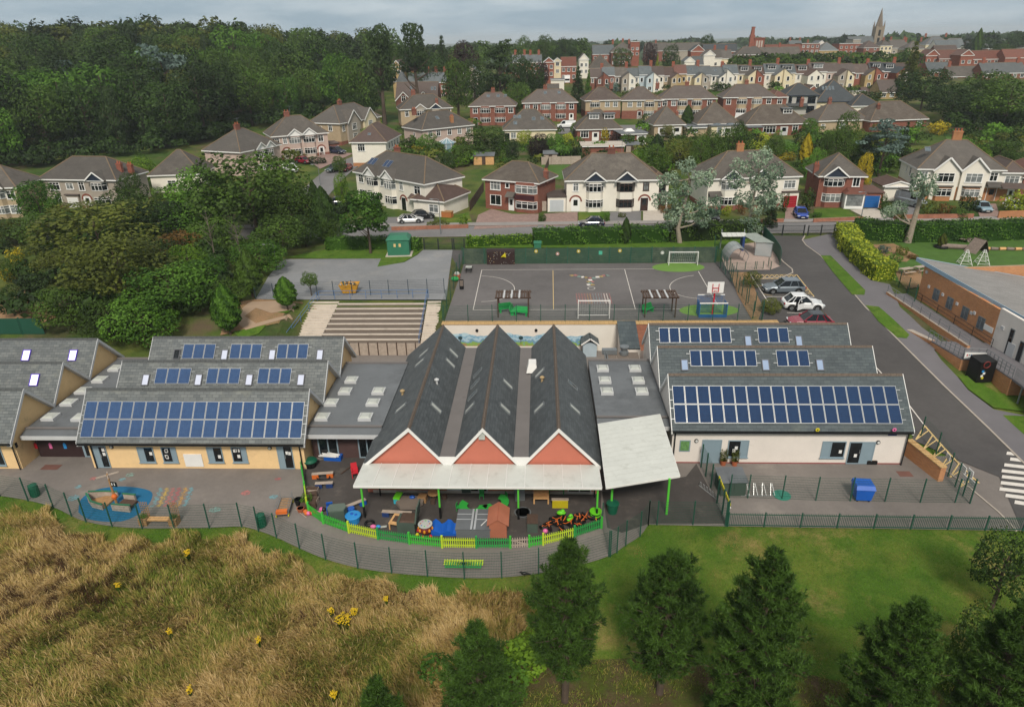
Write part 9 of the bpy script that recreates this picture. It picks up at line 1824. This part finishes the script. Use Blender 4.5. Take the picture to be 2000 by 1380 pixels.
SH=[(1180,432,22,1.6,'fresh','clipped hedge bush between the two white drives'),(1215,425,18,.9,'olive','small shrub on the gravel drive'),(1300,415,26,1.5,'rust','rusty shrub beside the concrete drive'),(1340,420,26,1.4,'lime','yellow green shrub under the first pollard'),(1420,420,24,1.6,'lime','golden clipped shrub by the dark car'),(1445,418,20,2.2,'rust','rusty clipped shrub left of the second pollard'),(1490,420,22,1.8,'olive','olive shrub under the second pollard'),(1530,412,20,2.8,'mid','dark rounded bush between the blue car and the red brick house'),(1575,408,34,3.2,'mid','tall bush beside the blue car'),(1597,424,22,.9,'fresh','low shrub at the lawn corner of the red brick house'),(1722,412,22,2.6,'dark','dark bush between the blue garage and the camper van'),(1740,424,20,1.2,'fresh','round low shrub by the concrete drive'),(1755,428,26,1.6,'mid','round green shrub under the leaning pollard'),(1815,418,44,2.2,'olive','olive shrub before the large gabled pair'),(1845,420,40,1.9,'rust','mixed low shrubs along the front wall'),(1870,424,34,1.6,'mid','green shrub beside the brick pier'),(1892,412,40,2.5,'dark','dark rounded bush by the ice blue car'),(1975,414,60,3.2,'lime','yellow and orange leaved bush at the picture edge'),(820,306,30,2.6,'gold','bright yellow bush behind the white end-on house'),(845,312,30,2.2,'fresh','green shrub beside the bright yellow bush'),(700,400,40,1.8,'fresh','hedge bush before the corner pair'),(730,405,30,1.4,'bright','bright shrub before the corner pair'),(860,440,60,.8,'olive','low hedge along the corner house lawn'),(905,440,24,1.6,'bright','bright hedge end beside the block paved forecourt'),(1060,432,16,1.2,'mid','small planted strip between the paved drives'),(620,320,40,1.6,'dark','clipped hedge by the red hatchback'),(600,305,20,1.4,'olive','bush on the pink drive corner'),(690,262,34,2.2,'bright','bright bush before the beige gabled pair'),(735,250,36,3,'lime','lime green bush at the foot of the pines'),(700,230,40,3.4,'fresh','green bush at the foot of the tall pine'),(1150,268,30,1.8,'blue','grey green bush by the dormered bungalow'),(1180,278,22,3.2,'gold','yellow climbing shrub by the dormered bungalow'),(1198,282,30,2.8,'copper','dark copper shrub by the dormered bungalow'),(1230,196,50,3.4,'olive','loose shrubs below the grey rendered terrace'),(1195,185,44,4,'blue','grey blue bush below the brick end house'),(1415,178,60,3.0,'mid','rounded bushes below the white terrace wings'),(1600,168,40,6,'olive','brownish tall bush before the white gabled terrace'),(1520,172,36,3.5,'mid','green bush below the wide cream gable'),(1640,172,40,3,'mid','green bush below the grey and cream wing'),(1700,196,60,3,'mid','green bushes behind the red garage'),(1490,282,40,2.6,'lime','lime bush beside the terraced garden lawn'),(1515,292,34,2.2,'dark','dark clipped ball bush in the terraced garden'),(1545,298,34,2.4,'fresh','clipped green bush beside the dark ball'),(1530,312,44,1.6,'gold','golden low hedge behind the second pollard'),(1470,300,44,3,'lime','yellow green shrub behind the second pollard'),(1830,262,44,3,'gold','golden clipped hedge block beside the brick bungalow'),(1880,285,60,2,'fresh','green hedge behind the large gabled pair'),(1790,320,60,3,'dark','dark undergrowth beneath the blue cedar'),(1700,335,40,2,'mid','shrubs below the golden bush'),(1140,310,30,2.4,'dark','dark bush beside the brick garage block'),(1100,300,40,3,'fresh','fresh bush in front of the carport'),(1290,305,50,2.6,'mid','bushes behind the white bays'),(1350,300,50,2.6,'mid','bushes behind the first pollard'),(1330,318,40,2,'lime','yellow bush behind the white end extension'),(1050,300,40,2,'olive','olive bush beside the timber shed'),(985,315,40,2.6,'mid','green bush right of the round garden tree'),(900,325,40,2,'bright','bright bush behind the corner pair'),(1745,512,34,1.2,'fresh','leafy plant in the flower bed behind the yellow hedge'),(1760,500,26,1.4,'olive','feathery plant in the flower bed by the leaning trunk'),(1725,495,28,1.2,'blue','grey leaved plant in the flower bed'),(1782,505,22,.7,'rust','dry grass clump on the garden lawn'),(35,520,34,2.4,'gold','bright yellow bush at the picture edge by the olive tree'),(15,550,30,1.8,'gold','small yellow bush at the picture edge'),(1765,905,14,2.2,'bright','green shrub at the corner of the white range')]
for i,(u,v,w,h,lf,lab)in enumerate(SH[:-1]):shrub(u,v,w,h,lf,lab,i)
t=thing('shrub','green shrub at the corner of the white range','shrub',(28.7,47.5,.0));ob('crown',crown_mesh('shrub',0,'bright'),t,sc=(.5,.5,1.7))
for i,pts in enumerate([[(560,430),(630,432)],[(690,405),(640,440)],[(1450,330),(1460,300)],[(1880,300),(1950,300)],[(1960,318),(1880,300)],[(1060,318),(1140,300)],[(1280,350),(1300,300)]]):
 hedge(('clipped hedge below the small dark cypress','dark hedge between the pine and the corner pair','hedge dividing the gardens behind the second pollard','long green hedge behind the large gabled pair','hedge running back beside the dark extension','garden hedge behind the timber shed','hedge beside the white end extension')[i],[at(*q)for q in pts],1.2,1.5,('fresh','dark','mid','fresh','mid','dark','mid')[i])
pts=[];rg=random.Random(31)
for i in range(520):
 u,v=rg.choice(((rg.uniform(960,1300),rg.uniform(286,345)),(rg.uniform(570,960),rg.uniform(235,320)),(rg.uniform(960,1810),rg.uniform(240,285)),(rg.uniform(1560,1800),rg.uniform(275,345)),(rg.uniform(1260,1480),rg.uniform(270,330)),(rg.uniform(1560,1800),rg.uniform(275,345)),(rg.uniform(760,940),rg.uniform(300,330)),(rg.uniform(1850,2000),rg.uniform(262,320)),(rg.uniform(1200,1700),rg.uniform(176,190)),(rg.uniform(560,690),rg.uniform(405,470)),(rg.uniform(0,420),rg.uniform(400,470))))
 if(1050<u<1140 and v>315)or(590<u<720 and v>285):continue
 p=at(u,v);pts.append((p.x,p.y,rg.uniform(1.2,3.2),rg.uniform(1.0,2.4)))
mass('garden_undergrowth',pts[:240],'mid',21,130,.17);mass('garden_undergrowth',pts[240:370],'fresh',22,130,.17);mass('garden_undergrowth',pts[370:],'olive',23,130,.17)
pts=[]
for i in range(120):
 u=rg.uniform(-60,740);y=ymin_at(u)+rg.uniform(-3,10);p=Py(u,250,y);pts.append((p.x,y,rg.uniform(2,4.5),rg.uniform(2,3.5)))
for i in range(40):
 u=rg.uniform(0,560);v=rg.uniform(430,640);p=at(u,v)
 if p.y>64 and not(u>440 and v>500):pts.append((p.x,p.y,rg.uniform(1.5,3.5),rg.uniform(1.5,2.8)))
for i in range(30):p=at(rg.uniform(1840,2030),rg.uniform(235,262));pts.append((p.x,p.y,rg.uniform(2,5),rg.uniform(2,3.5)))
mass('understorey',pts,'dark',25,200,.15)
# -- foreground pines
def pine_mesh(seed,h,R,z0):
 rn=np.random.default_rng(seed);C_=[];D_=[];B_=[];wood=MB();tones=[]
 nw=int((h-z0)/.38)
 for i in range(nw):
  f=i/(nw-1);z=z0+(h-z0)*f*.97;prof=(1-f**2.6)**.85*(.66+.34*min(1,f*3.5))*(1+.1*math.sin(i*1.9));nb=rn.integers(6,9)if f<.9 else 4;a0=rn.uniform(0,6.28)
  for j in range(nb):
   a=a0+j*6.283/nb+rn.normal()*.25;L=max(.22,R*prof*rn.uniform(.7,1.12));el=-.05+.8*f+rn.normal()*.12;d=np.array([math.cos(a)*math.cos(el),math.sin(a)*math.cos(el),math.sin(el)])
   sag=np.array([0,0,.16*L]);p0=np.array([0,0,z]);tip=p0+d*L+sag*.8;wood.tube([p0,p0+d*L*.55-sag*.1,tip],[.045*(1.2-f),.03*(1.2-f),.01],4,BARK,False);bt=rn.uniform(.25,.75)
   k=int(6+L*13)
   for m in range(k):
    t=rn.uniform(.2,1);c=p0+d*L*t+sag*(t*t*.8);sd=np.array([-d[1],d[0],0])*(1 if rn.random()<.5 else-1);s=rn.uniform(.0,.42)*L*(1.1-t)+.05;dd=d*.55+sd*.65+np.array([0,0,rn.uniform(.15,.6)]);dd/=np.linalg.norm(dd)
    C_.append(c+(sd*.85+d*.5)*s+np.array([0,0,rn.uniform(-.05,.12)]));D_.append(dd);B_.append(bt+rn.normal()*.1)
   C_.append(tip);D_.append(d*.6+np.array([0,0,.6]));B_.append(bt+.12)
 C_=np.array(C_);D_=np.array(D_);n=len(C_);q=19
 c=np.repeat(C_,q,0)+np.repeat(D_,q,0)*rn.uniform(-.06,.2,(n*q,1));dr=np.repeat(D_,q,0)*.75+rn.normal(size=(n*q,3))*.6;dr/=np.linalg.norm(dr,axis=1,keepdims=True)
 ln=rn.uniform(.15,.27,(n*q,1));w=np.cross(dr,rn.normal(size=(n*q,3)));w=w/np.linalg.norm(w,axis=1,keepdims=True)*.02
 v=np.stack([c-w,c+w,c+dr*ln],1).reshape(-1,3);N_=n*q;me=bpy.data.meshes.new('crown');me.vertices.add(3*N_);me.vertices.foreach_set('co',v.ravel());me.loops.add(3*N_);me.loops.foreach_set('vertex_index',np.arange(3*N_,dtype=np.int32));me.polygons.add(N_);me.polygons.foreach_set('loop_start',np.arange(0,3*N_,3,dtype=np.int32));me.polygons.foreach_set('loop_total',np.full(N_,3,np.int32));me.materials.append(PINEN);me.update(calc_edges=True)
 a=me.attributes.new('tone','FLOAT','POINT');a.data.foreach_set('value',np.clip(np.repeat(np.repeat(np.array(B_),q)+rn.normal(size=N_)*.1,3),0,1).astype(np.float32))
 wood.tube([(0,0,-.2),(.06,.03,h*.3),(-.04,0,h*.65),(0,0,h*.98)],[.19,.15,.09,.015],9,BARK)
 return me,wood.mesh('trunk')
PINEN=Mleaf('pine_needles','#182b10','#50702a',.12,None,.15)
for i,(u,v,vt,wpx,z0,lab)in enumerate([(1103,1368,1062,165,.3,'narrow foreground pine with a bare stem, standing before the mesh gate'),(1288,1352,1088,185,.27,'foreground pine with a leaning bare stem, second along the row'),(1450,1440,1078,228,.1,'broadest foreground pine, full to the ground, in the middle of the row'),(1706,1470,1176,205,.1,'dark foreground pine below the low railing'),(1888,1500,1185,190,.1,'dark foreground pine cut by the picture corner'),(944,1490,1222,175,.1,'low bushy pine at the edge of the long grass'),(764,1560,1335,130,.08,'small pine tip rising from the bottom edge of the long grass')]):
 b=P(u,v,0);h=ontop(b,vt);dist=(b+Vector((0,0,h*.55))-Vector((0,0,CAM_H))).dot(CF);r=wpx/2*dist/FPX*.94;a,w=pine_mesh(100+i,h,r,h*z0);t=thing('pine_tree',lab,'tree',b,i*1.3,'pines along the front of the lawn');ob('trunk',w,t);ob('crown',a,t)
for i,(u,vt,y,w,lf,lab)in enumerate([(1985,1050,30.5,110,'dark','dark leaved tree leaning in at the picture edge above the pines'),(1950,1190,26,110,'mid','lower leafy tree at the picture edge beside the dark pine'),(1900,1250,23.5,90,'mid','leafy bush between the two dark pines')]):tree_px('tree',lab,'tree',u,vt,y,w*1.15,'fine',lf,i,None,.12)
for u,v,w,h,lf,lab in((1040,1290,120,1.2,'bright','bright undergrowth at the foot of the narrow pine'),(985,1330,120,1.0,'fresh','fresh undergrowth beside the low bushy pine'),(860,1330,100,1.1,'fresh','bramble patch left of the low bushy pine')):shrub(u,v,w,h,lf,lab,1,None,'bramble',0)
# -- long grass
def in_poly(x,y,poly):
 r=np.zeros(len(x),bool);n=len(poly)
 for i in range(n):
  (x0,y0),(x1,y1)=poly[i-1],poly[i];c=((y0>y)!=(y1>y));xi=(x1-x0)*(y-y0)/(y1-y0+1e-12)+x0;r^=c&(x<xi)
 return r
def vnoise(x,y,s,seed):
 g=np.random.default_rng(seed).random((128,128));X,Y=x/s+500,y/s+500;i,j=np.floor(X).astype(int),np.floor(Y).astype(int);fx,fy=X-i,Y-j;fx=fx*fx*(3-2*fx);fy=fy*fy*(3-2*fy);G=lambda a,b:g[a%128,b%128]
 return(G(i,j)*(1-fx)+G(i+1,j)*fx)*(1-fy)+(G(i,j+1)*(1-fx)+G(i+1,j+1)*fx)*fy
def blades(name,x,y,z,hgt,lean,ldir,wid,tone,mat,stuff=True):
 n=len(x);ca,sa=np.cos(ldir),np.sin(ldir);a=RNG.uniform(0,6.283,n);wx,wy=np.cos(a)*wid,np.sin(a)*wid
 P0=np.stack([x,y,z],1);W_=np.stack([wx,wy,0*wx],1);l1=np.stack([ca*lean*.35*hgt,sa*lean*.35*hgt,hgt*.6],1);l2=np.stack([ca*lean*hgt,sa*lean*hgt,hgt*(1-.35*lean)],1)
 v=np.stack([P0-W_,P0+W_,P0+l1+W_*.8,P0+l1-W_*.8,P0+l2],1).reshape(-1,3);me=bpy.data.meshes.new(name);me.vertices.add(5*n);me.vertices.foreach_set('co',v.ravel())
 b=np.arange(n)[:,None]*5;li=np.concatenate([b+np.array([[0,1,2,3]]),b+np.array([[3,2,4]])],1).ravel().astype(np.int32)
 me.loops.add(7*n);me.loops.foreach_set('vertex_index',li);me.polygons.add(2*n);st=(np.arange(n)[:,None]*7+np.array([[0,4]])).ravel().astype(np.int32);me.polygons.foreach_set('loop_start',st);me.polygons.foreach_set('loop_total',np.tile([4,3],n).astype(np.int32));me.materials.append(mat);me.update(calc_edges=True)
 t=me.attributes.new('tone','FLOAT','POINT');t.data.foreach_set('value',np.repeat(np.clip(tone,0,1),5).astype(np.float32));o=ob(name,me);return tag(o,kind='stuff')
def Mgrass(name,stops):
 m,N,L,b=_base(name);a=N.new('ShaderNodeAttribute');a.attribute_name='tone';r=N.new('ShaderNodeValToRGB');e=r.color_ramp.elements;e[0].position,e[0].color=stops[0][0],(*C(stops[0][1]),1);e[1].position,e[1].color=stops[-1][0],(*C(stops[-1][1]),1)
 for p,c in stops[1:-1]:q=e.new(p);q.color=(*C(c),1)
 L.new(a.outputs['Fac'],r.inputs[0]);L.new(r.outputs[0],b.inputs['Base Color']);b.inputs['Roughness'].default_value=.8;b.inputs['Specular IOR Level'].default_value=.15;tr=N.new('ShaderNodeBsdfTranslucent');L.new(r.outputs[0],tr.inputs[0]);mx=N.new('ShaderNodeMixShader');mx.inputs[0].default_value=.25;L.new(b.outputs[0],mx.inputs[1]);L.new(tr.outputs[0],mx.inputs[2]);L.new(mx.outputs[0],N['Material Output'].inputs[0]);return m
GM=Mgrass('long_grass',[(0,'#4a3328'),(.16,'#5e4931'),(.24,'#566a26'),(.42,'#7b8839'),(.56,'#a09452'),(.72,'#ba9d63'),(1,'#d6be8c')])
xs_=[p[0]for p in MEADOW];ys_=[p[1]for p in MEADOW];n=420000
x=RNG.uniform(max(min(xs_),-46),max(xs_),n);y=RNG.uniform(max(min(ys_),19),max(ys_),n);jx,jy=vnoise(x,y,1.1,1)-.5,vnoise(x,y,1.1,2)-.5
k=in_poly(x+jx*1.6,y+jy*1.6,MEADOW);x,y=x[k],y[k]
big=vnoise(x,y,4.5,11);mid_=vnoise(x,y,1.7,12);fine=vnoise(x,y,.5,13);pale=.55*big+.3*mid_+.15*fine
DK=P(165,1150,0);green=np.clip((vnoise(x,y,3.2,14)*.6+vnoise(x,y,1.0,15)*.4-.47)*3.2,0,.88);dock=np.clip((vnoise(x,y,2.6,16)*.65+vnoise(x,y,.7,17)*.35-.66)*8,0,1)*.12+.7*np.exp(-((x-DK.x)**2+(y-DK.y)**2)/26)*np.clip((vnoise(x,y,.6,50)-.56)*6,0,1)
keep=RNG.random(len(x))<(.62+.38*np.clip((pale-.3)*2.5,0,1));x,y,pale,green,dock,fine,mid_=(q[keep]for q in(x,y,pale,green,dock,fine,mid_))
tone=np.clip(.56+.42*(pale-.35)*1.6+RNG.normal(size=len(x))*.12,.3,1);tone=tone*(1-green)+green*np.clip(.45+RNG.normal(size=len(x))*.09,.28,.62);dk=RNG.random(len(x))<dock*.75;tone=np.where(dk,np.clip(.08+RNG.normal(size=len(x))*.05,0,.2),tone)
tuft=vnoise(x,y,.17,18)*.6+vnoise(x,y,.34,19)*.4-.5;tone=np.clip(tone+tuft*.34*(~dk),0,1);hgt=np.clip(.27+.36*pale*(1-green*.3)+.12*fine+tuft*.42+RNG.normal(size=len(x))*.1,.12,.95);ldir=3.5+2.6*(vnoise(x,y,1.6,20)-.5)*2+RNG.normal(size=len(x))*.9;lean=np.clip(.45+.5*vnoise(x,y,1.6,21)+RNG.normal(size=len(x))*.15,.05,1.1)*(1-.4*green)
hd=RNG.random(len(x))<.05;tone=np.where(hd,np.where(RNG.random(len(x))<.4,.14,.93),tone);lean=np.where(dk|hd,lean*.35,lean);hgt=np.where(dk,hgt*1.25,np.where(hd,hgt*1.3,hgt))*(1-.35*np.clip(lean-.5,0,1));blades('long_grass',x,y,0*x-.02,hgt,lean,ldir,.014+.008*RNG.random(len(x)),tone,GM)
n=60000;x=RNG.uniform(-8,42,n);y=RNG.uniform(18,28.5,n);k=in_poly(x,y,[(p.x,p.y)for p in pxs([(940,1325),(1100,1285),(1400,1295),(1700,1335),(2080,1325),(2100,1480),(900,1480)],0)])&(vnoise(x,y,1.4,61)*.6+vnoise(x,y,.4,62)*.4>.47);x,y=x[k],y[k]
blades('rough_grass',x,y,0*x-.03,RNG.uniform(.08,.3,len(x)),RNG.uniform(.2,.9,len(x)),RNG.uniform(0,6.28,len(x)),.016,np.clip(.38+.25*(vnoise(x,y,1.0,63)-.4)+RNG.normal(size=len(x))*.1,.1,.75),GM)
n=300000;x=RNG.uniform(-46,40,n);y=RNG.uniform(22,43,n);inm=in_poly(x,y,MEADOW);iny=in_poly(x,y,[(p.x,p.y)for p in yl]);jx,jy=vnoise(x,y,1.3,41)-.5,vnoise(x,y,1.3,42)-.5;lit=in_poly(x+jx*3.5,y+jy*3.5,[(p.x,p.y)for p in pxs([(930,1330),(1100,1280),(1400,1290),(1700,1330),(2080,1320),(2100,1480),(900,1480)],0)])
k=~inm&~iny&(~lit|(RNG.random(n)<.12));x,y=x[k],y[k];dry=np.clip((vnoise(x,y,3.2,31)*.6+vnoise(x,y,.9,32)*.4-.53)*4,0,1)*np.clip((x+2)/8,0,1)
LG=Mgrass('lawn_blades',[(0,'#3c641a'),(.5,'#648f2a'),(.75,'#7d7a40'),(1,'#a58f5c')]);blades('lawn_grass',x,y,0*x-.02,RNG.uniform(.03,.09,len(x))+.03*dry,RNG.uniform(.2,.9,len(x)),RNG.uniform(0,6.28,len(x)),.012,np.clip(.35+RNG.normal(size=len(x))*.16+dry*.5,0,1),LG)
YF_=M('ragwort_yellow','#c8a814',.7,.15);rg=random.Random(12)
for i,(u,v,r,lab)in enumerate([(370,1085,14,'ragwort clump in bloom near the top of the long grass'),(672,1218,34,'largest ragwort patch in bloom in the long grass'),(650,1200,12,'ragwort beside the largest patch'),(694,1200,14,'ragwort above the largest patch'),(756,1176,7,'single ragwort near the mown edge'),(337,1240,8,'single ragwort in the middle of the long grass'),(510,1258,7,'single ragwort right of the middle of the long grass'),(655,1366,12,'ragwort at the bottom edge of the picture'),(235,1150,10,'faded ragwort beside the dark docks'),(376,1355,8,'low ragwort near the bottom edge')]):
 b=P(u,v+12,0);t=thing('ragwort',lab,'wildflower',b);rr=r/2*33/FPX*2;mb=MB();st=MB()
 for k in range(int(5+r*1.3)):
  a,q=rg.uniform(0,6.28),rr*math.sqrt(rg.random())/2;h=rg.uniform(.6,.95);x,y=q*math.cos(a),q*math.sin(a);st.tube([(x*.6,y*.6,0),(x,y,h)],.012,4,LV['fresh'])
  for m_ in range(4):mb.ell((x+rg.uniform(-.07,.07),y+rg.uniform(-.07,.07),h+rg.uniform(-.02,.06)),(.035,.035,.018),YF_,6,4)
 st.ob('stem',t);mb.ob('flower_head',t)
bd=thing('crow','black crow standing on the path edge by the curved fence','bird',P(1024,1124,0));mb=MB();mb.ell((0,0,.2),(.2,.1,.1),BLACK,10,6);mb.ell((-.2,0,.3),(.08,.06,.06),BLACK,8,5);mb.tube([(-.26,0,.3),(-.36,0,.28)],[.025,.005],5,BLACK);mb.tube([(.15,0,.2),(.4,0,.14)],[.07,.03],6,BLACK);mb.tube([(0,.04,0),(0,.04,.14)],.012,4,BLACK);mb.tube([(0,-.04,0),(0,-.04,.14)],.012,4,BLACK);mb.ob('body',bd)
# -- repeats carry a shared group
GRP=dict(street_lamp='street lamps along the roads',litter_bin='litter bins on the playground',parked_car='cars parked around the school and houses',mesh_fence='green mesh fences round the school',shrub='garden shrubs',hedge='clipped hedges',house='houses of the neighbourhood',tree='trees round the school and gardens',ragwort='ragwort in the long grass',low_bench='plank benches in the nursery yard',storage_box='storage boxes in the nursery yard',cycle_shelter='cycle shelters by the drive',board_fence='garden panel fences',garden_wall='low garden walls',pollard_tree='silver leaved pollards',town_building='buildings on the skyline',planting_box='planting boxes inside the picket fence',plastic_bench='green benches on the court',pot='pots in the yards',railing='railings',metal_gate='dark metal gates',garage='garages',goal='goals on the court',classroom_range='ridged classroom ranges',flat_roofed_link='flat roofed links',dead_tree='dead trees in the grove',bramble='undergrowth below the pines',cycle_rack='scooter racks',shelter='slatted shelters on the court',kidney_table='kidney shaped tables',climbing_frame='white climbing frames',picnic_bench='picnic benches behind the hall',house_extension='house extensions',garden_shed='garden sheds',ride_on_toy='ride on toys',fallen_log='logs on the garden lawn')
for o in list(SC.objects):
 if o.parent is None and 'category' in o and 'group' not in o:
  g=GRP.get(o.name.split('.')[0])
  if g:o['group']=g
